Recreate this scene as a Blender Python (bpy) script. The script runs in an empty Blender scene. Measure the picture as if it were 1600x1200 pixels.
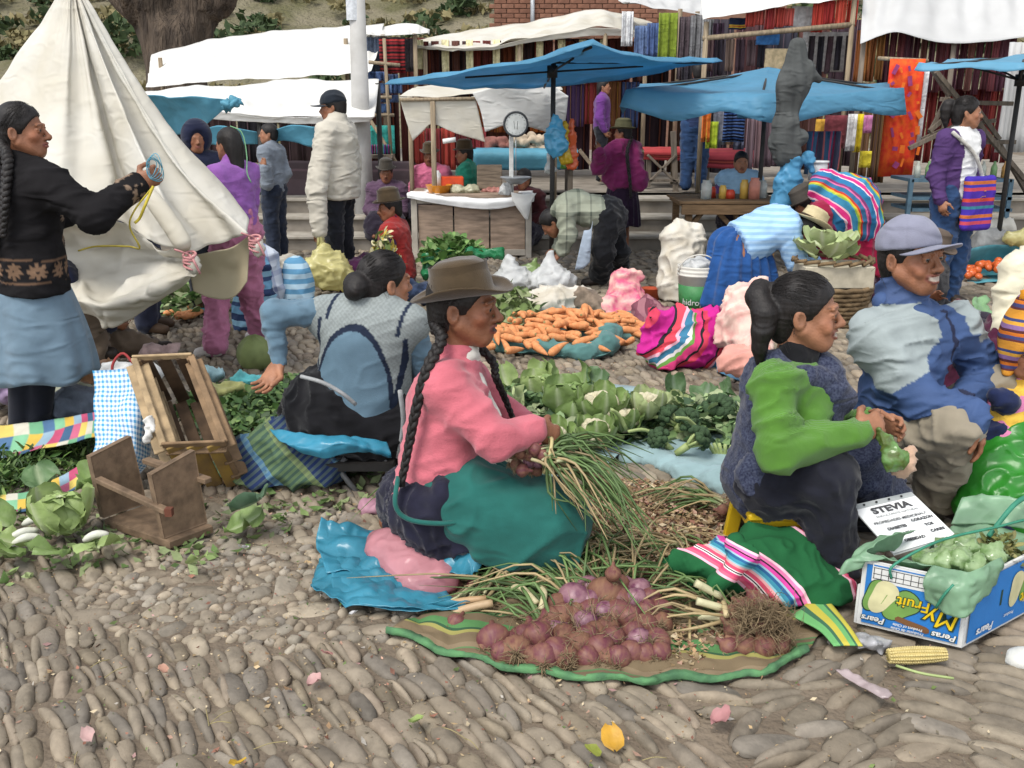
import bpy,bmesh,math,random
import numpy as np
from math import sin,cos,pi,radians,sqrt,atan2
from mathutils import Vector,Matrix,Euler
random.seed(7)
RNG=np.random.default_rng(11)
SC=bpy.context.scene
COL=SC.collection
# ------------------------------------------------------------------ camera
CAM_H=1.5
F_PX=1500.0 # focal length in pixels of the 1600 x 1200 photograph
PITCH=radians(16.2)
cam_d=bpy.data.cameras.new('camera')
cam=bpy.data.objects.new('camera',cam_d)
COL.objects.link(cam)
cam.location=(0,0,CAM_H)
cam.rotation_euler=(pi/2-PITCH,0,0)
cam_d.sensor_width=36
cam_d.lens=36*F_PX/1600
cam_d.clip_start=0.05
cam_d.clip_end=900
SC.camera=cam
# ------------------------------------------------------------------ world, sun, exposure
SUN_EL,SUN_AZ=radians(58),radians(215) # azimuth clockwise from +Y: behind the camera, to the left
world=bpy.data.worlds.new('World')
SC.world=world
world.use_nodes=True
_n=world.node_tree.nodes
_sky=_n.new('ShaderNodeTexSky')
_sky.sky_type='NISHITA'
_sky.sun_disc=False
_sky.sun_elevation=SUN_EL
_sky.sun_rotation=SUN_AZ
_sky.altitude=2900
_sky.air_density=1.0
_sky.dust_density=6.0
_sky.ozone_density=0.6
_n['Background'].inputs['Strength'].default_value=0.15
_hs=_n.new('ShaderNodeHueSaturation')
_hs.inputs['Saturation'].default_value=0.22
world.node_tree.links.new(_sky.outputs[0],_hs.inputs['Color'])
world.node_tree.links.new(_hs.outputs[0],_n['Background'].inputs['Color'])
sun_d=bpy.data.lights.new('sun','SUN')
sun_d.energy=1.15
sun_d.angle=radians(22)
sun_d.color=(1.0,0.95,0.87)
sun=bpy.data.objects.new('sun',sun_d)
COL.objects.link(sun)
_sd=Vector((sin(SUN_AZ)*cos(SUN_EL),cos(SUN_AZ)*cos(SUN_EL),sin(SUN_EL)))
sun.rotation_euler=(-_sd).to_track_quat('-Z','Y').to_euler()
sun.location=(-8,-8,15)
SC.view_settings.view_transform='Standard'
SC.view_settings.look='None'
SC.view_settings.gamma=1
SC.view_settings.exposure=1.3
SC.cycles.max_bounces=5
SC.cycles.diffuse_bounces=2
SC.cycles.transmission_bounces=4
SC.cycles.transparent_max_bounces=6
# ------------------------------------------------------------------ measuring: photograph pixel -> place
def ray(px,py):
 u,v=(px-800)/F_PX,(600-py)/F_PX
 return np.array([u,cos(PITCH)+v*sin(PITCH),-sin(PITCH)+v*cos(PITCH)])
def G(px,py,z=0.0):
 r=ray(px,py); t=(z-CAM_H)/r[2]
 return np.array([r[0]*t,r[1]*t,z])
def P(px,py,Y):
 r=ray(px,py); t=Y/r[1]
 return np.array([r[0]*t,Y,CAM_H+r[2]*t])
def V3(*a):return np.array(a,dtype=float)
def unit(v):
 v=np.asarray(v,float); return v/(np.linalg.norm(v)+1e-12)
 # ------------------------------------------------------------------ numpy noise
def _hash(ix,iy,iz,seed):
 n=(ix.astype(np.int64)*374761393+iy.astype(np.int64)*668265263+iz.astype(np.int64)*1274126177+seed*974711)&0x7fffffff
 n=((n^(n>>13))*1274126177)&0x7fffffff
 n=(n^(n>>16))&0xffff
 return n/32767.5-1.0
def noise3(p,seed=0):
 p=np.asarray(p,float); f=np.floor(p); t=p-f; t=t*t*(3-2*t); i=f.astype(np.int64)
 r=0
 for a in (0,1):
  for b in (0,1):
   for c in (0,1):
    w=(t[:,0] if a else 1-t[:,0])*(t[:,1] if b else 1-t[:,1])*(t[:,2] if c else 1-t[:,2])
    r=r+w*_hash(i[:,0]+a,i[:,1]+b,i[:,2]+c,seed)
 return r
def fbm(p,seed=0,octv=3):
 p=np.asarray(p,float); r=0; a=1.0
 for o in range(octv):
  r=r+a*noise3(p*2**o,seed+o*17); a*=0.5
 return r
def ridge(p,seed=0):
 return 1-2*np.abs(noise3(p,seed))
 # ------------------------------------------------------------------ objects
WLOC={}
def wl(o):return WLOC.get(o.name,np.zeros(3))
def tag(o,label=None,cat=None,group=None,kind=None):
 if label:o['label']=label
 if cat:o['category']=cat
 if group:o['group']=group
 if kind:o['kind']=kind
 return o
def thing(name,loc,label,cat,group=None):
 o=bpy.data.objects.new(name,None)
 COL.objects.link(o); o.location=tuple(loc); o.empty_display_size=0.1
 WLOC[o.name]=np.array(loc,float)
 return tag(o,label,cat,group)
def make_mesh(name,v,quads=None,tris=None,smooth=True,col=None,uv=None,polys=None,mats=None):
 me=bpy.data.meshes.new(name)
 v=np.asarray(v,np.float32)
 if polys is not None:
  me.from_pydata([tuple(map(float,q)) for q in v],[],[tuple(int(i) for i in f) for f in polys])
 else :
  fs=[]; nq=0 if quads is None else len(quads); nt=0 if tris is None else len(tris)
  me.vertices.add(len(v)); me.vertices.foreach_set('co',v.ravel())
  loops=np.concatenate([np.asarray(quads,np.int32).ravel() if nq else np.zeros(0,np.int32),np.asarray(tris,np.int32).ravel() if nt else np.zeros(0,np.int32)])
  me.loops.add(len(loops)); me.loops.foreach_set('vertex_index',loops)
  me.polygons.add(nq+nt)
  st=np.concatenate([np.arange(nq)*4,nq*4+np.arange(nt)*3]).astype(np.int32)
  me.polygons.foreach_set('loop_start',st)
  me.update(calc_edges=True)
 if smooth:me.polygons.foreach_set('use_smooth',np.ones(len(me.polygons),bool))
 if mats is not None:me.polygons.foreach_set('material_index',np.asarray(mats,np.int32))
 if col is not None:
  a=me.attributes.new('Col','FLOAT_COLOR','POINT')
  c=np.ones((len(v),4),np.float32); c[:,:3]=col
  a.data.foreach_set('color',c.ravel())
 if uv is not None:
  a=me.attributes.new('cuv','FLOAT_VECTOR','POINT')
  c=np.zeros((len(v),3),np.float32); c[:,:2]=uv
  a.data.foreach_set('vector',c.ravel())
 me.validate()
 return me
def obj(name,v,quads=None,tris=None,mat=None,parent=None,smooth=True,col=None,uv=None,polys=None,org=None,solid=0,mats=None):
 """one mesh object from world-space vertices"""
 v=np.asarray(v,float)
 if parent is not None:o0=wl(parent)
 else :o0=np.array(org,float) if org is not None else np.array([(v[:,0].min()+v[:,0].max())/2,(v[:,1].min()+v[:,1].max())/2,v[:,2].min()])
 me=make_mesh(name,v-o0,quads,tris,smooth,col,uv,polys,mats)
 o=bpy.data.objects.new(name,me); COL.objects.link(o)
 for m in (mat if isinstance(mat,(list,tuple)) else [mat]):
  if m is not None:me.materials.append(m)
 if parent is not None:o.parent=parent
 else :o.location=tuple(o0)
 WLOC[o.name]=o0
 if solid:
  md=o.modifiers.new('thickness','SOLIDIFY'); md.thickness=solid; md.offset=0
 return o
def inst(src,name,loc,rot=(0,0,0),sc=(1,1,1),parent=None):
 """another object that shares src's mesh"""
 o=bpy.data.objects.new(name,src.data if hasattr(src,'data') else src); COL.objects.link(o)
 o0=np.array(loc,float)
 WLOC[o.name]=o0
 if parent is not None:
  o.parent=parent; o.location=tuple(o0-wl(parent))
 else :o.location=tuple(o0)
 o.rotation_euler=rot; o.scale=sc if hasattr(sc,'__len__') else (sc,sc,sc)
 return o
class MB:
 """collects simple shapes into one mesh"""
 def __init__(s):s.v=[]; s.f=[]; s.c=[]; s.u=[]; s.n=0
 def add(s,v,f,col=None,uv=None):
  v=np.asarray(v,float)
  s.v.append(v); s.f+=[tuple(int(i)+s.n for i in q) for q in f]
  s.c.append(np.tile(np.array(col if col is not None else (1,1,1),float),(len(v),1)) if col is None or np.ndim(col)==1 else np.asarray(col))
  s.u.append(np.zeros((len(v),2)) if uv is None else np.asarray(uv)); s.n+=len(v)
  return s
 def box(s,c,half,R=None,col=None,bev=0.0):
  c=np.asarray(c,float); hx,hy,hz=half
  R=np.eye(3) if R is None else R
  if bev<=0:
   q=np.array([(x,y,z) for x in (-hx,hx) for y in (-hy,hy) for z in (-hz,hz)])
   f=[(0,1,3,2),(4,6,7,5),(0,4,5,1),(2,3,7,6),(0,2,6,4),(1,5,7,3)]
  else :
   b=min(bev,hx*.9,hy*.9,hz*.9)
   q=[]
   for x in (-1,1):
    for y in (-1,1):
     for z in (-1,1):
      q+=[(x*(hx-b),y*(hy-b),z*hz),(x*(hx-b),y*hy,z*(hz-b)),(x*hx,y*(hy-b),z*(hz-b))]
   q=np.array(q)
   def I(x,y,z,k):return ((x*2+y)*2+z)*3+k
   f=[]
   for z in (0,1):
    w=[I(0,0,z,0),I(1,0,z,0),I(1,1,z,0),I(0,1,z,0)]; f.append(w if z else w[::-1])
   for y in (0,1):
    w=[I(0,y,0,1),I(0,y,1,1),I(1,y,1,1),I(1,y,0,1)]; f.append(w if y else w[::-1])
   for x in (0,1):
    w=[I(x,0,0,2),I(x,1,0,2),I(x,1,1,2),I(x,0,1,2)]; f.append(w if x else w[::-1])
   for x in (0,1):
    for y in (0,1):f.append([I(x,y,0,1),I(x,y,0,2),I(x,y,1,2),I(x,y,1,1)][::(1 if x==y else -1)])
   for x in (0,1):
    for z in (0,1):f.append([I(x,0,z,0),I(x,1,z,0),I(x,1,z,2),I(x,0,z,2)][::(1 if x==z else -1)])
   for y in (0,1):
    for z in (0,1):f.append([I(0,y,z,0),I(0,y,z,1),I(1,y,z,1),I(1,y,z,0)][::(1 if y==z else -1)])
   for x in (0,1):
    for y in (0,1):
     for z in (0,1):f.append([I(x,y,z,0),I(x,y,z,1),I(x,y,z,2)][::(1 if (x+y+z)%2 else -1)])
  return s.add(q@R.T+c,f,col)
 def beam(s,a,b,w,t,up=(0,0,1),col=None,bev=0.003):
  a,b=np.asarray(a,float),np.asarray(b,float)
  return s.box((a+b)/2,(w/2,t/2,np.linalg.norm(b-a)/2),frame(b-a,up),col,bev)
 def tube(s,pts,r,n=8,col=None,cap=True):
  pts=np.asarray(pts,float); m=len(pts); r=np.broadcast_to(np.asarray(r,float),(m,))
  T=np.gradient(pts,axis=0); T/=np.linalg.norm(T,axis=1)[:,None]+1e-9
  ref=np.array([0,0,1.0]) if abs(T[0][2])<.9 else np.array([1.0,0,0])
  N=np.cross(T[0],ref); N/=np.linalg.norm(N)
  v=[]
  for i in range(m):
   N=N-T[i]*np.dot(N,T[i]); N/=np.linalg.norm(N)+1e-9
   B=np.cross(T[i],N)
   a=np.arange(n)*2*pi/n
   v.append(pts[i]+r[i]*(np.cos(a)[:,None]*N+np.sin(a)[:,None]*B))
  v=np.vstack(v); f=[]
  for i in range(m-1):
   for j in range(n):
    k=(j+1)%n
    f.append((i*n+j,i*n+k,(i+1)*n+k,(i+1)*n+j))
  if cap:f.append(tuple(range(n))[::-1]); f.append(tuple((m-1)*n+j for j in range(n)))
  return s.add(v,f,col)
 def lathe(s,prof,c=(0,0,0),R=None,n=24,col=None,sx=1,sy=1):
  v=[]
  for r,z in prof:
   a=np.arange(n)*2*pi/n
   v.append(np.stack([r*np.cos(a)*sx,r*np.sin(a)*sy,np.full(n,z)],1))
  v=np.vstack(v); m=len(prof); f=[]
  for i in range(m-1):
   for j in range(n):
    k=(j+1)%n
    f.append((i*n+j,i*n+k,(i+1)*n+k,(i+1)*n+j))
  if prof[0][0]>1e-4:f.append(tuple(range(n))[::-1])
  if prof[-1][0]>1e-4:f.append(tuple((m-1)*n+j for j in range(n)))
  R=np.eye(3) if R is None else R
  return s.add(v@R.T+np.asarray(c,float),f,col)
 def ball(s,c,r,n=10,m=7,col=None,R=None,nz=0,seed=0):
  r=np.broadcast_to(np.asarray(r,float),(3,))
  v=[(0,0,-1)]
  for i in range(1,m):
   t=-pi/2+pi*i/m
   for j in range(n):
    a=2*pi*j/n; v.append((cos(t)*cos(a),cos(t)*sin(a),sin(t)))
  v.append((0,0,1)); v=np.array(v)
  if nz:v=v*(1+nz*noise3(v*2.2+seed*3.1,seed))[:,None]
  f=[(0,1+(j+1)%n,1+j) for j in range(n)]
  for i in range(m-2):
   for j in range(n):
    k=(j+1)%n; a=1+i*n
    f.append((a+j,a+k,a+n+k,a+n+j))
  a=1+(m-2)*n; L=len(v)-1
  f+=[(L,a+j,a+(j+1)%n) for j in range(n)]
  v=v*r
  if R is not None:v=v@R.T
  return s.add(v+np.asarray(c,float),f,col)
 def build(s,name,mat,parent=None,smooth=True,org=None,solid=0,usecol=False,useuv=False):
  if not s.v:return None
  v=np.vstack(s.v)
  return obj(name,v,mat=mat,parent=parent,smooth=smooth,polys=s.f,org=org,solid=solid,col=np.vstack(s.c) if usecol else None,uv=np.vstack(s.u) if useuv else None)
def disc(name,c,R,r,m,parent,n=28):
 a=np.arange(n)*2*pi/n; return obj(name,np.asarray(c)+np.outer(r*np.cos(a),R[:,0])+np.outer(r*np.sin(a),R[:,1]),polys=[tuple(range(n))],mat=m,parent=parent,smooth=False)
def frame(d,up=(0,0,1)):
 """columns x, y, z with z along d"""
 z=unit(d); up=np.asarray(up,float)
 if abs(np.dot(z,unit(up)))>.98:up=np.array([0,1.0,0]) if abs(z[1])<.9 else np.array([1.0,0,0])
 x=unit(np.cross(up,z)); y=np.cross(z,x)
 return np.stack([x,y,z],1)
def rot(rx=0,ry=0,rz=0):
 return np.array(Euler((rx,ry,rz)).to_matrix())
def catmull(pts,n):
 """smooth polyline through pts (k x d), n samples"""
 p=np.asarray(pts,float); k=len(p)
 if k==2:t=np.linspace(0,1,n).reshape((-1,)+(1,)*(p.ndim-1)); return p[0]*(1-t)+p[1]*t
 q=np.concatenate([(2*p[0]-p[1])[None],p,(2*p[-1]-p[-2])[None]])
 t=np.linspace(0,k-1-1e-9,n); i=t.astype(int); f=(t-i)
 f=f.reshape((-1,)+(1,)*(p.ndim-1))
 a,b,c,d=q[i],q[i+1],q[i+2],q[i+3]
 return .5*(2*b+(c-a)*f+(2*a-5*b+4*c-d)*f**2+(3*b-a-3*c+d)*f**3)
def grid_quads(nu,nv):
 i,j=np.meshgrid(np.arange(nu-1),np.arange(nv-1),indexing='ij')
 a=(i*nv+j).ravel()
 return np.stack([a,a+1,a+nv+1,a+nv],1)
def vnormals(v,q):
 a=np.cross(v[q[:,2]]-v[q[:,0]],v[q[:,3 if q.shape[1]==4 else 1]]-v[q[:,1 if q.shape[1]==4 else 0]])
 n=np.zeros_like(v)
 for c in range(q.shape[1]):np.add.at(n,q[:,c],a)
 return n/(np.linalg.norm(n,axis=1)[:,None]+1e-12)
def sheet(name,ctrl,nu,nv,mat,parent=None,amp=0.0,freq=6,seed=0,solid=0.004,disp=None,colf=None,crisp=False):
 """a cloth or plastic sheet through a grid of control points (rows x cols x 3)"""
 c=np.asarray(ctrl,float)
 a=catmull(c,nu); b=catmull(a.transpose(1,0,2),nv).transpose(1,0,2)
 v=b.reshape(-1,3); q=grid_quads(nu,nv)
 U,W=np.meshgrid(np.linspace(0,1,nu),np.linspace(0,1,nv),indexing='ij')
 uv=np.stack([U.ravel(),W.ravel()],1)
 n=vnormals(v,q)
 if amp:
  d=(fbm(v*freq,seed) if not crisp else ridge(v*freq,seed)*.7+ridge(v*freq*2.3,seed+5)*.4)
  v=v+n*(amp*d)[:,None]
 if disp is not None:v=v+n*disp(uv,v)[:,None]
 return obj(name,v,quads=q,mat=mat,parent=parent,uv=uv,solid=solid,col=None if colf is None else colf(uv,v))
 # ------------------------------------------------------------------ materials
MATS={}
def _nt(name):
 m=bpy.data.materials.new(name); m.use_nodes=True
 return m,m.node_tree,m.node_tree.nodes['Principled BSDF']
def mat(name,col,rough=.85,var=.25,nscale=14,bump=.25,bscale=90,col2=None,attr=False,spec=.3,trans=0,sheen=0,bdist=.004,stretch=(1,1,1),alpha=1,sss=0,metal=0,translu=0,wave=None,coord='Object',crease=0):
 """plain surface: base colour mottled by noise, fine relief by bump"""
 if name in MATS:return MATS[name]
 m,nt,b=_nt(name); N,L=nt.nodes,nt.links
 tc=N.new('ShaderNodeTexCoord'); mp=N.new('ShaderNodeMapping'); mp.inputs['Scale'].default_value=stretch
 L.new(tc.outputs[coord],mp.inputs[0])
 nz=N.new('ShaderNodeTexNoise'); nz.inputs['Scale'].default_value=nscale; nz.inputs['Detail'].default_value=3
 L.new(mp.outputs[0],nz.inputs['Vector'])
 mx=N.new('ShaderNodeMix'); mx.data_type='RGBA'
 c2=col2 if col2 is not None else tuple(c*(1-var) for c in col)
 mx.inputs['A'].default_value=(*col,1); mx.inputs['B'].default_value=(*c2,1)
 rp=N.new('ShaderNodeMapRange'); rp.inputs['From Min'].default_value=.35; rp.inputs['From Max'].default_value=.65
 L.new(nz.outputs['Fac'],rp.inputs['Value']); L.new(rp.outputs[0],mx.inputs['Factor'])
 out=mx.outputs['Result']
 if attr:
  at=N.new('ShaderNodeAttribute'); at.attribute_name='Col'
  mm=N.new('ShaderNodeMix'); mm.data_type='RGBA'; mm.blend_type='MULTIPLY'; mm.inputs['Factor'].default_value=1
  L.new(at.outputs['Color'],mm.inputs['A']); L.new(out,mm.inputs['B']); out=mm.outputs['Result']
 L.new(out,b.inputs['Base Color'])
 b.inputs['Roughness'].default_value=rough; b.inputs['Specular IOR Level'].default_value=spec
 b.inputs['Metallic'].default_value=metal
 if trans:b.inputs['Transmission Weight'].default_value=trans
 if sheen:b.inputs['Sheen Weight'].default_value=sheen; b.inputs['Sheen Roughness'].default_value=.5
 if alpha<1:b.inputs['Alpha'].default_value=alpha
 if sss:b.inputs['Subsurface Weight'].default_value=sss; b.inputs['Subsurface Radius'].default_value=(.012,.004,.002); b.inputs['Subsurface Scale'].default_value=.6
 if bump:
  n2=N.new('ShaderNodeTexNoise'); n2.inputs['Scale'].default_value=bscale; n2.inputs['Detail'].default_value=2
  L.new(mp.outputs[0],n2.inputs['Vector'])
  h=n2.outputs['Fac']
  if wave:
   wv=N.new('ShaderNodeTexWave'); wv.inputs['Scale'].default_value=wave[0]; wv.inputs['Distortion'].default_value=wave[1]
   wv.bands_direction=wave[2] if len(wave)>2 else 'X'
   L.new(mp.outputs[0],wv.inputs['Vector'])
   ad=N.new('ShaderNodeMath'); ad.operation='ADD'; L.new(wv.outputs['Fac'],ad.inputs[0]); L.new(h,ad.inputs[1]); h=ad.outputs[0]
  bp=N.new('ShaderNodeBump'); bp.inputs['Strength'].default_value=bump; bp.inputs['Distance'].default_value=bdist
  L.new(h,bp.inputs['Height']); L.new(bp.outputs[0],b.inputs['Normal'])
  if crease:
   rd=N.new('ShaderNodeTexNoise'); rd.noise_type='RIDGED_MULTIFRACTAL'; rd.inputs['Scale'].default_value=9; rd.inputs['Detail'].default_value=2; rd.inputs['Distortion'].default_value=.8; mq=N.new('ShaderNodeMapping'); mq.inputs['Scale'].default_value=(.6,.6,1.6); mq.inputs['Rotation'].default_value=(.5,.35,0); L.new(tc.outputs[coord],mq.inputs[0]); L.new(mq.outputs[0],rd.inputs['Vector'])
   b2=N.new('ShaderNodeBump'); b2.inputs['Strength'].default_value=min(1,crease*1.4); b2.inputs['Distance'].default_value=.03; L.new(rd.outputs['Fac'],b2.inputs['Height']); L.new(b2.outputs[0],bp.inputs['Normal'])
 if translu:
  tr=N.new('ShaderNodeBsdfTranslucent'); ms=N.new('ShaderNodeMixShader'); ms.inputs[0].default_value=translu
  L.new(out,tr.inputs['Color']); L.new(b.outputs[0],ms.inputs[1]); L.new(tr.outputs[0],ms.inputs[2])
  L.new(ms.outputs[0],N['Material Output'].inputs['Surface'])
 MATS[name]=m
 return m
def stripes(name,cols,reps=1.0,axis=0,src='cuv',cols2=None,reps2=1.0,axis2=1,rough=.85,warp=.0,bump=.3,wscale=5,bscale=220,soft=False,mix2=.5,translu=0):
 """woven cloth: bands of colour along one direction (cols: list of (width, rgb)), a second set across it makes a check"""
 if name in MATS:return MATS[name]
 m,nt,b=_nt(name); N,L=nt.nodes,nt.links
 if src=='cuv':a=N.new('ShaderNodeAttribute'); a.attribute_name='cuv'; vec=a.outputs['Vector']
 else :a=N.new('ShaderNodeTexCoord'); vec=a.outputs['Object']
 tc=N.new('ShaderNodeTexCoord')
 if warp:
  nz=N.new('ShaderNodeTexNoise'); nz.inputs['Scale'].default_value=wscale; L.new(tc.outputs['Object'],nz.inputs['Vector'])
  sb=N.new('ShaderNodeVectorMath'); sb.operation='SUBTRACT'; L.new(nz.outputs['Color'],sb.inputs[0]); sb.inputs[1].default_value=(.5,.5,.5)
  sl=N.new('ShaderNodeVectorMath'); sl.operation='SCALE'; L.new(sb.outputs[0],sl.inputs[0]); sl.inputs['Scale'].default_value=warp
  ad=N.new('ShaderNodeVectorMath'); ad.operation='ADD'; L.new(vec,ad.inputs[0]); L.new(sl.outputs[0],ad.inputs[1]); vec=ad.outputs[0]
 sp=N.new('ShaderNodeSeparateXYZ'); L.new(vec,sp.inputs[0])
 def ramp(cs,rp,ax):
  mu=N.new('ShaderNodeMath'); mu.operation='MULTIPLY'; mu.inputs[1].default_value=rp; L.new(sp.outputs[ax],mu.inputs[0])
  fr=N.new('ShaderNodeMath'); fr.operation='FRACT'; L.new(mu.outputs[0],fr.inputs[0])
  cr=N.new('ShaderNodeValToRGB'); cr.color_ramp.interpolation='LINEAR' if soft else 'CONSTANT'
  tot=sum(w for w,c in cs); x=0; E=cr.color_ramp.elements
  for i,(w,c) in enumerate(cs):
   e=E[i] if i<2 and i<len(E) else E.new(min(x/tot,.999))
   e.position=min(x/tot,.999); e.color=(*c,1); x+=w
  L.new(fr.outputs[0],cr.inputs[0]); return cr.outputs[0]
 out=ramp(cols,reps,axis)
 if cols2:
  mx=N.new('ShaderNodeMix'); mx.data_type='RGBA'; mx.inputs['Factor'].default_value=mix2
  L.new(out,mx.inputs['A']); L.new(ramp(cols2,reps2,axis2),mx.inputs['B']); out=mx.outputs['Result']
 nz=N.new('ShaderNodeTexNoise'); nz.inputs['Scale'].default_value=9; nz.inputs['Detail'].default_value=3; L.new(tc.outputs['Object'],nz.inputs['Vector'])
 rp=N.new('ShaderNodeMapRange'); rp.inputs['To Min'].default_value=.75; rp.inputs['To Max'].default_value=1.1; L.new(nz.outputs['Fac'],rp.inputs['Value'])
 mm=N.new('ShaderNodeVectorMath'); mm.operation='SCALE'; L.new(out,mm.inputs[0]); L.new(rp.outputs[0],mm.inputs['Scale'])
 L.new(mm.outputs[0],b.inputs['Base Color'])
 b.inputs['Roughness'].default_value=rough; b.inputs['Specular IOR Level'].default_value=.2
 n2=N.new('ShaderNodeTexNoise'); n2.inputs['Scale'].default_value=bscale; L.new(tc.outputs['Object'],n2.inputs['Vector'])
 bp=N.new('ShaderNodeBump'); bp.inputs['Strength'].default_value=bump; bp.inputs['Distance'].default_value=.003
 L.new(n2.outputs['Fac'],bp.inputs['Height']); L.new(bp.outputs[0],b.inputs['Normal'])
 if translu:
  tr=N.new('ShaderNodeBsdfTranslucent'); ms=N.new('ShaderNodeMixShader'); ms.inputs[0].default_value=translu
  L.new(mm.outputs[0],tr.inputs['Color']); L.new(b.outputs[0],ms.inputs[1]); L.new(tr.outputs[0],ms.inputs[2])
  L.new(ms.outputs[0],N['Material Output'].inputs['Surface'])
 MATS[name]=m
 return m
def plastic(name,col,translu=.35,rough=.3,var=.2,cell=5):
 """thin crumpled film: creased by a cell pattern"""
 if name in MATS:return MATS[name]
 m=mat(name,col,rough=rough,var=var,nscale=9,bump=.5,bscale=26,spec=.6,translu=translu,bdist=.01); N,L=m.node_tree.nodes,m.node_tree.links
 tc=N.new('ShaderNodeTexCoord'); nz=N.new('ShaderNodeTexNoise'); nz.inputs['Scale'].default_value=7; L.new(tc.outputs['Object'],nz.inputs['Vector'])
 ad=N.new('ShaderNodeMix'); ad.data_type='RGBA'; ad.blend_type='LINEAR_LIGHT'; ad.inputs['Factor'].default_value=.12; L.new(tc.outputs['Object'],ad.inputs['A']); L.new(nz.outputs['Color'],ad.inputs['B'])
 h=None
 for sc_ in (cell,cell*2.3):
  vo=N.new('ShaderNodeTexVoronoi'); vo.inputs['Scale'].default_value=sc_; L.new(ad.outputs['Result'],vo.inputs['Vector'])
  if h is None:h=vo.outputs['Distance']
  else :
   mm=N.new('ShaderNodeMath'); mm.operation='MULTIPLY_ADD'; mm.inputs[1].default_value=.45; L.new(vo.outputs['Distance'],mm.inputs[0]); L.new(h,mm.inputs[2]); h=mm.outputs[0]
 bp=[n for n in N if n.type=='BUMP'][0]; L.new(h,bp.inputs['Height']); bp.inputs['Distance'].default_value=.03; bp.inputs['Strength'].default_value=.4
 for n in N:
  if n.type=='BSDF_TRANSLUCENT':L.new(bp.outputs[0],n.inputs['Normal'])
 return m
def cloth(name,col,var=.22,bump=.35,bscale=260,rough=.92,attr=False,sheen=.15,nscale=11,translu=0,crease=.45):
 return mat(name,col,rough=rough,var=var,nscale=nscale,bump=bump,bscale=bscale,spec=.15,attr=attr,sheen=sheen,bdist=.003,translu=translu,crease=crease)
def wood(name,col,var=.45,axis=(1,1,12),rough=.8):
 return mat(name,col,rough=rough,var=var,nscale=5,bump=.4,bscale=14,stretch=axis,bdist=.004)
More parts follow.
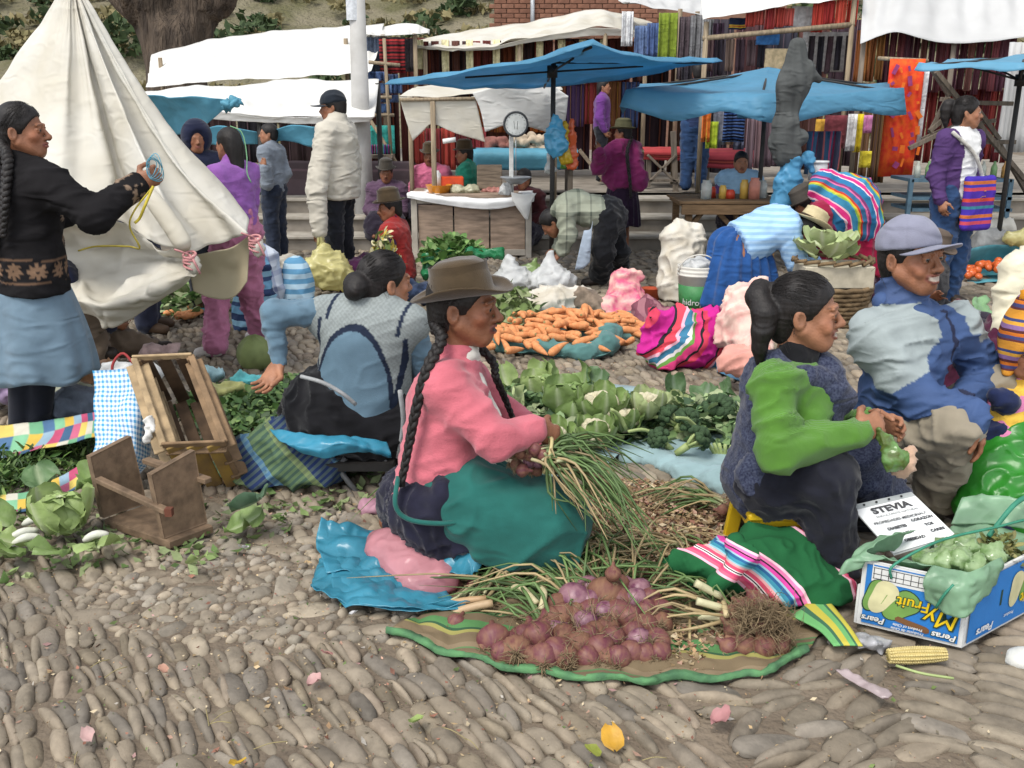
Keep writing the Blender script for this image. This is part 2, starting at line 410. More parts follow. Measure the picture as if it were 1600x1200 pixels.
 # ------------------------------------------------------------------ smooth-blended solids, meshed into one continuous skin
class Solid:
 def __init__(s):s.p=[]
 def _add(s,fn,lo,hi,k,mode):s.p.append((fn,np.asarray(lo,float)-k,np.asarray(hi,float)+k,k,mode)); return s
 def cap(s,a,b,ra,rb=None,k=.02,sq=None,mode='u'):
  """tapered capsule a->b; sq=(axis, factor) flattens it along axis"""
  rb=ra if rb is None else rb
  a,b=np.asarray(a,np.float32),np.asarray(b,np.float32); ab=b-a; L2=float(ab@ab)+1e-9
  m=max(ra,rb)*(max(1,sq[1]) if sq else 1)
  if sq:ax=unit(sq[0]).astype(np.float32); f=1.0/sq[1]; g=((f-1)*float(ab@ax))*ax+ab; G2=float(g@g)+1e-9
  def fn(X,Y,Z):
   px,py,pz=X-a[0],Y-a[1],Z-a[2]
   if sq:
    d=(px*ax[0]+py*ax[1]+pz*ax[2])*(f-1)
    px,py,pz=px+d*ax[0],py+d*ax[1],pz+d*ax[2]
    t=np.clip((px*g[0]+py*g[1]+pz*g[2])/G2,0,1)
    return (np.sqrt((px-t*g[0])**2+(py-t*g[1])**2+(pz-t*g[2])**2)-(ra+(rb-ra)*t))*min(1,sq[1])
   t=np.clip((px*ab[0]+py*ab[1]+pz*ab[2])/L2,0,1)
   return np.sqrt((px-t*ab[0])**2+(py-t*ab[1])**2+(pz-t*ab[2])**2)-(ra+(rb-ra)*t)
  return s._add(fn,np.minimum(a,b)-m,np.maximum(a,b)+m,k,mode)
 def ell(s,c,r,R=None,k=.02,mode='u'):
  c=np.asarray(c,np.float32); r=np.broadcast_to(np.asarray(r,np.float32),(3,)); R=np.eye(3,dtype=np.float32) if R is None else np.asarray(R,np.float32)
  e=np.abs(R)@r
  def fn(X,Y,Z):
   px,py,pz=X-c[0],Y-c[1],Z-c[2]
   q=[(px*R[0,i]+py*R[1,i]+pz*R[2,i])/r[i] for i in range(3)]
   k0=np.sqrt(q[0]**2+q[1]**2+q[2]**2)
   k1=np.sqrt((q[0]/r[0])**2+(q[1]/r[1])**2+(q[2]/r[2])**2)+1e-6
   return k0*(k0-1)/k1
  return s._add(fn,c-e,c+e,k,mode)
 def box(s,c,half,R=None,r=.01,k=.01,mode='u'):
  c=np.asarray(c,np.float32); h=np.asarray(half,np.float32); R=np.eye(3,dtype=np.float32) if R is None else np.asarray(R,np.float32)
  e=np.abs(R)@h
  def fn(X,Y,Z):
   px,py,pz=X-c[0],Y-c[1],Z-c[2]
   q=[np.abs(px*R[0,i]+py*R[1,i]+pz*R[2,i])-h[i]+r for i in range(3)]
   o=np.sqrt(np.maximum(q[0],0)**2+np.maximum(q[1],0)**2+np.maximum(q[2],0)**2)
   return o+np.minimum(np.maximum(np.maximum(q[0],q[1]),q[2]),0)-r
  return s._add(fn,c-e,c+e,k,mode)
 def half(s,pt,n,k=.01):
  """keep only the side that n points away from"""
  pt,n=np.asarray(pt,np.float32),unit(n).astype(np.float32)
  s.p.append((lambda X,Y,Z:(X-pt[0])*n[0]+(Y-pt[1])*n[1]+(Z-pt[2])*n[2],None,None,k,'i')); return s
 def mesh(s,h,fine=()):
  """coarse overall, finer inside the boxes (centre, half size, step) of fine"""
  v,q=s._mesh(h)
  if not fine:return v,q
  def inside(v,q,c,r):return (np.abs(v[q].mean(1)-np.asarray(c))<r).all(1)
  keep=np.ones(len(q),bool); parts=[]; done=[]
  for c,r,hf in fine:
   keep&=~inside(v,q,c,r-h*.3)
   a,b=s._mesh(hf,np.asarray(c)-r-2*hf,np.asarray(c)+r+2*hf); ok=inside(a,b,c,r+h*.3)
   for c2,r2 in done:ok&=~inside(a,b,c2,r2)
   done.append((c,r)); parts.append((a,b[ok]))
  V,Q,n=[v],[q[keep]],len(v)
  for a,b in parts:V.append(a); Q.append(b+n); n+=len(a)
  V,Q=np.vstack(V),np.vstack(Q); used=np.unique(Q); mp=np.full(len(V),-1); mp[used]=np.arange(len(used))
  return V[used],mp[Q]
 def _mesh(s,h,lo=None,hi=None):
  U=[p for p in s.p if p[4]=='u']
  if lo is None:lo=np.min([p[1] for p in U],0)-3*h; hi=np.max([p[2] for p in U],0)+3*h
  ax=[]
  for i in range(3):
   xs=[lo[i]]
   while xs[-1]<hi[i]:
    xs.append(xs[-1]+h)
   ax.append(np.array(xs,np.float32))
  F=np.full([len(a) for a in ax],.06,np.float32)
  for fn,l,u,k,mode in s.p:
   if l is None:sl=[slice(0,len(a)) for a in ax]
   else :sl=[slice(max(0,np.searchsorted(a,l[i])-3),np.searchsorted(a,u[i])+3) for i,a in enumerate(ax)]
   if any(q.stop<=q.start for q in sl):continue
   X,Y,Z=ax[0][sl[0]][:,None,None],ax[1][sl[1]][None,:,None],ax[2][sl[2]][None,None,:]
   d=fn(X,Y,Z).astype(np.float32); S=F[sl[0],sl[1],sl[2]]
   if mode=='u':hh=np.maximum(k-np.abs(S-d),0)/k if k>0 else 0; F[sl[0],sl[1],sl[2]]=np.minimum(S,d)-hh*hh*k*.25
   else :
    if mode=='s':d=-d
    hh=np.maximum(k-np.abs(S-d),0)/k if k>0 else 0; F[sl[0],sl[1],sl[2]]=np.maximum(S,d)+hh*hh*k*.25
  return nets(F,ax)
def nets(F,ax):
 I=F<0
 s=I.astype(np.int8)
 c=s[:-1,:-1,:-1]+s[1:,:-1,:-1]+s[:-1,1:,:-1]+s[:-1,:-1,1:]+s[1:,1:,:-1]+s[1:,:-1,1:]+s[:-1,1:,1:]+s[1:,1:,1:]
 act=(c>0)&(c<8)
 ii,jj,kk=np.nonzero(act)
 ids=np.full(act.shape,-1,np.int32); ids[ii,jj,kk]=np.arange(len(ii))
 acc=np.zeros((len(ii),3)); cnt=np.zeros(len(ii))
 cor={(a,b,d):F[ii+a,jj+b,kk+d] for a in (0,1) for b in (0,1) for d in (0,1)}
 for axn in range(3):
  o=[i for i in range(3) if i!=axn]
  for a in (0,1):
   for b in (0,1):
    p=[0,0,0]; p[o[0]]=a; p[o[1]]=b; q=list(p); q[axn]=1
    f0,f1=cor[tuple(p)],cor[tuple(q)]
    m=(f0<0)!=(f1<0)
    t=np.where(m,f0/np.where(m,f0-f1,1),0)
    w=np.zeros((len(ii),3)); w[:,axn]=t; w[:,o[0]]=a; w[:,o[1]]=b
    acc+=w*m[:,None]; cnt+=m
 acc/=np.maximum(cnt,1)[:,None]
 v=np.empty_like(acc)
 for n,idx in enumerate((ii,jj,kk)):
  v[:,n]=ax[n][idx]+acc[:,n]*(ax[n][idx+1]-ax[n][idx])
 Q=[]
 for axn in range(3):
  sl0=[slice(None)]*3; sl1=[slice(None)]*3; sl0[axn]=slice(0,-1); sl1[axn]=slice(1,None)
  d=s[tuple(sl1)]-s[tuple(sl0)]
  e=np.nonzero(d); sg=d[e]
  o=[(axn+1)%3,(axn+2)%3]
  E=[np.array(x) for x in e]
  ok=(E[o[0]]>0)&(E[o[1]]>0)&(E[o[0]]<ids.shape[o[0]])&(E[o[1]]<ids.shape[o[1]])
  E=[x[ok] for x in E]; sg=sg[ok]
  def cell(a,b):
   t=list(E); t[o[0]]=E[o[0]]+a; t[o[1]]=E[o[1]]+b
   return ids[tuple(t)]
  q=np.stack([cell(-1,-1),cell(0,-1),cell(0,0),cell(-1,0)],1)
  q[sg>0]=q[sg>0][:,::-1]
  Q.append(q)
 Q=np.vstack(Q); Q=Q[(Q>=0).all(1)]
 return v,Q
def solid_obj(name,S,h,mat,parent=None,fine=(),wr=0.0,wf=14,seed=0,colf=None,dispf=None,smooth_it=1,uvf=None,label=None,an=(.85,.85,1.1)):
 v,q=S.mesh(h,fine)
 for _ in range(smooth_it):
  n=np.zeros_like(v); c=np.zeros(len(v))
  for a,b in ((0,1),(1,2),(2,3),(3,0)):
   np.add.at(n,q[:,a],v[q[:,b]]); np.add.at(c,q[:,a],1)
   np.add.at(n,q[:,b],v[q[:,a]]); np.add.at(c,q[:,b],1)
  v=v*.5+.5*n/np.maximum(c,1)[:,None]
 if wr or dispf:
  n=vnormals(v,q)
  if wr:
   vw=v+.25/wf*np.stack([noise3(v*wf*.8,seed+40),noise3(v*wf*.8,seed+41),noise3(v*wf*.8,seed+42)],1)
   an_=np.array(an); vt=vw@rot(.5,.35,0).T # folds lie across the cloth, a little slanted
   w=2.0*(1-np.abs(noise3(vt*wf*an_,seed)))**4+1.4*(1-np.abs(noise3(vt*wf*2.2*an_+3,seed+3)))**4-1.2+.3*noise3(v*wf*.5,seed+9)
   v=v+n*(wr*w)[:,None]
  if dispf:v=v+n*dispf(v)[:,None]
 o=obj(name,v,quads=q,mat=mat,parent=parent,col=None if colf is None else colf(v),uv=None if uvf is None else uvf(v))
 if label:o['label']=label
 return o
 # ------------------------------------------------------------------ people: one continuous body, clothes and hair on it
SKIN=mat('skin',(1,1,1),rough=.5,var=.28,nscale=22,bump=.4,bscale=150,attr=True,spec=.35,sss=.0)
HAIR=mat('hair',(.013,.010,.009),rough=.55,var=.5,nscale=60,bump=.5,bscale=260,spec=.35,stretch=(1,1,.12),bdist=.004)
EYE=mat('eye',(1,1,1),rough=.15,var=.02,bump=0,attr=True,spec=.6)
SK={'a':(.29,.125,.066),'b':(.34,.155,.085),'c':(.24,.098,.05)}
def hframe(f,u):
 f=unit(f); r=unit(np.cross(f,u)); u=np.cross(r,f)
 return np.stack([r,f,u],1)
def head_prims(S,C,R,s,smile=0,openm=0):
 def T(x,y,z):return C+R@(np.array([x,y,z])*s)
 def e(c,r,k=.02,mode='u'):S.ell(T(*c),np.array(r)*s,R,k*s,mode)
 def c(a,b,ra,rb=None,k=.015,mode='u'):S.cap(T(*a),T(*b),ra*s,(ra if rb is None else rb)*s,k*s,mode=mode)
 e((0,-.015,.03),(.075,.092,.085))
 e((0,.033,-.033),(.056,.053,.079),.03)
 c((0,.062,-.098),(0,.068,-.09),.0185,k=.02) # chin
 for x in (-1,1):
  c((x*.055,.0,-.048),(x*.022,.058,-.094),.021,.019,.025) # jaw
  e((x*.040,.056,-.026),(.021,.019,.017),.02) # cheekbones
  if smile:e((x*.040,.068,-.042),(.017,.013,.015),.014)
  e((x*.033,.099,.0),(.019,.019,.0115),.012,'s') # eye sockets
  e((x*.031,.0745,.0),(.0145,.0125,.012),.003) # eyeball swell
  c((x*.014,.088,.021),(x*.047,.077,.020),.0075,.006,.012) # brow
  c((x*.019,.0865,.006),(x*.031,.0885,.0095),.0032,.0034,.003); c((x*.031,.0885,.0095),(x*.046,.078,.003),.0034,.003,.003) # lids
  c((x*.020,.0855,-.006),(x*.042,.081,-.0075),.0028,.0028,.004)
  e((x*.0755,-.016,-.012),(.0085,.019,.031),.006) # ears
  e((x*.083,-.010,-.009),(.006,.011,.019),.004,'s')
  c((x*.0115,.096,-.036),(x*.0135,.092,-.036),.0085,k=.005) # nostrils
 c((0,.083,.010),(0,.108,-.030),.0078,.0108,.010) # nose
 c((0,.109,-.030),(0,.105,-.036),.0105,k=.006)
 e((0,.066,-.062),(.031,.024,.030),.016) # muzzle
 up=.008*smile
 w=.024+.006*smile
 g=.002+.0045*smile+.005*openm
 for x in (-w,w):
  c((x,.081,-.061+up),(x*.3,.0945,-.0565+g*.3),.0035,.0058,.003)
  c((x,.081,-.061+up),(x*.3,.0925,-.0665-g),.0035,.0066,.003)
 c((-w*.3,.0945,-.0565+g*.3),(w*.3,.0945,-.0565+g*.3),.0058,k=.003); c((-w*.3,.0925,-.0665-g),(w*.3,.0925,-.0665-g),.0066,k=.003)
 if smile or openm:c((-w*.7,.095,-.061+up*.45),(w*.7,.095,-.061+up*.45),.0025+g*.45,k=.002,mode='s')
 else :c((-w,.094,-.0612),(w,.094,-.0612),.002,k=.003,mode='s')
def head_cols(v,col,C,R,s,skin,smile=0,openm=0,brow=True):
 L=(v-C)@R/s
 x,y,z=L[:,0],L[:,1],L[:,2]
 inh=(np.abs(x)<.1)&(np.abs(y)<.13)&(z>-.125)&(z<.14)
 up=.007*smile; w=.027+.006*smile; g=.003+.004*smile+.005*openm
 ax=np.abs(x)/w
 zu=-.0585+up*ax**2+g*.3; zl=-.0645-g+up*ax**2
 sk=np.array(skin)
 def mixc(w,c):
  w=np.clip(np.asarray(w,float),0,1)[:,None]; col[:]=col*(1-w)+np.array(c)*w
 def sm(d,r):return np.clip(.5-d/(2*r),0,1) # 1 inside, 0 outside, soft edge r
 ch=np.exp(-((np.abs(x)-.045)**2+(y-.06)**2+(z+.03)**2)/.0007)*inh
 col+=(ch*.35)[:,None]*(np.array([.10,-.005,.0]))
 mixc(.4*(inh&(z<-.07)),sk*.88)
 fr=inh&(y>.07); mid=(zu+zl)/2; hl=(zu-zl)/2+.0075*np.clip(1-ax**2,0,1)+.001
 mixc(.75*fr*sm(np.abs(z-mid)-hl,.0015)*sm(ax-1,.08),(.21,.062,.05))
 if smile or openm:
  gw=fr*sm(np.abs(z-mid)-(zu-zl)*.42,.0012)*sm(ax-.72,.1)
  mixc(.9*gw,(.46,.40,.33) if smile else (.03,.012,.01)); mixc(.6*fr*sm(np.abs(ax-.86)-.07,.05)*sm(np.abs(z-mid)-.003,.002),(.05,.02,.015))
 else :mixc(.7*fr*sm(np.abs(z+.0612)-.0012,.0012)*sm(ax-1,.08),(.05,.02,.018))
 if brow:
  mixc(.75*(inh&(y>.05))*sm(np.abs(np.abs(x)-.031)-.017,.004)*sm(np.abs(z-.0235+.10*np.maximum(np.abs(x)-.03,0))-.0022,.002),(.02,.014,.012))
  mixc(.5*(inh&(y>.06))*sm(np.abs(np.abs(x)-.031)-.014,.003)*sm(np.abs(z-.009)-.001,.0016),(.03,.016,.012))
 nos=inh&(y>.088)&(np.abs(np.abs(x)-.010)<.005)&(z<-.0385)&(z>-.047)
 mixc(.8*nos,(.03,.012,.008))
 ear=inh&(np.abs(x)>.07)&(np.abs(y+.009)<.009)&(np.abs(z+.01)<.016)
 mixc(.5*ear,sk*.6)
def hand_prims(S,W,d,n,t,s=1.0,curl=.5,spread=.0,thumb=.5,curls=None):
 """wrist W, finger direction d, palm normal n (curl goes towards n), thumb side t"""
 d=unit(d); n=unit(n-d*np.dot(n,d)); t=unit(t-d*np.dot(t,d)-n*np.dot(t,n))
 Rm=np.stack([t,d,n],1)
 S.ell(W+d*.045*s,np.array([.038,.056,.0175])*s,Rm,.012*s)
 S.cap(W+d*.075*s-t*.028*s,W+d*.08*s+t*.028*s,.0125*s,k=.012*s)
 for i,(o,L) in enumerate(((.029,.07),(.0095,.078),(-.0105,.073),(-.029,.057))):
  p=W+d*(.083-abs(i-1)*.003)*s+t*o*s
  dd=unit(d+t*(o*spread*18)); ang=0; c=curl if curls is None else curls[i]
  r=.0088*s
  for j,fr in enumerate((.44,.32,.24)):
   ang+=c*(1.0,1.25,.8)[j]
   q=p+(dd*cos(ang)+n*sin(ang))*L*fr*s
   S.cap(p,q,r,r*.9,.003*s); p=q; r*=.9
 p=W+d*.022*s+t*.022*s+n*.004*s
 dd=unit(d*.62+t*.72+n*.35*thumb)
 q=p+dd*.045*s; S.cap(p,q,.0125*s,.0105*s,.014*s)
 dd2=unit(d*.9+t*(.35-.5*thumb)+n*(.2+.7*thumb))
 q2=q+dd2*.032*s; S.cap(q,q2,.0105*s,.0095*s,.004*s)
 q3=q2+unit(dd2+n*.3*thumb)*.022*s; S.cap(q2,q3,.0095*s,.008*s,.004*s)
def spine_frame(J):
 u=unit(np.asarray(J['neck'])-J['hip']); f=unit(J['f']-u*np.dot(J['f'],u)); r=np.cross(f,u)
 return r,f,u
def person(label,J,base,s=1.0,h=.014,skin='a',near=False,smile=0,openm=0,shoes=None,legs=True,hands=True,thin=1.0,group=None,hs=1.0):
 root=thing('person',base,label,'person',group)
 r,f,u=spine_frame(J); S=Solid(); t=thin
 S.cap(J['hip'],J['hip']+u*.08*s,.135*s*t,.12*s*t,.03,sq=(f,.72))
 S.cap(J['hip']+u*.08*s,J['chest'],.12*s*t,.135*s*t,.04,sq=(f,.7))
 S.cap(J['shL'],J['shR'],.05*s,k=.05)
 hu=unit(J.get('hu',(0,0,1))); R=hframe(J['hf'],hu); C=np.asarray(J['head'],float)
 S.cap(J['neck']-u*.03*s,C+R@np.array([0,-.02,-.05])*s,.056*s,.05*s,.03)
 hsz=s*hs; head_prims(S,C,R,hsz,smile,openm)
 fine=[(C,.125*hsz,.0036 if near else min(h,.011))]
 for q,sg in (('L',-1),('R',1)):
  S.cap(J['sh'+q],J['el'+q],.046*s,.038*s,.03)
  S.cap(J['el'+q],J['wr'+q],.037*s,.025*s,.02)
  if hands:
   d=unit(J.get('hd'+q,J['wr'+q]-J['el'+q]))
   n=J.get('hn'+q,None)
   if n is None:n=unit(np.cross(d,f)*-sg*.8-u*.1+r*-sg*.6)
   th=J.get('ht'+q,None)
   if th is None:th=np.cross(d,n)*sg
   hand_prims(S,np.asarray(J['wr'+q],float),d,np.asarray(n,float),np.asarray(th,float),s,J.get('cu'+q,.45),J.get('sp'+q,.1),J.get('tb'+q,.5),J.get('cs'+q))
   if near:fine.append((np.asarray(J['wr'+q])+d*.08*s,.11*s,.0048))
  if legs:
   S.cap(J['hp'+q],J['kn'+q],.082*s*t,.056*s,.03)
   S.cap(J['kn'+q],J['an'+q],.054*s,.036*s,.02)
   S.cap(J['an'+q],J['to'+q],.037*s,.03*s,.02)
 sk=np.array(SK[skin])
 def cf(v):
  c=np.tile(sk,(len(v),1)).astype(float)
  head_cols(v,c,C,R,hsz,sk,smile,openm)
  return c
 b=solid_obj('body',S,h,SKIN,root,fine,colf=cf,smooth_it=1)
 if near or h<.013:
  for x in (-1,1):
   m=MB(); m.ball((0,0,0),.0122,14,10)
   v=m.v[0]; lc=np.where((v[:,1]>.0085)[:,None],(.010,.006,.005),(.30,.25,.22))
   v=C+(R@((v+np.array([x*.031,.0768,.0]))*hsz).T).T
   obj('eye',v,polys=m.f,mat=EYE,parent=root,col=lc)
 J.update(R=R,C=C,s=s,hsz=hsz,root=root,h=h,tr=r,tf=f,tu=u)
 return root
def top(J,m,name='sweater',ex=.015,sleeve=.95,hem=.06,hemr=.0,wr=.005,wf=13,colf=None,h=None,seed=1,armk=.022,cuff=0,collar=True,hipoff=0,arms='LR',dispf=None,fat=0.0,uvf=None,neckr=.062,thin=1.0,hp=None,sq=.74):
 s,r,f,u,root=J['s'],J['tr'],J['tf'],J['tu'],J['root']; h=h or J['h']
 S=Solid(); hipc=np.asarray(J['hip']) if hp is None else hp
 lowc=hipc-u*hem*s
 S.cap(lowc-u*.08*s,hipc+u*.10*s,(.145*thin+ex+hemr+fat)*s,(.132*thin+ex+fat)*s,.03,sq=(f,sq))
 S.cap(hipc+u*.10*s,J['chest'],(.132*thin+ex+fat)*s,(.15*thin+ex+fat*.5)*s,.05,sq=(f,sq))
 S.cap(J['shL'],J['shR'],(.05+ex)*s,k=.06)
 S.half(lowc,-u,.012)
 if collar:S.cap(J['neck']-u*.03*s,J['neck']+u*.035*s,neckr*s,(neckr-.004)*s,.03)
 for q in arms:
  S.cap(J['sh'+q],J['el'+q],(.049+ex)*s,(.042+ex)*s,armk)
  e=J['el'+q]+(J['wr'+q]-J['el'+q])*sleeve
  S.cap(J['el'+q],e,(.041+ex)*s,(.029+ex*.8)*s,.02)
 return solid_obj(name,S,h,m,root,wr=wr*s,wf=wf/s,seed=seed,colf=colf,dispf=dispf,smooth_it=2,uvf=uvf,an=(.5,.5,1.5))
def trousers(J,m,name='trousers',ex=.016,wr=.007,h=None,cutz=.05,seed=3,to=.97,flare=.0,colf=None,wf=11):
 s,r,f,u,root=J['s'],J['tr'],J['tf'],J['tu'],J['root']; h=h or J['h']
 S=Solid()
 S.cap(J['hip']+u*.10*s,J['hip'],(.13+ex)*s,(.14+ex)*s,.03,sq=(f,.76))
 for q in 'LR':
  S.cap(J['hp'+q],J['kn'+q],(.085+ex)*s,(.06+ex)*s,.03)
  a=J['kn'+q]+(J['an'+q]-J['kn'+q])*to
  S.cap(J['kn'+q],a,(.06+ex)*s,(.046+ex+flare)*s,.03)
 return solid_obj(name,S,h,m,root,wr=wr*s,wf=wf/s,seed=seed,smooth_it=2,colf=colf,an=(1.0,1.0,.9))
def shoes(J,m,name='shoe'):
 for q in 'LR':
  S=Solid(); s=J['s']; a,t=np.asarray(J['an'+q]),np.asarray(J['to'+q])
  S.cap(a+V3(0,0,-.01)-(t-a)*.15,t,.045*s,.04*s,.02); S.cap(a,a+V3(0,0,.04)*s,.045*s,.042*s,.02)
  S.half((0,0,min(a[2],t[2])-.035*s),(0,0,-1),.005)
  solid_obj(name,S,max(.009,J['h']*.8),m,J['root'])
def skirt(J,m,hemz,r0=.15,r1=.26,name='skirt',pleat=.012,npl=14,h=None,shift=(0,0),seed=4,topz=None,sq=.85,colf=None,uvf=None):
 """a standing skirt: open cone with pleats, closed inside by the body"""
 s,f,root=J['s'],J['tf'],J['root']; n,mm=72,22
 c0=np.asarray(J['hip'])+J['tu']*.11*s if topz is None else np.array([J['hip'][0],J['hip'][1],topz])
 c1=np.array([J['hip'][0]+shift[0],J['hip'][1]+shift[1],hemz])
 rr=np.array([J['tr'][0],J['tr'][1],0]); rr=unit(rr); ff=np.array([-rr[1],rr[0],0])
 v=[]
 for i in range(mm):
  t=i/(mm-1); c=c0*(1-t)+c1*t
  rad=(r0+(r1-r0)*(1-(1-t)**1.7))*s
  a=np.arange(n)*2*pi/n
  q=np.stack([np.cos(a),np.sin(a),np.full(n,t*2.0)],1)
  pl=pleat*s*t*(np.sin(a*npl+1.3*np.sin(3*a+seed))+.8*noise3(q*np.array([5,5,1]),seed))
  R_=rad+pl
  v.append(c+np.outer(np.cos(a)*R_,rr)+np.outer(np.sin(a)*R_*sq,ff)+np.outer(.012*s*t*np.sin(5*a+seed),(0,0,1)))
 v=np.vstack(v); q=[]
 for i in range(mm-1):
  for j in range(n):
   k=(j+1)%n; q.append((i*n+j,(i+1)*n+j,(i+1)*n+k,i*n+k))
 return obj(name,v,quads=np.array(q),mat=m,parent=root,solid=.006,col=None if colf is None else colf(v),uv=None if uvf is None else uvf(v))
def hair(J,style='short',m=None,h=None,ponyto=None,len_=.3,seed=5):
 C,R,s,root=J['C'],J['R'],J['hsz'],J['root']; h=h or max(.005,J['h']*.55)
 def T(x,y,z):return C+R@(np.array([x,y,z])*s)
 S=Solid()
 S.ell(T(0,-.014,.034),np.array([.080,.101,.089])*s,R,.02)
 if style=='short':
  S.ell(T(0,-.055,-.03),np.array([.068,.05,.065])*s,R,.03*s)
 else :
  S.ell(T(0,-.06,-.035),np.array([.062,.048,.07])*s,R,.03*s)
 S.ell(T(0,.105,-.045),np.array([.108,.105,.108])*s,R,.008*s,'s')
 if style=='long':
  S.cap(T(0,-.075,-.03),T(0,-.09,-.2),.062*s,.05*s,.03*s,sq=(R[:,1],.55))
 if style=='bun':
  S.ell(T(0,-.125,-.005),np.array([.06,.045,.05])*s,R,.015*s)
  S.ell(T(.02,-.15,-.02),np.array([.045,.03,.04])*s,R,.012*s)
 if style=='pony':
  p0=T(0,-.1,.06); pts=[p0,T(0,-.145,.055)]+list(ponyto)
  rr=[.022,.03,.037,.04,.034,.022,.01]
  pts=catmull(np.array(pts),7)
  for i in range(6):S.cap(pts[i],pts[i+1],rr[i]*s,rr[i+1]*s,.012*s)
 def df(v):
  L=(v-C)@R/s
  a=np.arctan2(L[:,0],L[:,2]-.03)
  return .0014*s*noise3(np.stack([a*26,L[:,1]*7,L[:,2]*5],1),seed)+.003*s*noise3(L*24,seed)
 hr=solid_obj('hair',S,h,m or HAIR,root,dispf=df,smooth_it=1)
 if J['h']<.0125: # single strands drawn back over it
  g=np.random.default_rng(seed); mb=MB(); goal={'pony':(0,-.112,.058),'bun':(0,-.115,0),'braids':(0,-.09,-.06)}.get(style,(0,-.10,-.06))
  for k in range(170):
   a=g.uniform(-1.5,1.5); q0=np.array([sin(a),.55*cos(a)+g.uniform(-.3,.2),cos(a)*.75+g.uniform(-.1,.2)]); q1=np.array(goal)-V3(0,-.014,.034)+g.normal(0,.01,3)
   q1=q1/V3(.080,.101,.089); pts=[]
   for t in np.linspace(0,1,7):
    q=unit(q0)*(1-t)+unit(q1)*t; q=unit(q); pts.append(T(*(V3(0,-.014,.034)+q*V3(.0815,.1025,.0905)*g.uniform(.99,1.012))))
   mb.tube(pts,.0006*s,3,cap=False)
  for k in range(26): # loose wisps at the neck and temple
   a=g.uniform(-1.6,1.6); p0=T(.07*sin(a),-.03-.05*abs(cos(a)),g.uniform(-.05,.02)); mb.tube(catmull([p0,p0+g.normal(0,.012,3)-V3(0,0,.015),p0+g.normal(0,.02,3)-V3(0,0,.04)],5),.0006*s,3,cap=False)
  mb.build('strands',m or HAIR,hr)['kind']='stuff'
 return hr
def braid(J,pts,r=.02,n=26,parent=None,name='braid'):
 """two strands wound round each other along pts"""
 p=catmull(np.array(pts),n*3); T=np.gradient(p,axis=0); T/=np.linalg.norm(T,axis=1)[:,None]
 A=np.cross(T,V3(.3,.7,.2)); A/=np.linalg.norm(A,axis=1)[:,None]; B=np.cross(T,A)
 m=MB(); t=np.arange(len(p)); ph=t*2*pi/11.0
 tap=np.linspace(1,.55,len(p))
 for k in range(3):
  o=ph+k*2*pi/3
  q=p+(A*np.cos(o)[:,None]*.55+B*(np.sin(2*o)*.35)[:,None])*r*tap[:,None]
  m.tube(q,r*.62*tap*(1+.12*np.sin(t*1.7+k)),7)
 return m.build(name,HAIR,J['root'])
def felt_hat(J,m,crown=.115,rc=.085,brim=.15,tilt=0.0,off=(0,-.005,.062),droop=.25,roll=0.0,name='hat',band=None,n=40,pinch=.0,sy=1.18):
 C,R,s,root=J['C'],J['R'],J['hsz'],J['root']
 Rt=R@rot(tilt,roll,0)
 c=C+R@(np.array(off)*s)
 prof=[(.02,crown*.985),(rc*.42,crown*.985),(rc*.66,crown*.93),(rc*.83,crown*.80),(rc*.94,crown*.56),(rc,crown*.3),(rc*1.03,.004),(rc*1.06,-.004)]
 k=len(prof); nb=9
 for i in range(1,nb+1):
  t=i/nb; prof.append((rc*1.06+(brim-rc*1.06)*t,-.004-.004*sin(pi*t)+.012*t*t))
 for i in range(nb,-1,-2):
  t=i/nb; prof.append((rc*1.02+(brim-.002-rc*1.02)*t,-.009-.004*sin(pi*t)+.012*t*t))
 for zz in (.3,.8):prof.append((rc*.93,crown*zz))
 v=[]
 a=np.arange(n)*2*pi/n
 for i,(r,z) in enumerate(prof):
  zz=np.full(n,z); rr=np.full(n,r)
  over=max(0,r-rc)/(brim-rc)
  zz+=over**1.3*droop*(brim-rc)*(np.cos(2*a))*1.0+.004*over*np.sin(3*a+1)
  if i<5 and pinch:zz-=pinch*np.exp(-(np.cos(a)*r/.03)**2)*(1-(i/5)**2)
  v.append(np.stack([rr*np.cos(a),rr*np.sin(a)*sy,zz],1))
 v=np.vstack(v)*s; v=v+.0015*s*noise3(v*40,3)[:,None]
 f=[]
 for i in range(len(prof)-1):
  for j in range(n):
   q=(j+1)%n; f.append((i*n+j,(i+1)*n+j,(i+1)*n+q,i*n+q))
 f.append(tuple(range(n)))
 ht=obj(name,v@Rt.T+c,polys=f,mat=m,parent=root)
 if band is not None:
  b=MB(); b.lathe([(rc*1.045*s,0.001*s),(rc*1.04*s,.022*s),(rc*1.0*s,.024*s),(rc*1.0*s,.0*s)],c,Rt,n,sx=1,sy=sy)
  b.build('hat_band',band,ht)
 return ht
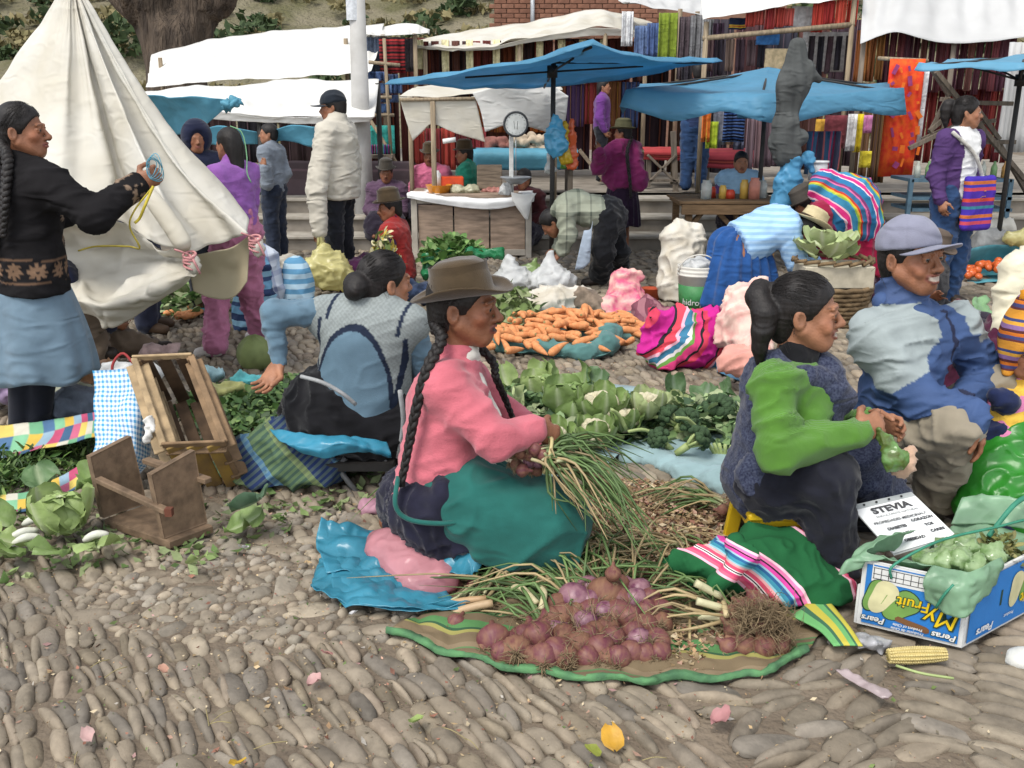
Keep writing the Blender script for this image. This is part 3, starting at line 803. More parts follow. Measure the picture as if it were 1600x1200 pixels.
def cap_hat(J,m,mv=None,vis=.075,tilt=-.05,name='cap'):
 C,R,s,root=J['C'],J['R'],J['hsz'],J['root']; Rt=R@rot(tilt,0,0)
 def T(x,y,z):return C+Rt@(np.array([x,y,z])*s)
 S=Solid(); S.ell(T(0,-.01,.04),np.array([.088,.109,.096])*s,Rt,.02)
 S.half(T(0,0,.028),-Rt[:,2],.008)
 hh=max(.005,J['h']*.5)
 cp=solid_obj(name,S,hh,m,root,dispf=lambda v:.0025*s*noise3((v-C)*28,2)-.0012*s*np.exp(-(((np.arctan2(((v-C)@Rt)[:,1],((v-C)@Rt)[:,0])*3/pi)%1-.5)/.04)**2))
 nu,nv=9,21
 g=[]
 for i in range(nu):
  row=[]
  for j in range(nv):
   a=(j/(nv-1)-.5)*2.5; t=i/(nu-1)
   e=cos(a*.62)**.6
   x=sin(a)*(.086+.0*t); y=-.012+cos(a)*.104
   row.append((x*(1+.03*t),y+t*vis*e,.03-.012*t-.22*x*x/.086+.012*t*t))
  g.append(row)
 g=np.array(g)*s; g=g.reshape(-1,3)@Rt.T+C
 vz=obj('visor',g,quads=grid_quads(nu,nv),mat=mv or m,parent=cp,solid=.005*s)
 return cp
def stand(base,yaw,H=1.55,lean=0.0):
 """joints of a standing person facing yaw (0 = away from camera, +90deg = to the right)"""
 s=H/1.6; f=V3(sin(yaw),cos(yaw),0); r=V3(cos(yaw),-sin(yaw),0); b=np.asarray(base,float); z=V3(0,0,1)
 J=dict(f=f,hf=f,hu=z,sc=s)
 def at(x,y,zz):return b+s*(r*x+f*y)+V3(0,0,zz*s)
 J['hip']=at(0,0,.86); J['chest']=at(0,.0+lean*.2,1.2); J['neck']=at(0,-.005+lean*.3,1.36); J['head']=at(0,.02+lean*.38,1.485)
 for q,sg in (('L',-1),('R',1)):
  J['sh'+q]=at(sg*.165,lean*.25,1.285); J['el'+q]=at(sg*.215,-.02,1.03); J['wr'+q]=at(sg*.2,.07,.82)
  J['hp'+q]=at(sg*.085,0,.84); J['kn'+q]=at(sg*.09,.02,.45); J['an'+q]=at(sg*.095,-.01,.075); J['to'+q]=at(sg*.11,.12,.035)
 return J,s
def sit(base,yaw,seat=.25,H=1.5,lean=0.05):
 s=H/1.6; f=V3(sin(yaw),cos(yaw),0); r=V3(cos(yaw),-sin(yaw),0); b=np.asarray(base,float); z=V3(0,0,1)
 J=dict(f=f,hf=f,hu=z,sc=s); h0=seat+.10
 def at(x,y,zz):return b+s*(r*x+f*y)+V3(0,0,zz*s)
 J['hip']=at(0,0,h0); J['chest']=at(0,lean,h0+.34); J['neck']=at(0,lean*1.3,h0+.5); J['head']=at(0,lean*1.3+.03,h0+.625)
 for q,sg in (('L',-1),('R',1)):
  J['sh'+q]=at(sg*.165,lean*1.1,h0+.425); J['el'+q]=at(sg*.22,.06,h0+.19); J['wr'+q]=at(sg*.1,.28,h0+.13)
  J['hp'+q]=at(sg*.085,0.03,h0-.01); J['kn'+q]=at(sg*.11,.38,h0+.06); J['an'+q]=at(sg*.1,.42,.08); J['to'+q]=at(sg*.11,.55,.04)
 return J,s
 # ------------------------------------------------------------------ the setting
DIRT=mat('packed_dirt',(.185,.148,.108),rough=.95,nscale=7,bump=.9,bscale=34,col2=(.13,.102,.074),bdist=.02)
gx=np.concatenate([[-140,-60,-25],np.linspace(-9,11,61),[25,60,140]]); gy=np.concatenate([[-40,-5],np.linspace(.5,14,46),[20,35,60,120]])
_X,_Y=np.meshgrid(gx,gy,indexing='ij')
_v=np.stack([_X.ravel(),_Y.ravel(),np.zeros(_X.size)],1)
_v[:,2]=.006*fbm(_v*1.7,4)
ground=obj('ground',_v,quads=grid_quads(len(gx),len(gy))[:,::-1],mat=DIRT,org=(0,0,0))
tag(ground,'packed dirt bedding of the cobbled market square',kind='structure')
def stone_mat():
 m,nt,b=_nt('river_stone'); N,L=nt.nodes,nt.links
 at=N.new('ShaderNodeAttribute'); at.attribute_name='Col'
 oi=N.new('ShaderNodeObjectInfo'); mr=N.new('ShaderNodeMapRange'); mr.inputs['To Min'].default_value=.72; mr.inputs['To Max'].default_value=1.2
 L.new(oi.outputs['Random'],mr.inputs['Value'])
 tc=N.new('ShaderNodeTexCoord'); geo=N.new('ShaderNodeNewGeometry')
 nz=N.new('ShaderNodeTexNoise'); nz.inputs['Scale'].default_value=22; nz.inputs['Detail'].default_value=7; L.new(geo.outputs['Position'],nz.inputs['Vector'])
 m2=N.new('ShaderNodeMapRange'); m2.inputs['From Min'].default_value=.3; m2.inputs['From Max'].default_value=.7; m2.inputs['To Min'].default_value=.72; m2.inputs['To Max'].default_value=1.22; L.new(nz.outputs['Fac'],m2.inputs['Value'])
 mu=N.new('ShaderNodeMath'); mu.operation='MULTIPLY'; L.new(mr.outputs[0],mu.inputs[0]); L.new(m2.outputs[0],mu.inputs[1])
 sc=N.new('ShaderNodeVectorMath'); sc.operation='SCALE'; L.new(at.outputs['Vector'],sc.inputs[0]); L.new(mu.outputs[0],sc.inputs['Scale'])
 # dust in patches, gathered low on the stones
 sp=N.new('ShaderNodeSeparateXYZ'); L.new(geo.outputs['Position'],sp.inputs[0])
 n3=N.new('ShaderNodeTexNoise'); n3.inputs['Scale'].default_value=3.2; n3.inputs['Detail'].default_value=5; L.new(geo.outputs['Position'],n3.inputs['Vector'])
 m3=N.new('ShaderNodeMapRange'); m3.inputs['From Min'].default_value=.48; m3.inputs['From Max'].default_value=.72; m3.inputs['To Max'].default_value=.7; L.new(n3.outputs['Fac'],m3.inputs['Value'])
 mx=N.new('ShaderNodeMix'); mx.data_type='RGBA'; L.new(m3.outputs[0],mx.inputs['Factor']); L.new(sc.outputs[0],mx.inputs['A']); mx.inputs['B'].default_value=(.205,.17,.125,1)
 L.new(mx.outputs['Result'],b.inputs['Base Color']); b.inputs['Roughness'].default_value=.78; b.inputs['Specular IOR Level'].default_value=.3
 n2=N.new('ShaderNodeTexNoise'); n2.inputs['Scale'].default_value=70; n2.inputs['Detail'].default_value=6; L.new(geo.outputs['Position'],n2.inputs['Vector'])
 bp=N.new('ShaderNodeBump'); bp.inputs['Strength'].default_value=.5; bp.inputs['Distance'].default_value=.006; L.new(n2.outputs['Fac'],bp.inputs['Height']); L.new(bp.outputs[0],b.inputs['Normal'])
 return m
STONE=stone_mat()
def stone_proto(seed,rough=.16,n=10,m=5):
 """river stone, unit size: long axis x, top half shown"""
 v=[(0,0,1)]
 for i in range(1,m):
  t=pi/2-(pi*.62)*i/(m-1)
  for j in range(n):
   a=2*pi*j/n+.15*i; v.append((cos(t)*cos(a),cos(t)*sin(a),sin(t)))
 v=np.array(v)
 v[:,:2]=np.sign(v[:,:2])*np.abs(v[:,:2])**.78
 d=1+rough*noise3(v*1.3+seed*7.7,seed)+rough*.5*noise3(v*3.1+seed,seed+3)
 v=v*d[:,None]
 f=[(0,1+j,1+(j+1)%n) for j in range(n)]
 for i in range(m-2):
  for j in range(n):
   k=(j+1)%n; a=1+i*n; f.append((a+j,a+n+j,a+n+k,a+k))
 return v,f
SCOL=[(0.219,0.184,0.138),(0.194,0.163,0.121),(0.24,0.197,0.144),(0.184,0.161,0.131),(0.219,0.177,0.132),(0.25,0.21,0.155),(0.175,0.148,0.114),(0.209,0.172,0.12)]
PROT=[]
for i in range(16):
 v,f=stone_proto(i,.15 if i<12 else .34)
 c=np.array(SCOL[i%8]) if i<12 else np.array([(.27,.24,.19),(.25,.22,.175),(.30,.265,.215),(.225,.195,.155)][i-12])
 PROT.append((v,f,c))
stones=[] # x, y, length, width, height, angle, proto, tilt
def taken(x,y):return False
def panel(inside,ang,pitch,gap,L,W,y0,y1,x0,x1,jit=.12,bend=0.0):
 ca,sa=cos(ang),sin(ang)
 R=max(abs(x0),abs(x1),y1)*1.5
 rw=-R; k=0
 while rw<R:
  t=-R+random.random()*gap; pj=pitch*random.uniform(.85,1.18)
  while t<R:
   w=W*random.choice((.5,.62,.75,.85,.95,1.1,1.35))*random.uniform(.9,1.1)
   x=ca*t-sa*rw; y=sa*t+ca*rw+bend*sin(x*1.3)
   if x0<x<x1 and y0<y<y1 and inside(x,y):
    stones.append((x+random.gauss(0,.006),y+random.gauss(0,.006),pj*random.uniform(.50,.60)*(L/pitch),w*.53,random.uniform(.017,.028),ang+pi/2+random.gauss(0,jit),random.randrange(12),random.gauss(0,.16)))
   t+=w*.98
  rw+=pj; k+=1
def in_view(x,y,m=.95):return abs(x)<y*.56+m
rough_c=[(-1.0,2.78,.36,.34),(-.62,2.85,.42,.42),(-.35,2.66,.26,.22),(-.95,3.2,.4,.25)]
def is_rough(x,y):
 w=.12*sin(x*7)+.1*cos(y*9)
 return any(((x-a)/c)**2+((y-b)/d)**2<1+w for a,b,c,d in rough_c)
def isA(x,y):return x<.55-(y-1.9)*.35+.1*sin(y*3)
panel(lambda x,y:in_view(x,y) and isA(x,y) and not is_rough(x,y) and y<3.5,radians(34),.128,.07,.132,.047,1.75,3.5,-3,3)
panel(lambda x,y:in_view(x,y) and not isA(x,y) and y<3.5 and x<1.0,radians(118),.148,.09,.15,.066,1.75,3.5,-3,3,.25)
panel(lambda x,y:in_view(x,y) and not isA(x,y) and y<3.5 and x>=1.0,radians(62),.15,.1,.152,.064,1.75,3.5,-3,3.4,.2)
panel(lambda x,y:in_view(x,y) and y>=3.5,radians(22),.135,.08,.138,.06,3.5,7.2,-5,5,.2,.1)
panel(lambda x,y:in_view(x,y),radians(15),.165,.12,.16,.10,7.2,10.5,-7,7.5,.2,.1)
tries=[]
for _ in range(26000): # the patch of rough pale stones, no pattern
 x,y=random.uniform(-1.6,0.1),random.uniform(2.2,3.6)
 if not is_rough(x,y) or not isA(x,y):continue
 r=random.choice((.016,.02,.026,.032,.042,.055))
 if all((x-a)**2+(y-b)**2>((r+c)*.84)**2 for a,b,c in tries):tries.append((x,y,r))
for x,y,r in tries:
 stones.append((x,y,r*random.uniform(1.15,1.6),r*random.uniform(.75,1),random.uniform(.010,.022),random.gauss(.4,.7),random.choice((12,13,15,0,5,2,3,8,10)),random.gauss(0,.15)))
def project(x,y,z=0):
 d=np.array([x,y,z-CAM_H]); zc=d[1]*cos(PITCH)-d[2]*sin(PITCH); yc=d[1]*sin(PITCH)+d[2]*cos(PITCH)
 return 800+F_PX*d[0]/zc,600-F_PX*yc/zc,zc
def covered(px,py): # where goods and people hide the pavement
 if py<880:return True
 if 1325<px and py<1035 and not (px>1530 and py>960):return True
 if 600<px<1320 and py<1075 and py>990:return py<985+90*sin(pi*(px-600)/720)
 return (480<px<760 and py<985) or (740<px<1330 and py<990)
scored=[]
for i,st in enumerate(stones):
 px,py,zc=project(st[0],st[1],.02)
 vis=-5<px<1605 and 860<py<1205 and not covered(px,py)
 scored.append((st[2]*st[3]/zc**2/zc if vis else -1,i))
near300=set(i for sc_,i in sorted(scored,reverse=True)[:298])
pm=[]
for v,f,c in PROT:
 pm.append(make_mesh('cobble',v,polys=f,col=np.tile(c,(len(v),1))*RNG.uniform(.93,1.07,(len(v),1)))); pm[-1].materials.append(STONE)
LOW=[stone_proto(i,.15,7,4) for i in range(12)]
bv,bf,bc,nv=[],[],[],0
for i,(x,y,L,W,H,a,p,ti) in enumerate(stones):
 if i in near300:
  inst(pm[p],'cobble',(x,y,-.002),(ti,random.gauss(0,.07),a),(L,W,H),ground)
 else :
  v,f,c=PROT[p]
  if y>4.2 and p<12:v,f=LOW[p]
  M=np.array(Euler((ti,random.gauss(0,.07),a)).to_matrix())@np.diag((L,W,H))
  bv.append(v@M.T+np.array([x,y,-.002])); bf+=[tuple(q+nv for q in w) for w in f]; nv+=len(v)
  bc.append(np.tile(c*random.uniform(.78,1.22),(len(v),1)))
co=obj('cobbles',np.vstack(bv),polys=bf,mat=STONE,col=np.vstack(bc),parent=ground)
tag(co,'cobbles receding across the square',kind='stuff')
# stone steps and the raised terrace the stalls stand on
CONC=mat('worn_concrete',(.27,.24,.20),rough=.9,nscale=4,bump=.6,bscale=30,col2=(.17,.148,.12))
CONC_E=mat('pale_concrete',(.36,.33,.28),rough=.9,nscale=6,bump=.5,bscale=40,col2=(.25,.225,.185))
XS0,XS1=-4.6,11
terrace=MB(); terrace.box(((XS0+XS1)/2,18.05,.2),((XS1-XS0)/2,6.75,.26),col=(1,1,1)); terrace=terrace.build('terrace',CONC,None,smooth=False)
tag(terrace,'concrete terrace under the textile stalls',kind='structure')
for k in range(3):
 y0=10.25+k*.36; z1=.165*(k+1)-.035
 t=MB(); t.box(((XS0+XS1)/2,y0+.55,z1-.1),((XS1-XS0)/2-.01*k,.55,.1)); t.build('riser',CONC,terrace,smooth=False)
 nx=9; w=(XS1-XS0)/nx
 for i in range(nx):
  t=MB(); t.box((XS0+w*(i+.5),y0+.16,z1+.018),(w/2-.006,.2,.018),bev=.008); t.build('tread_slab',CONC_E,terrace,smooth=False)
  # dry hillside
HILL=mat('dry_hillside',(.20,.175,.12),rough=1,nscale=.5,bump=.8,bscale=4,col2=(.10,.095,.045),bdist=.4)
hx,hy=np.linspace(-110,110,90),np.linspace(33,190,60)
_X,_Y=np.meshgrid(hx,hy,indexing='ij'); _v=np.stack([_X.ravel(),_Y.ravel(),np.zeros(_X.size)],1)
_v[:,2]=np.maximum(0,(_v[:,1]-34))*.46+2.2*fbm(_v*.06,9)*np.clip((_v[:,1]-34)/15,0,1)-.3+.006*np.maximum(0,-_v[:,0])*np.clip(_v[:,1]-40,0,30)*.05
hill=obj('hillside',_v,quads=grid_quads(90,60)[:,::-1],mat=HILL)
tag(hill,'dry grassy hillside behind the market',kind='structure')
LEAF_D=mat('dark_leaves',(.055,.085,.03),rough=.8,nscale=3,bump=.2,bscale=20,col2=(.03,.05,.02))
GRASS=mat('dry_grass',(.24,.20,.10),rough=.9,nscale=3,bump=.2,col2=(.14,.125,.055))
def hz(x,y):
 i=int(np.argmin(np.abs(hx-x)))*60+int(np.argmin(np.abs(hy-y))); return _v[i,2]
def leaf_cloud(c,r,n,size,seed,flat=.8):
 g=np.random.default_rng(seed); d=g.normal(size=(n,3)); d/=np.linalg.norm(d,axis=1)[:,None]
 p=d*(g.uniform(.3,1,(n,1))**.5)*np.array(r)*(1+.35*noise3(d*2.5+seed,seed))[:,None]+np.array(c)
 a=g.normal(size=(n,3)); a/=np.linalg.norm(a,axis=1)[:,None]; b=np.cross(a,g.normal(size=(n,3))); b/=np.linalg.norm(b,axis=1)[:,None]
 s=size*g.uniform(.6,1.4,(n,1))
 v=np.stack([p-a*s,p+b*s*.5,p+a*s,p-b*s*.5],1).reshape(-1,3)
 return v,np.arange(4*n).reshape(-1,4)
g_=random.Random(3); sv,sq,n0=[],[],0; tv,tq,m0=[],[],0
for i in range(210):
 x,y=g_.uniform(-48,30),g_.uniform(36,85)
 r=g_.uniform(.5,1.5); v,q=leaf_cloud((x,y,hz(x,y)+r*.5),(r,r,r*.8),130,.24,i)
 sv.append(v); sq.append(q+n0); n0+=len(v)
for i in range(900):
 x,y=g_.uniform(-40,25),g_.uniform(35,70)
 v,q=leaf_cloud((x,y,hz(x,y)+.12),(.7,.7,.22),34,.22,900+i); tv.append(v); tq.append(q+m0); m0+=len(v)
tag(obj('hillside_shrubs',np.vstack(sv),quads=np.vstack(sq),mat=LEAF_D,smooth=False),'dark shrubs scattered over the hillside',kind='stuff')
tag(obj('hillside_grass',np.vstack(tv),quads=np.vstack(tq),mat=GRASS,smooth=False),'tufts of dry grass on the hillside',kind='stuff')
# old tree behind the left stalls: trunk splitting into two limbs
BARK=mat('furrowed_bark',(.105,.078,.056),rough=.95,nscale=3,bump=1,bscale=9,stretch=(2.2,2.2,.35),col2=(.045,.034,.026),bdist=.12)
tr=thing('old_tree',P(275,80,19)*V3(1,1,0),'thick old tree with furrowed bark splitting above the white awnings','tree')
S=Solid(); T0=P(272,80,19)
S.cap((T0[0],19,-.1),P(272,70,19),.5,.38,.3); S.cap(P(266,85,19),P(218,-10,19),.28,.22,.2); S.cap(P(286,85,19),P(318,-15,19.2),.30,.24,.2); S.cap(P(277,70,19),P(268,-20,19.6),.27,.24,.2)
S.cap(P(215,-10,19),P(150,-160,19.4),.42,.25,.2); S.cap(P(325,-15,19.2),P(400,-170,19.6),.44,.25,.2); S.cap(P(270,-20,19.6),P(280,-190,20),.36,.2,.2)
solid_obj('trunk',S,.07,BARK,tr,dispf=lambda v:.06*ridge(v*np.array([3.2,3.2,.5]),5)+.04*ridge(v*np.array([8,8,1.5]),6))
cv,cq,n0=[],[],0
for i,(px,py,yy,r) in enumerate(((120,-330,19.5,1.9),(280,-380,20,2.2),(430,-320,19.7,1.9),(200,-480,20,1.9),(360,-470,20,1.8))):
 v,q=leaf_cloud(P(px,py,yy),(r,r,r*.75),2200,.13,70+i); cv.append(v); cq.append(q+n0); n0+=len(v)
obj('crown',np.vstack(cv),quads=np.vstack(cq),mat=LEAF_D,parent=tr,smooth=False)
# adobe brick building behind, its courses proud of the joints where they show
BRK=[mat('adobe_brick%d'%i,c,rough=.95,nscale=8,bump=.5,bscale=40,var=.3) for i,c in enumerate(((.235,.112,.072),(.26,.128,.084),(.21,.10,.066)))]
MORT=mat('brick_mortar',(.21,.115,.08),rough=.95,bump=.4)
bb=thing('brick_building',(P(900,30,24)[0],25,0),'reddish brick building at the top behind the stalls','building')
xa,xb=P(772,10,24)[0],P(1230,10,24)[0]
m=MB(); m.box(((xa+xb)/2,25.52,2.6),((xb-xa)/2,1.5,2.6)); m.build('wall',MORT,bb,smooth=False)
bz0=P(800,62,24)[2]; row=0; bm_=[None,None,None]
while bz0+row*.105<5.15:
 x=xa-(.12 if row%2 else 0)
 while x<xb-.1:
  if x+.12<P(1030,0,24)[0] and bz0+row*.105<4.5:
   k=random.randrange(3)
   if bm_[k] is None:
    t=MB(); t.box((x+.145,24.0,bz0),(.138,.03,.046),bev=.006); bm_[k]=t.build('brick',BRK[k],bb,smooth=False); bm_[k].location.z+=row*.105; bm_[k]['_x']=x+.145
    org=x+.145
    me=bm_[k].data; me.transform(Matrix.Translation(-(Vector((org,24.0,bz0))-Vector(tuple(wl(bb)))))); bm_[k].location=Vector((org,24.0,bz0+row*.105))-Vector(tuple(wl(bb)))
   else :
    inst(bm_[k],'brick',(x+.145,24.0+random.uniform(-.008,.008),bz0+row*.105),parent=bb)
  x+=.295
 row+=1
t=MB(); t.tube([P(832,60,23.9),P(832,-20,23.9)],.05,8); t.build('drainpipe',mat('zinc_pipe',(.42,.44,.46),rough=.5,metal=.3),bb)
for o in bm_:
 if o is not None and '_x' in o:del o['_x']
 # ------------------------------------------------------------------ people in the foreground
NAVY=cloth('navy_skirt',(.016,.016,.032),var=.4)
BLACKC=cloth('black_cloth',(.010,.010,.012),var=.4)
SOCK=cloth('dark_sock',(.012,.014,.022))
SHOE=mat('dark_shoe',(.03,.022,.018),rough=.5)
WHITEC=cloth('white_blouse',(.62,.60,.54))
# --- woman in the pink cardigan, kneeling, holding onions
PINK=mat('pink_knit',(.56,.145,.18),rough=.95,var=.22,nscale=9,bump=.5,bscale=190,sheen=.2,spec=.1,bdist=.004,crease=.28)
TEAL=cloth('teal_apron',(.018,.115,.098),var=.25,bscale=420,crease=.3)
Y=3.0
J=dict(f=V3(.97,.22,0),hf=V3(.985,-.17,-.02),hu=V3(-.02,0,1))
J['hip']=P(676,770,Y); J['chest']=P(700,640,Y); J['neck']=P(712,566,Y-.01); J['head']=P(725,478,Y-.01)
J['shR']=P(694,602,Y-.14); J['shL']=P(728,595,Y+.16)
J['elR']=P(774,686,Y-.20); J['wrR']=P(838,668,Y-.12); J['hdR']=V3(.75,.45,-.55); J['hnR']=V3(-.3,.75,-.5); J['htR']=V3(.3,.2,.9)
J['cuR']=.75; J['tbR']=.8
J['elL']=P(800,660,Y+.28); J['wrL']=P(846,690,Y+.10); J['hdL']=V3(.6,-.35,-.6); J['hnL']=V3(-.4,-.8,-.3); J['htL']=V3(.3,-.2,.9); J['cuL']=.75
J['hpR']=P(690,800,Y-.10); J['hpL']=P(690,790,Y+.10); J['knR']=P(858,832,Y-.13); J['knL']=P(866,812,Y+.12)
J['anR']=G(640,842)+V3(0,.1,.06); J['anL']=G(640,835)+V3(0,.25,.06); J['toR']=G(600,850)+V3(0,.1,.04); J['toL']=G(600,840)+V3(0,.25,.04)
w=person('woman in a pink cardigan and brown felt hat kneeling with a bunch of onions',J,G(690,860),1.04,.010,'c',near=True,openm=.6,hs=1.03)
JP=J
top(J,PINK,'cardigan',ex=.019,sleeve=.95,hem=.045,wr=.0055,wf=8,hemr=.012,seed=2,fat=.004,collar=True,neckr=.068,armk=.035)
S=Solid(); S.cap(J['neck']-V3(0,0,.03),J['neck']+V3(.02,0,.03),.066,.06,.02); S.cap(J['neck']+V3(.05,-.01,-.02),J['chest']+V3(.155,-.01,-.02),.026,.022,.02); S.cap(P(762,735,Y-.07),P(752,780,Y-.05),.035,.03,.02)
solid_obj('blouse',S,.008,WHITEC,w,wr=.003)
S=Solid() # navy skirt, spread over heels and thighs
for q in 'LR':
 S.cap(J['hp'+q],J['kn'+q],.13,.10,.06); S.cap(J['an'+q]+V3(-.04,0,.03),J['hp'+q],.085,.14,.08); S.cap(J['kn'+q]+V3(-.05,0,-.07),J['an'+q],.075,.07,.08)
S.half((0,0,.008),(0,0,-1),.01)
solid_obj('skirt',S,.011,NAVY,w,wr=.012,wf=8,seed=8,an=(1.3,1.3,.6))
S=Solid() # teal apron over the lap
S.cap(P(725,775,Y-.13),P(862,812,Y-.13),.115,.115,.06); S.cap(P(740,768,Y+.10),P(868,800,Y+.12),.12,.115,.06)
S.cap(P(868,815,Y-.11),P(862,850,Y-.12),.10,.10,.06); S.cap(P(730,812,Y-.2),P(850,840,Y-.18),.075,.09,.06)
S.cap(P(760,858,Y-.23),P(865,860,Y-.19),.045,.07,.05)
S.half((0,0,.012),(0,0,-1),.01)
solid_obj('apron',S,.009,TEAL,w,wr=.011,wf=5,seed=12,an=(.5,1.4,1.0))
ap=MB(); ap.tube(catmull([P(622,745,Y-.17),P(618,790,Y-.235),P(640,812,Y-.25),P(690,818,Y-.26),P(735,812,Y-.25)],18),.008,8); ap.build('apron_band',TEAL,w)
hair(J,'braids',h=.005)
braid(J,[J['C']+J['R']@V3(.05,-.085,-.06),P(690,530,Y-.10),P(668,575,Y-.17),P(650,640,Y-.175),P(638,700,Y-.17),P(626,760,Y-.17)],.021,26)
braid(J,[J['C']+J['R']@V3(-.06,-.06,-.06),P(766,560,Y+.05),P(775,590,Y+.02),P(790,625,Y+.06),P(802,655,Y+.07)],.016,18)
FELT=mat('brown_felt',(.066,.045,.024),rough=.95,var=.2,nscale=18,bump=.3,bscale=240,sheen=.3,spec=.1)
FELT2=mat('dark_felt_band',(.05,.035,.022),rough=.9)
felt_hat(J,FELT,crown=.10,rc=.081,brim=.133,tilt=.17,off=(0,-.008,.046),droop=.34,band=None,pinch=.006,sy=1.17)
# --- woman in the blue vest, seated with her back turned
VBLUE=cloth('slate_blue_knit',(.115,.19,.25),var=.14,bscale=300)
Y=3.78
J=dict(f=V3(.30,.95,0),hf=V3(.80,.6,-.04),hu=V3(0,0,1))
J['hip']=P(560,650,Y); J['chest']=P(574,535,Y-.02); J['neck']=P(590,480,Y); J['head']=P(602,440,Y+.02)
J['shL']=P(508,492,Y+.02); J['shR']=P(640,505,Y-.06)
J['elL']=P(426,488,Y-.06); J['wrL']=P(436,566,Y-.10); J['hdL']=V3(-.28,-.25,-.5); J['hnL']=V3(-.4,-.75,.45); J['htL']=V3(.7,-.3,.2); J['cuL']=.35; J['spL']=.4
J['elR']=P(668,600,Y+.02); J['wrR']=P(690,600,Y+.28)
J['hpL']=P(525,655,Y+.02); J['hpR']=P(590,658,Y+.0); J['knL']=P(490,640,Y+.40); J['knR']=P(640,640,Y+.38)
J['anL']=G(520,690)+V3(0,.0,.07); J['anR']=G(620,690)+V3(0,0,.07); J['toL']=J['anL']+V3(0,.13,-.03); J['toR']=J['anR']+V3(.03,.13,-.03)
w=person('woman in a slate blue vest seated with her back turned, black hair in a bun',J,G(560,735),1.04,.011,'b',near=True,thin=1.05)
cR,cF=J['tr'],J['tf']
def vestcol(v):
 L=v-J['hip']; x=L@J['tr']; z=L@J['tu']; y=L@J['tf']
 c=np.tile((.26,.29,.285),(len(v),1)).astype(float)
 # checked yoke with a slate panel bordered by a dark tape
 e=(x/.175)**2+((z-.0)/.40)**2
 back=y<.03
 c[(e<1.0)&back]=(.115,.185,.24); c[(np.abs(e-1.03)<.075)&back]=(.018,.025,.045)
 chk=(np.sin(v[:,0]*330)*np.sin(v[:,2]*330)>.0); m_=(e>1.1)&chk; c[m_]*=.82
 ex=np.abs(np.abs(x)-.178+.03*(z>.4))<.008
 c[ex&(z>.05)]=(.02,.028,.05)
 return c
VEST=mat('checked_vest',(1,1,1),rough=.95,var=.12,bump=.4,bscale=300,attr=True,spec=.1)
top(J,VBLUE,'sweater',ex=.008,sleeve=.97,hem=.0,wr=.006,wf=12,seed=5,armk=.02,fat=.02)
top(J,VEST,'vest',ex=.028,sleeve=.0,hem=-.02,wr=.003,wf=8,h=.007,colf=vestcol,seed=6,arms='',fat=.022,neckr=.072)
S=Solid()
S.cap(P(520,640,Y+.02),P(600,645,Y+.02),.18,.17,.1); S.cap(P(470,675,Y-.02),P(520,660,Y),.07,.14,.08); S.cap(P(540,670,Y-.06),P(620,675,Y-.04),.12,.10,.08)
for q in 'LR':S.cap(J['hp'+q],J['kn'+q],.15,.12,.08); S.cap(J['kn'+q],J['an'+q]+V3(0,0,.1),.12,.15,.08)
solid_obj('skirt',S,.011,BLACKC,w,wr=.012,wf=8,seed=9,an=(1.2,1.2,.6))
bt=MB(); bt.tube(catmull([P(470,588,Y-.24),P(505,598,Y-.27),P(535,615,Y-.27),P(556,632,Y-.25)],14),.008,6); bt.tube(catmull([P(625,610,Y-.2),P(630,660,Y-.18),P(622,715,Y-.14)],12),.010,6)
bt.build('apron_tie',mat('grey_tape',(.33,.34,.34),rough=.9,bump=.6,bscale=200),w)
hair(J,'bun',h=.006)
S=Solid(); S.cap(J['neck']-V3(0,0,.02),J['neck']+V3(0.0,0.01,.02),.09,.082,.03,sq=(J['tf'],.9)); solid_obj('collar',S,.009,VBLUE,w,wr=.003)
# --- woman in the green sweater on the yellow stool
GREEN=mat('green_knit',(.095,.235,.032),rough=.95,var=.18,nscale=7,bump=.6,bscale=300,sheen=.2,spec=.1,wave=(110,1.0,'Z'),crease=.3)
SPECK=cloth('speckled_navy_apron',(.014,.018,.042),var=.2)
SPECK.node_tree.nodes['Noise Texture'].inputs['Scale'].default_value=140
SPECK.node_tree.nodes['Mix'].inputs['B'].default_value=(.055,.065,.105,1)
Y=2.98
J=dict(f=V3(.985,.17,0),hf=V3(.96,-.26,-.0),hu=V3(-.03,0,1))
J['hip']=P(1215,745,Y); J['chest']=P(1238,640,Y); J['neck']=P(1240,572,Y); J['head']=P(1258,487,Y)
J['shR']=P(1210,600,Y-.14); J['shL']=P(1268,596,Y+.16)
J['elR']=P(1214,708,Y-.25); J['wrR']=P(1338,676,Y-.17); J['hdR']=V3(.8,.3,.22); J['hnR']=V3(-.2,.9,-.3); J['htR']=V3(0,-.1,1); J['cuR']=.62; J['tbR']=.9
J['elL']=P(1308,672,Y+.26); J['wrL']=P(1352,664,Y+.02); J['hdL']=V3(.75,-.35,.12); J['hnL']=V3(-.25,-.9,-.2); J['htL']=V3(0,0,1); J['cuL']=.6; J['tbL']=.9
J['hpR']=P(1205,755,Y-.1); J['hpL']=P(1225,750,Y+.1); J['knR']=P(1290,748,Y-.19); J['knL']=P(1340,740,Y+.16)
J['anR']=P(1302,888,Y-.2); J['anL']=G(1362,850)+V3(0,.12,.075); J['toR']=J['anR']+V3(.13,-.02,-.035); J['toL']=J['anL']+V3(.13,0,-.035)
w=person('smiling woman in a bright green sweater and speckled apron, black ponytail',J,G(1215,880),1.05,.010,'b',near=True,smile=.8,hs=1.0)
JG=J
top(J,GREEN,'sweater',ex=.022,sleeve=.97,hem=.02,wr=.008,wf=10,seed=7,fat=.0,armk=.012,collar=False,thin=.9)
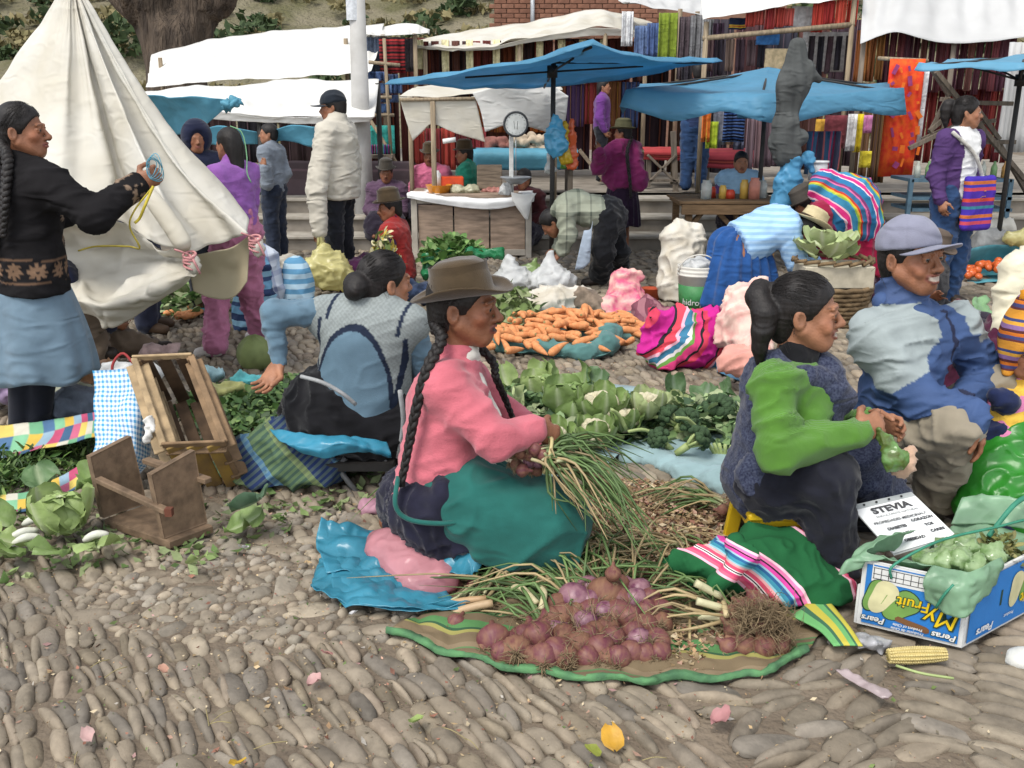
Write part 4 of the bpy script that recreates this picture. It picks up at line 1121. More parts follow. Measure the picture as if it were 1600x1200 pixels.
S=Solid(); S.cap(J['neck']-V3(.01,0,.05),J['neck']+V3(.008,0,.045),.075,.066,.03); S.cap(J['neck']+V3(.02,0,-.03),J['neck']+V3(.07,-.02,-.08),.05,.03,.03)
solid_obj('turtleneck',S,.007,BLACKC,w,wr=.003)
def apr(v):
 L=v-J['hip']; return L
S=Solid(); u,f,r=J['tu'],J['tf'],J['tr'] # apron bib: front and back panels open at the sides
for sg in (1,-1):
 o=.052 if sg>0 else -.05
 S.cap(J['hip']+f*o*1.6+u*.0,J['chest']+f*o*1.5+u*.08,.145,.12,.03,sq=(f,.6))
S.cap(J['hip']-f*.03-u*.01,J['hip']+f*.09-u*.02,.155,.16,.04,sq=(u,.6))
for sg in (1,-1):
 pts=[J['chest']-f*.11+r*sg*.085+u*.05,J['neck']+r*sg*.10-u*.03-f*.06,J['neck']+r*sg*.095-u*.015+f*.02,J['chest']+f*.13+r*sg*.07+u*.06]
 pp=catmull(pts,8)
 for i in range(7):S.cap(pp[i],pp[i+1],.038,.038,.02)
solid_obj('apron_bib',S,.009,SPECK,w,wr=.005,wf=9,seed=4)
trousers(J,cloth('black_trousers',(.013,.014,.022),var=.3),ex=.026,wr=.007,h=.010)
S=Solid() # apron skirt across the lap, down the far leg
S.cap(P(1182,738,Y-.13),P(1240,722,Y-.14),.07,.05,.04); S.cap(P(1200,720,Y+.05),P(1335,705,Y+.12),.115,.10,.06); S.cap(P(1338,715,Y+.06),P(1386,790,Y+.1),.10,.08,.05); S.cap(P(1330,720,Y+.2),P(1392,800,Y+.28),.1,.1,.05)
solid_obj('apron_skirt',S,.010,SPECK,w,wr=.009,wf=8,seed=6)
shoes(J,SHOE)
hair(J,'pony',h=.005,ponyto=[P(1196,490,Y-.02),P(1188,530,Y-.03),P(1186,568,Y-.03)])
# --- man with the grey cap and two-tone jacket
Y=3.4
JKT=mat('two_tone_jacket',(1,1,1),rough=.75,var=.14,nscale=10,bump=.3,bscale=90,attr=True,spec=.3,crease=.6)
J=dict(f=V3(.80,-.55,0),hf=V3(.50,-.86,.05),hu=V3(-.03,.0,1))
J['hip']=P(1408,670,Y); J['chest']=P(1418,545,Y); J['neck']=P(1408,466,Y); J['head']=P(1424,401,Y-.04)
J['shR']=P(1366,528,Y-.08); J['shL']=P(1492,512,Y+.02)
J['elR']=P(1436,628,Y-.20); J['wrR']=P(1524,652,Y-.32); J['hdR']=V3(.28,-.1,-.9); J['hnR']=V3(-.85,.3,-.2); J['htR']=V3(0,-.9,-.2); J['cuR']=.32
J['elL']=P(1540,585,Y+.06); J['wrL']=P(1505,628,Y-.10)
J['hpR']=P(1390,680,Y-.08); J['hpL']=P(1430,675,Y+.06); J['knR']=P(1492,665,Y-.30); J['knL']=P(1560,605,Y+.0)
J['anR']=G(1462,812)+V3(0,0,.09); J['anL']=G(1562,770)+V3(0,.0,.09); J['toR']=J['anR']+V3(.11,-.09,-.05); J['toL']=J['anL']+V3(.12,-.08,-.05)
w=person('laughing man in a grey cap and blue and grey jacket seated on the right',J,G(1440,815),1.03,.011,'a',near=True,smile=1,hs=1.06)
JM=J
def jkcol(v):
 L=v-J['hip']; x=L@J['tr']; z=L@J['tu']; y=L@J['tf']
 c=np.tile((.045,.085,.20),(len(v),1)).astype(float)
 yoke=(z>.36-.14*np.clip((np.abs(x)-.08)*8,0,1)+.03*noise3(v*6,4))&~((np.abs(x)<.055)&(y>0))
 d=v-J['shR']; a=unit(J['elR']-J['shR']); along=d@a
 yoke&=along<.20
 c[yoke]=(.30,.345,.345)
 c[(z>.50)]=(.05,.085,.19)
 c[(np.abs(x)<.008)&(y>.05)&(z<.46)]=(.015,.02,.05)
 return c
top(J,JKT,'jacket',ex=.03,sleeve=1.0,hem=.02,wr=.009,wf=9,seed=11,fat=.012,h=.0072,colf=jkcol,armk=.04,neckr=.085)
S=Solid()
for sg in (1,-1):S.cap(J['neck']+J['tr']*sg*.055+J['tf']*.02-V3(0,0,.01),J['neck']+J['tr']*sg*.045+J['tf']*.10-V3(0,0,.045),.034,.028,.02)
S.cap(J['neck']-J['tf']*.05+J['tr']*.06,J['neck']-J['tf']*.05-J['tr']*.06,.036,k=.03)
solid_obj('collar',S,.007,mat('jacket_blue',(.045,.085,.20),rough=.75),w)
S=Solid(); S.cap(J['neck'],J['neck']+J['tf']*.07-V3(0,0,.05),.06,.04,.03); solid_obj('shirt',S,.008,cloth('maroon_shirt',(.10,.02,.035)),w)
KHAKI=cloth('khaki_trousers',(.27,.235,.175),var=.18)
trousers(J,KHAKI,ex=.018,wr=.009,h=.010,to=.9,flare=.022,wf=9)
shoes(J,SHOE)
hair(J,'short',h=.006)
CAPG=cloth('grey_cap_cloth',(.22,.225,.29),var=.15,bscale=200)
cap_hat(J,CAPG,CAPG,.078,tilt=.13)
mk=MB(); q=[J['C']+J['R']@V3(.012+t*.006,.1+.012*sin(t),.085+.004*abs(t))*1.1 for t in (-2,-1,0,1)]; mk.tube(q,.003,5)
# --- woman standing at the left, reaching out to tie the tarpaulin
DKN=mat('charcoal_knit',(1,1,1),rough=.97,var=.25,nscale=9,bump=.5,bscale=260,attr=True,spec=.08,crease=.6)
Y=4.15
J=dict(f=V3(.80,.6,0),hf=V3(.985,.15,.02),hu=V3(0,0,1))
J['hip']=P(48,430,Y); J['chest']=P(38,310,Y); J['neck']=P(30,252,Y); J['head']=P(34,204,Y)
J['shR']=P(74,285,Y-.10); J['shL']=P(5,275,Y+.12)
J['elR']=P(148,338,Y-.16); J['wrR']=P(214,290,Y+.0); J['hdR']=V3(.8,.25,.45); J['hnR']=V3(-.3,.9,.1); J['htR']=V3(-.3,0,1); J['cuR']=.9; J['tbR']=1
J['elL']=P(60,350,Y+.35); J['wrL']=P(120,330,Y+.45)
J['hpR']=P(65,440,Y-.05); J['hpL']=P(28,440,Y+.05); b0=G(40,712)
J['knR']=P(66,560,Y+.03); J['knL']=P(34,570,Y+.03); J['anR']=P(58,690,Y+.02); J['anL']=P(30,695,Y); J['toR']=J['anR']+V3(.12,.05,-.04); J['toL']=J['anL']+V3(.12,.05,-.04)
w=person('woman in a dark flowered cardigan standing on the left, arm out to the tarpaulin',J,(b0[0],Y,0),1.04,.012,'a',near=True,hs=.93)
def floral(v):
 L=v-J['hip']; z=L@J['tu']; ang=np.arctan2(L@J['tr'],L@J['tf'])*.17
 c=np.tile((.016,.015,.016),(len(v),1)).astype(float)
 def flower(a0,z0,rr,msk):
  da,dz=ang-a0,z-z0; rd=np.sqrt(da**2+dz**2); th=np.arctan2(dz,da)
  return (rd<rr*(.55+.45*np.abs(np.cos(4*th))))&(rd>rr*.12)&msk
 low=z<.16; tan=(.20,.125,.08)
 for k in range(-6,7):c[flower(k*.085+.02,.045,.036,low)]=tan
 for zz in (-.005,.092):c[(np.abs(z-zz)<.004)&low]=(.14,.085,.055)
 for k,z0 in ((.10,.16),(.10,.27)):c[flower(k,z0,.034,np.abs(L@J['tr'])<.3)]=(.22,.16,.12)
 d=v-J['wrR']; a=unit(J['wrR']-J['elR']); al=d@a
 c[(al>-.075)&(al<.0)&(np.linalg.norm(d,axis=1)<.1)&(noise3(v*60,3)>-.05)]=(.24,.17,.12)
 return c
top(J,DKN,'cardigan',ex=.028,sleeve=.97,hem=.065,wr=.005,wf=9,seed=13,colf=floral,h=.009,fat=.015,hemr=.03,armk=.03)
skirt(J,cloth('slate_skirt',(.135,.20,.255),var=.18,bscale=300),P(40,582,Y)[2],.155,.245,pleat=.010,npl=9,topz=J['hip'][2]-.02)
S=Solid()
for q in 'LR':S.cap(J['kn'+q]-V3(0,0,.04),J['an'+q],.062,.045,.01); S.half((0,0,J['knR'][2]-.06),(0,0,1),.005)
solid_obj('socks',S,.011,SOCK,w)
shoes(J,SHOE)
hair(J,'braids',h=.006)
braid(J,[J['C']+J['R']@V3(.03,-.08,-.05),P(12,250,Y-.13),P(8,310,Y-.2),P(4,370,Y-.2)],.028,24)
braid(J,[J['C']+J['R']@V3(-.02,-.09,-.05),P(-2,260,Y-.1),P(-8,330,Y-.17),P(-10,390,Y-.17)],.028,24)
c_=MB() # loops of blue and yellow cord in her hand
for k in range(5):
 a=np.linspace(0,2*pi,22); rx,rz=.018+.004*k,.034+.006*k
 c_.tube(np.stack([J['wrR'][0]+.075+rx*np.cos(a)+.004*k,J['wrR'][1]-.01+.02*np.sin(a*2+k),J['wrR'][2]+.075+rz*np.sin(a)],1),.0018,5)
cd=c_.build('cord',mat('blue_cord',(.10,.32,.42),rough=.6),None)
tag(cd,'looped pale blue cord in the hand of the woman tying the tarpaulin','cord')
c_=MB(); c_.tube(catmull([J['wrR']+V3(.08,-.03,.0),J['wrR']+V3(.0,-.06,-.10),J['wrR']+V3(-.03,-.05,-.17),J['wrR']+V3(-.005,-.03,-.26),P(200,385,Y+.2),P(150,385,Y+.25),P(122,392,Y+.2)],30),.004,6)
c_.tube(catmull([J['wrR']+V3(.08,-.03,.0),J['wrR']+V3(.05,-.07,-.08),J['wrR']+V3(.02,-.06,-.13),J['wrR']+V3(.0,-.07,-.15)],14),.006,6)
tag(c_.build('cord',mat('yellow_cord',(.50,.40,.04),rough=.6),None),'yellow cord trailing from her hand across the cream tarpaulin','cord')
# ------------------------------------------------------------------ tarpaulins, stalls and umbrellas
CREAM=mat('cream_tarpaulin',(.74,.72,.655),rough=.75,var=.14,nscale=2.2,bump=.4,bscale=9,crease=.28,col2=(.64,.60,.50),translu=.30,bdist=.02)
WHITE=mat('white_tarpaulin',(.80,.79,.75),rough=.75,var=.1,nscale=2,bump=.3,bscale=8,crease=.4,translu=.25,bdist=.02)
GREYW=mat('grey_white_sheet',(.60,.60,.59),rough=.8,var=.15,nscale=1.6,bump=.3,bscale=7,translu=.2,bdist=.02)
BLUE=mat('blue_tarpaulin',(.15,.42,.62),rough=.5,var=.18,nscale=2.5,bump=.5,bscale=12,crease=.5,translu=.5,spec=.4,bdist=.015)
LBLUE=mat('pale_blue_plastic',(.14,.42,.56),rough=.5,var=.2,nscale=4,bump=.5,bscale=14,translu=.3,bdist=.015)
POLE=wood('weathered_pole',(.32,.25,.165),axis=(9,9,.8))
DPOLE=mat('dark_iron_pole',(.03,.028,.026),rough=.6)
GWOOD=wood('grey_weathered_wood',(.19,.155,.12),axis=(8,8,.8))
def tarp(name,ctrl,nu,nv,m,label,cat='tarpaulin',amp=.015,freq=4,seed=0,group=None,parent=None,disp=None,crisp=False):
 o=sheet(name,ctrl,nu,nv,m,parent,amp,freq,seed,.004,disp,crisp=crisp)
 if parent is None:tag(o,label,cat,group)
 return o
 # the big cream tarpaulin at the left, gathered up on its pole
tp=thing('hanging_tarpaulin',G(157,575),'big cream tarpaulin gathered like a tent on a dark pole at the left','tarpaulin')
A=P(110,-40,5.55)
rim=[P(-170,300,5.9),P(-60,340,5.1),P(60,352,4.85),P(118,343,4.82),P(185,352,4.95),P(240,385,4.98),P(300,402,4.72),P(330,392,4.98),P(362,383,5.08),P(394,368,4.98),P(375,330,5.5),P(270,240,6.2),P(120,190,6.6)]
rows=[[A+(r-A)*t*.98+V3(0,.0,-.22*sin(pi*t)*(.4+.6*(i%2))) for i,r in enumerate(rim)] for t in (.02,.3,.62,1.0)]
def tfold(uv,v):
 t,w=uv[:,0],uv[:,1]
 return (.018*np.sin(w*2*pi*5.5+2*np.sin(w*17))*np.minimum(1,t*1.6+.15)*(1.1-t*.6)+.035*noise3(v*np.array([1.8,1.8,.9]),31)*t+.005*np.sin(w*2*pi*23+3*t)*np.clip(.8-t,0,1)+.007*ridge(v*np.array([5,5,2.2]),21)*t+.01*ridge(v*2.2,23)*t)
tarp('sheet',rows,90,200,CREAM,'',parent=tp,amp=.016,freq=3,seed=3,disp=tfold)
lo=[[P(60,352,4.86),P(118,345,4.83),P(185,353,4.96),P(245,386,4.99),P(300,403,4.74)],[P(60,385,5.1),P(122,390,5.15),P(190,400,5.22),P(245,402,5.2),P(296,408,4.9)],[P(80,440,5.05),P(122,425,5.1),P(160,458,4.98),P(235,438,4.86),P(308,420,4.78)],[P(90,470,4.9),P(130,470,4.85),P(165,478,4.82),P(235,462,4.8),P(309,424,4.76)],[P(100,490,4.98),P(142,500,4.95),P(165,518,4.92),P(225,492,4.9),P(304,434,4.82)]]
tarp('lower_fold',lo,60,80,CREAM,'',parent=tp,amp=.03,freq=5,seed=5,crisp=True)
ro=[[P(296,400,5.02),P(335,392,5.05),P(364,385,5.1),P(392,366,5.05)],[P(298,430,5.08),P(335,425,5.12),P(370,420,5.14),P(388,410,5.1)],[P(302,455,5.1),P(330,466,5.13),P(362,466,5.15),P(385,440,5.1)]]
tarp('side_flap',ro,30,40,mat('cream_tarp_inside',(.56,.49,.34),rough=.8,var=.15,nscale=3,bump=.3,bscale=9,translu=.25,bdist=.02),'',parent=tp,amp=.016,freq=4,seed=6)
m=MB(); m.tube([A+V3(0,0,.1),(G(157,575)[0],5.5,0)],[.02,.024],10); m.build('pole',DPOLE,tp)
m=MB(); m.tube(catmull([P(222,290,4.86),P(245,320,4.78),P(270,355,4.72),P(290,388,4.66)],16),[.03,.034,.037,.04,.042,.044,.045,.046,.046,.046,.046,.046,.046,.045,.042,.03],12); m.build('rolled_edge',CREAM,tp)
for (x,y,yy,k) in ((296,398,4.64,0),(398,372,4.95,1)):
 m=MB(); c=P(x,y,yy)
 for j in range(6):
  a=np.linspace(0,2*pi,14); m.tube(np.stack([c[0]+.03*np.cos(a),c[1]+.03*np.sin(a),c[2]-.012*j+.012*np.sin(a+j)],1),.006,5)
 m.tube(catmull([c,c+V3(.03,-.03,-.03),c+V3(.05,-.02,-.09)],8),.006,5); m.tube(catmull([c,c+V3(-.03,-.03,.02),c+V3(-.06,-.03,.03)],8),.005,5)
 m.build('binding_cord',mat('pink_binding',(.55,.25,.25),rough=.7),tp)
 m=MB(); m.ball(c+V3(.015,0,-.05),(.035,.03,.05),12,8,nz=.25,seed=k); m.build('tied_corner',CREAM,tp)
 # pale awnings over the left stalls
def awning(label,top_,bot,Y0,Y1,m,val=None,seed=0,posts=(),amp=.03,pm=POLE,sag=.04,nu=26,nv=80,gz=0.0):
 root=thing('stall_awning',(P(*top_[len(top_)//2],Y0)[0],(Y0+Y1)/2,gz),label,'awning')
 r0=[P(x,y,Y0) for x,y in top_]; r1=[P(x,y,Y1) for x,y in bot]
 n=max(len(r0),len(r1)); r0=catmull(r0,n); r1=catmull(r1,n)
 mid=(r0+r1)/2-V3(0,0,sag); rows=[r0,mid,r1]
 def dd(uv,v):return .02*np.sin(uv[:,1]*2*pi*n*1.5)*np.sin(uv[:,0]*pi)+.012*ridge(v*3,seed)
 tarp('canopy',rows,nu,nv,m,'',parent=root,amp=amp,freq=2.2,seed=seed,disp=dd)
 if val:
  r2=catmull([P(x,y,Y1+.03) for x,y in val],n)
  tarp('valance',[r1+V3(0,-.01,0),(r1+r2)/2,r2],14,nv,m,'',parent=root,amp=.02,freq=4,seed=seed+1)
 for (x,y,yy,zb) in posts:
  p=P(x,y,yy); t=MB(); t.tube([(p[0],p[1],zb),p],.03,8); t.build('post',pm,root)
 return root
awning('white awning rising over the left stalls below the old tree',[(236,84),(330,60),(420,46),(520,42),(600,36)],[(228,138),(330,128),(430,122),(560,116),(580,112)],14.5,12.6,WHITE,seed=1,posts=((250,90,13.8,0),(540,60,13.8,.4)),nv=90)
awning('lower white awning in front of the left stalls, above the man with the cap',[(225,142),(330,132),(430,126),(520,124),(592,122)],[(240,158),(330,172),(420,182),(500,184),(585,182)],11.6,10.6,WHITE,val=[(246,166),(335,186),(420,192),(505,194),(578,190)],seed=4,posts=((405,184,10.7,0),(590,130,11.5,0)),pm=DPOLE)
awning('small white roof beside the lamp post',[(560,46),(600,42),(640,35),(672,45)],[(570,52),(600,54),(640,53),(668,50)],14.5,13.4,WHITE,seed=8,posts=((598,54,13.5,.45),(648,52,13.5,.45)),nv=40,amp=.015)
awning('long cream awning over the middle textile stalls',[(640,60),(760,44),(860,30),(930,12),(1000,26),(1046,44)],[(632,70),(740,76),(830,60),(930,44),(1000,50),(1044,58)],15.5,13.6,CREAM,val=[(632,74),(740,80),(832,66),(930,56),(1000,60),(1042,74)],seed=9,posts=((664,76,13.7,.48),(812,70,13.7,.48),(946,50,13.65,.48),(1010,56,13.7,.48)),nv=110)
awning('pale awning above the tall dark garments',[(960,-8),(1010,-6),(1060,-8),(1110,4)],[(985,2),(1020,6),(1060,16),(1100,24)],15,13.2,GREYW,seed=12,posts=((1063,14,13.2,.48),(1090,18,13.4,.48)),nv=50)
awning('white awning over the red fringed garments',[(1095,-30),(1200,-34),(1345,-40)],[(1098,30),(1180,18),(1260,4),(1350,-12)],12.6,11.7,WHITE,seed=14,posts=((1104,34,11.8,.48),(1335,0,11.8,.48)),nv=70)
awning('big pale sheet hung over the dark shawls at the right',[(1352,-50),(1450,-60),(1540,-60),(1640,-60)],[(1344,68),(1400,50),(1490,66),(1570,60),(1640,58)],12.4,11.4,GREYW,seed=16,posts=((1350,60,11.5,.48),(1492,60,11.5,.48)),nv=80,amp=.02,pm=GWOOD)
# blue tarpaulin knotted at its corner, left
t=tarp('knotted_tarpaulin',[[P(200,148,7.6),P(255,152,7.5),P(310,150,7.4),P(358,157,7.28)],[P(210,172,7.8),P(260,178,7.7),P(310,174,7.5),P(359,160,7.28)],[P(225,205,8.0),P(262,210,7.9),P(310,202,7.6),P(358,164,7.3)]],30,44,LBLUE,'blue tarpaulin with a knotted corner behind the cream tarpaulin',amp=.018,freq=4,seed=20)
m=MB(); c=P(357,160,7.28)
for k in range(7):m.ball(c+V3(random.uniform(-.02,.06),random.uniform(-.03,.03),random.uniform(-.03,.03)),(.05,.02,.03),8,6,R=rot(random.random()*3,random.random()*3,0),nz=.4,seed=k)
m.build('knot',LBLUE,t)
tag(tarp('plastic_sheet',[[P(425,205,9.6),P(455,196,9.5),P(492,198,9.4)],[P(428,222,9.7),P(458,222,9.6),P(496,232,9.5)]],14,20,LBLUE,'x',amp=.02,freq=4,seed=22),'small blue plastic sheet under the lower awning behind the man in beige','plastic sheet')
tag(tarp('plastic_sheet',[[P(296,212,8.9),P(340,198,8.8),P(400,208,8.7)],[P(298,224,9.0),P(345,226,8.9),P(402,226,8.8)]],14,20,LBLUE,'x',amp=.02,freq=4,seed=23),'blue plastic sheet above the woman in purple, left of the pole','plastic sheet')
# umbrellas of blue tarpaulin
def umbrella(label,centre,corners,Y,ground,m,val=0.0,seed=0,hub=None,pole_r=.022,sag=.06,ribs=True,gz=0.0):
 c=np.asarray(centre,float); K=[np.asarray(q,float) for q in corners]
 root=thing('market_umbrella',(ground[0],ground[1],gz),label,'umbrella')
 n=len(K); per=14; v=[]; rings=12
 edge=[]
 for i in range(n):
  a,b=K[i],K[(i+1)%n]
  for j in range(per):
   t=j/per; e=a*(1-t)+b*t; e=e+(c-e)*.05*sin(pi*t)-V3(0,0,sag*sin(pi*t)); edge.append(e)
 edge=np.array(edge); ne=len(edge)
 rr=[(k/rings) for k in range(rings+1)]
 for k in rr:v.append(c+(edge-c)*k-V3(0,0,.05*sin(pi*k))+V3(0,0,0))
 if val:
  for k in (1,2,3):v.append(edge+(edge-c)*.012*k*np.array([1,1,0])-V3(0,0,val*k/3)*(1+.25*np.sin(np.arange(ne)*.55+seed))[:,None])
 v=np.array(v); R_=v.shape[0]; v=v.reshape(-1,3)
 q=[(i*ne+j,i*ne+(j+1)%ne,(i+1)*ne+(j+1)%ne,(i+1)*ne+j) for i in range(R_-1) for j in range(ne)]
 v=v+V3(0,0,1)*(.022*fbm(v*2.6,seed)+.008*ridge(v*7,seed+3))[:,None]
 obj('canopy',v,quads=np.array(q),mat=m,parent=root,solid=.004)
 hb=c-V3(0,0,.22) if hub is None else np.asarray(hub,float)
 if ribs:
  for e in K:
   t=MB(); t.tube([c-V3(0,0,.03),c+(e-c)*.97-V3(0,0,.03)],.011,6); t.build('rib',DPOLE,root)
   t=MB(); t.tube([hb,c+(e-c)*.55-V3(0,0,.06)],.009,6); t.build('strut',DPOLE,root)
 t=MB(); t.tube([(ground[0],ground[1],gz),c],pole_r,10); t.build('pole',DPOLE,root)
 t=MB(); t.lathe([(.045,-.05),(.045,.05)],hb,n=12); t.build('hub',DPOLE,root)
 return root
u1c=P(865,92,8.6)
umbrella('tilted blue tarpaulin umbrella seen from below above the white table',u1c,[P(926,66,7.3),P(610,124,8.3),P(850,133,9.9),P(1120,92,8.6)],8.6,(u1c[0],8.6),BLUE,seed=1,hub=P(863,112,8.6),val=.035,sag=.03)
u2c=P(1200,106,9.5)
umbrella('wide blue tarpaulin umbrella over the wooden table in the middle',u2c,[P(978,140,8.7),P(1190,150,8.2),P(1412,140,8.6),P(1390,132,10.3),P(1195,128,10.7),P(1000,130,10.3)],9.5,(u2c[0],9.5),BLUE,seed=5,val=.18,sag=.03)
u3c=P(1600,84,8.8)
umbrella('blue tarpaulin umbrella cut off by the right edge',u3c,[P(1436,97,8.3),P(1600,100,7.8),P(1790,97,8.4),P(1700,88,9.8),P(1500,90,9.8)],8.8,(u3c[0],8.8),mat('light_blue_tarpaulin',(.16,.42,.60),rough=.5,var=.15,nscale=3,bump=.5,bscale=12,translu=.35),seed=8,val=.05,sag=.02)
tag(tarp('cloth_scrap',[[P(1150,168,8.4),P(1180,166,8.4),P(1206,164,8.4)],[P(1152,184,8.42),P(1180,186,8.42),P(1208,182,8.42)]],8,12,BLUE,'x',amp=.01,seed=4),'blue rag hanging under the front of the middle umbrella','rag')
# closed grey umbrella wrapped in cloth, blue plastic tied round its foot
gu=thing('closed_umbrella',G(1238,462),'closed umbrella wrapped in dark grey cloth in front of the middle umbrella','umbrella')
Yg=gu.location.y; GCL=mat('grey_wrap',(.075,.08,.078),rough=.9,var=.25,nscale=5,bump=.5,bscale=60,crease=.8)
S=Solid(); g0=lambda x,y,d=0:P(x,y,Yg+d)
S.cap(g0(1246,72),g0(1240,130),.055,.115,.05,sq=((0,1,0),.75)); S.cap(g0(1240,130),g0(1228,195),.115,.07,.05,sq=((0,1,0),.75)); S.cap(g0(1262,110),g0(1278,124),.06,.03,.04); S.cap(g0(1228,195),g0(1230,240),.09,.10,.04); S.cap(g0(1215,222),g0(1250,215),.07,.06,.04)
solid_obj('wrap',S,.014,GCL,gu,dispf=lambda v:.006*np.sin(np.arctan2(v[:,1]-Yg,v[:,0]-g0(1236,150)[0])*7+v[:,2]*5)+.012*ridge(v*np.array([12,12,4]),4))
m=MB(); m.tube([(gu.location.x,Yg,0),g0(1240,200)],.022,8); m.build('pole',DPOLE,gu)
m=MB()
for k in range(3):
 a=np.linspace(0,2*pi,16); c=g0(1227,196+3*k); m.tube(np.stack([c[0]+.078*np.cos(a),c[1]+.07*np.sin(a),c[2]+.01*np.sin(a)],1),.008,5)
m.build('binding_cord',mat('pale_string',(.4,.36,.28)),gu)
S=Solid(); S.cap(g0(1238,250),g0(1232,300),.075,.10,.05); S.cap(g0(1262,245),g0(1268,262),.05,.03,.03); S.cap(g0(1225,285),g0(1222,315),.08,.09,.05)
solid_obj('plastic_sleeve',S,.014,mat('sky_blue_plastic',(.10,.34,.56),rough=.35,var=.2,bump=.5,bscale=20,translu=.3),gu,wr=.012,wf=9,seed=3)
# lamp post
lp=thing('lamp_post',(P(565,200,10.9)[0],10.9,0),'pale concrete lamp post rising behind the man in beige','lamp post')
m=MB(); b_=P(566,235,10.9); a_=P(556,-60,10.9); m.tube([(b_[0],10.9,0),(b_[0]-.005,10.9,1.0),a_],[.115,.105,.078],20); m.build('shaft',mat('pole_concrete',(.43,.42,.40),rough=.85,nscale=4,bump=.4,bscale=50,col2=(.33,.32,.30)),lp)
m=MB(); c=P(553,12,10.9)
v=[]; nn=9
for i in range(2):
 for j in range(nn):a=-pi/2-.9+1.6*j/(nn-1); v.append((c[0]+.094*cos(a),c[1]+.094*sin(a),c[2]+(.13 if i else -.13)))
obj('pasted_notice',np.array(v),quads=grid_quads(2,nn),mat=mat('paper_notice',(.58,.60,.62),rough=.8,nscale=30,bump=0),parent=lp)
# ------------------------------------------------------------------ textiles hung in the stalls
def rgb(h):
 r=[int(h[i:i+2],16)/255 for i in (0,2,4)]
 return tuple(((c+.055)/1.055)**2.4 if c>.04 else c/12.92 for c in r)
WOOL={}
def wool(h,kind='plain'):
 k=(h,kind)
 if k not in WOOL:
  c=tuple(min(.75,x*1.8) for x in rgb(h))
  if kind=='plain':WOOL[k]=cloth('wool_'+h,c,var=.35,nscale=20)
  else :
   d=tuple(x*.45 for x in c); hi=rgb({'red':'b0603a','mauve':'a08088','blue':'5a7fa0','gold':'d09a30'}[kind])
   WOOL[k]=stripes('woven_'+h+kind,[(3,c),(.8,d),(.6,tuple(x*.5+y*.35 for x,y in zip(c,hi))),(.8,d),(3,c),(2,tuple(x*.7 for x in c)),(.5,tuple(x*.6+y*.2 for x,y in zip(c,hi))),(1.5,tuple(x*.8 for x in c))],reps=1.6,axis=0,src='cuv',rough=.95,warp=.02)
 return WOOL[k]
def hang(px0,px1,py0,py1,Y,m,label,cat='textile',group=None,folds=3,amp=.03,seed=0,name='hanging_textile',lean=0,bot=None,nv=None):
 a,b=P(px0,py0,Y),P(px1,py0,Y); z1=P((px0+px1)/2,py1,Y)[2]
 a1=np.array([a[0]+lean,Y+.02,z1]); b1=np.array([b[0]+lean,Y+.02,z1])
 if bot is not None:a1[2],b1[2]=P(px0,bot[0],Y)[2],P(px1,bot[1],Y)[2]
 W=b[0]-a[0]
 def dd(uv,v):return amp*(np.sin(uv[:,1]*2*pi*folds+seed+.8*np.sin(uv[:,0]*3+seed))*(.5+.5*uv[:,0])+.5*np.sin(uv[:,1]*2*pi*folds*2.3+seed*2))
 nv=nv or max(10,int(folds*9)); k=6
 ctrl=[[(a*(1-t)+b*t)*(1-q)+(a1*(1-t)+b1*t)*q for t in np.linspace(0,1,3)] for q in (0,.5,1)]
 v=catmull(np.array(ctrl),k); v=catmull(v.transpose(1,0,2),nv).transpose(1,0,2).reshape(-1,3)
 U,Wv=np.meshgrid(np.linspace(0,1,k),np.linspace(0,1,nv),indexing='ij'); uv=np.stack([Wv.ravel(),U.ravel()],1); q=grid_quads(k,nv)
 v=v+np.array([0,-1,0])*dd(np.stack([U.ravel(),Wv.ravel()],1),v)[:,None]
 o=obj(name,v,quads=q,mat=m,uv=uv,solid=.006)
 return tag(o,label,cat,group)
ORD='first second third fourth fifth sixth seventh eighth ninth tenth eleventh twelfth thirteenth fourteenth fifteenth sixteenth seventeenth eighteenth nineteenth twentieth twenty-first twenty-second'.split()
def hang_row(px0,px1,py0,py1,Y,n,cols,label,group,kind='red',jit=8,gap=.06,folds=2,amp=.03,cat='textile',name='hanging_textile'):
 w=(px1-px0)/n
 for i in range(n):
  c=cols[i%len(cols)] if isinstance(cols,(list,tuple)) else cols
  hang(px0+w*(i+gap/2),px0+w*(i+1-gap/2),py0+random.uniform(-1,1),py1+random.uniform(-jit,jit),Y+random.uniform(-.05,.05),wool(c,kind),label+', '+ORD[i]+' from the left',cat,group,folds,amp,random.random()*6,name)
  # dark blankets closing off the back of the stalls
g='blankets at the back of the stalls'
hang_row(560,1110,60,262,15.2,9,('3a2422','42211f','2c2226','4a2b22','33201e','38262c','472420','2a2024','3d2c24'),'dark reddish blanket hanging at the back of the middle stalls',g,amp=.05)
hang_row(1100,1350,30,262,14.6,5,('2e2a30','3a2628','26262e','402a26','2d2228'),'dark blanket hanging behind the fringed garments','blankets behind the fringed garments','mauve',amp=.05)
hang_row(240,560,150,262,13.4,5,('2c2a30','3a2c2c','28262a','332828','2a2226'),'dim blanket under the left awnings','blankets under the left awnings','mauve',amp=.05)
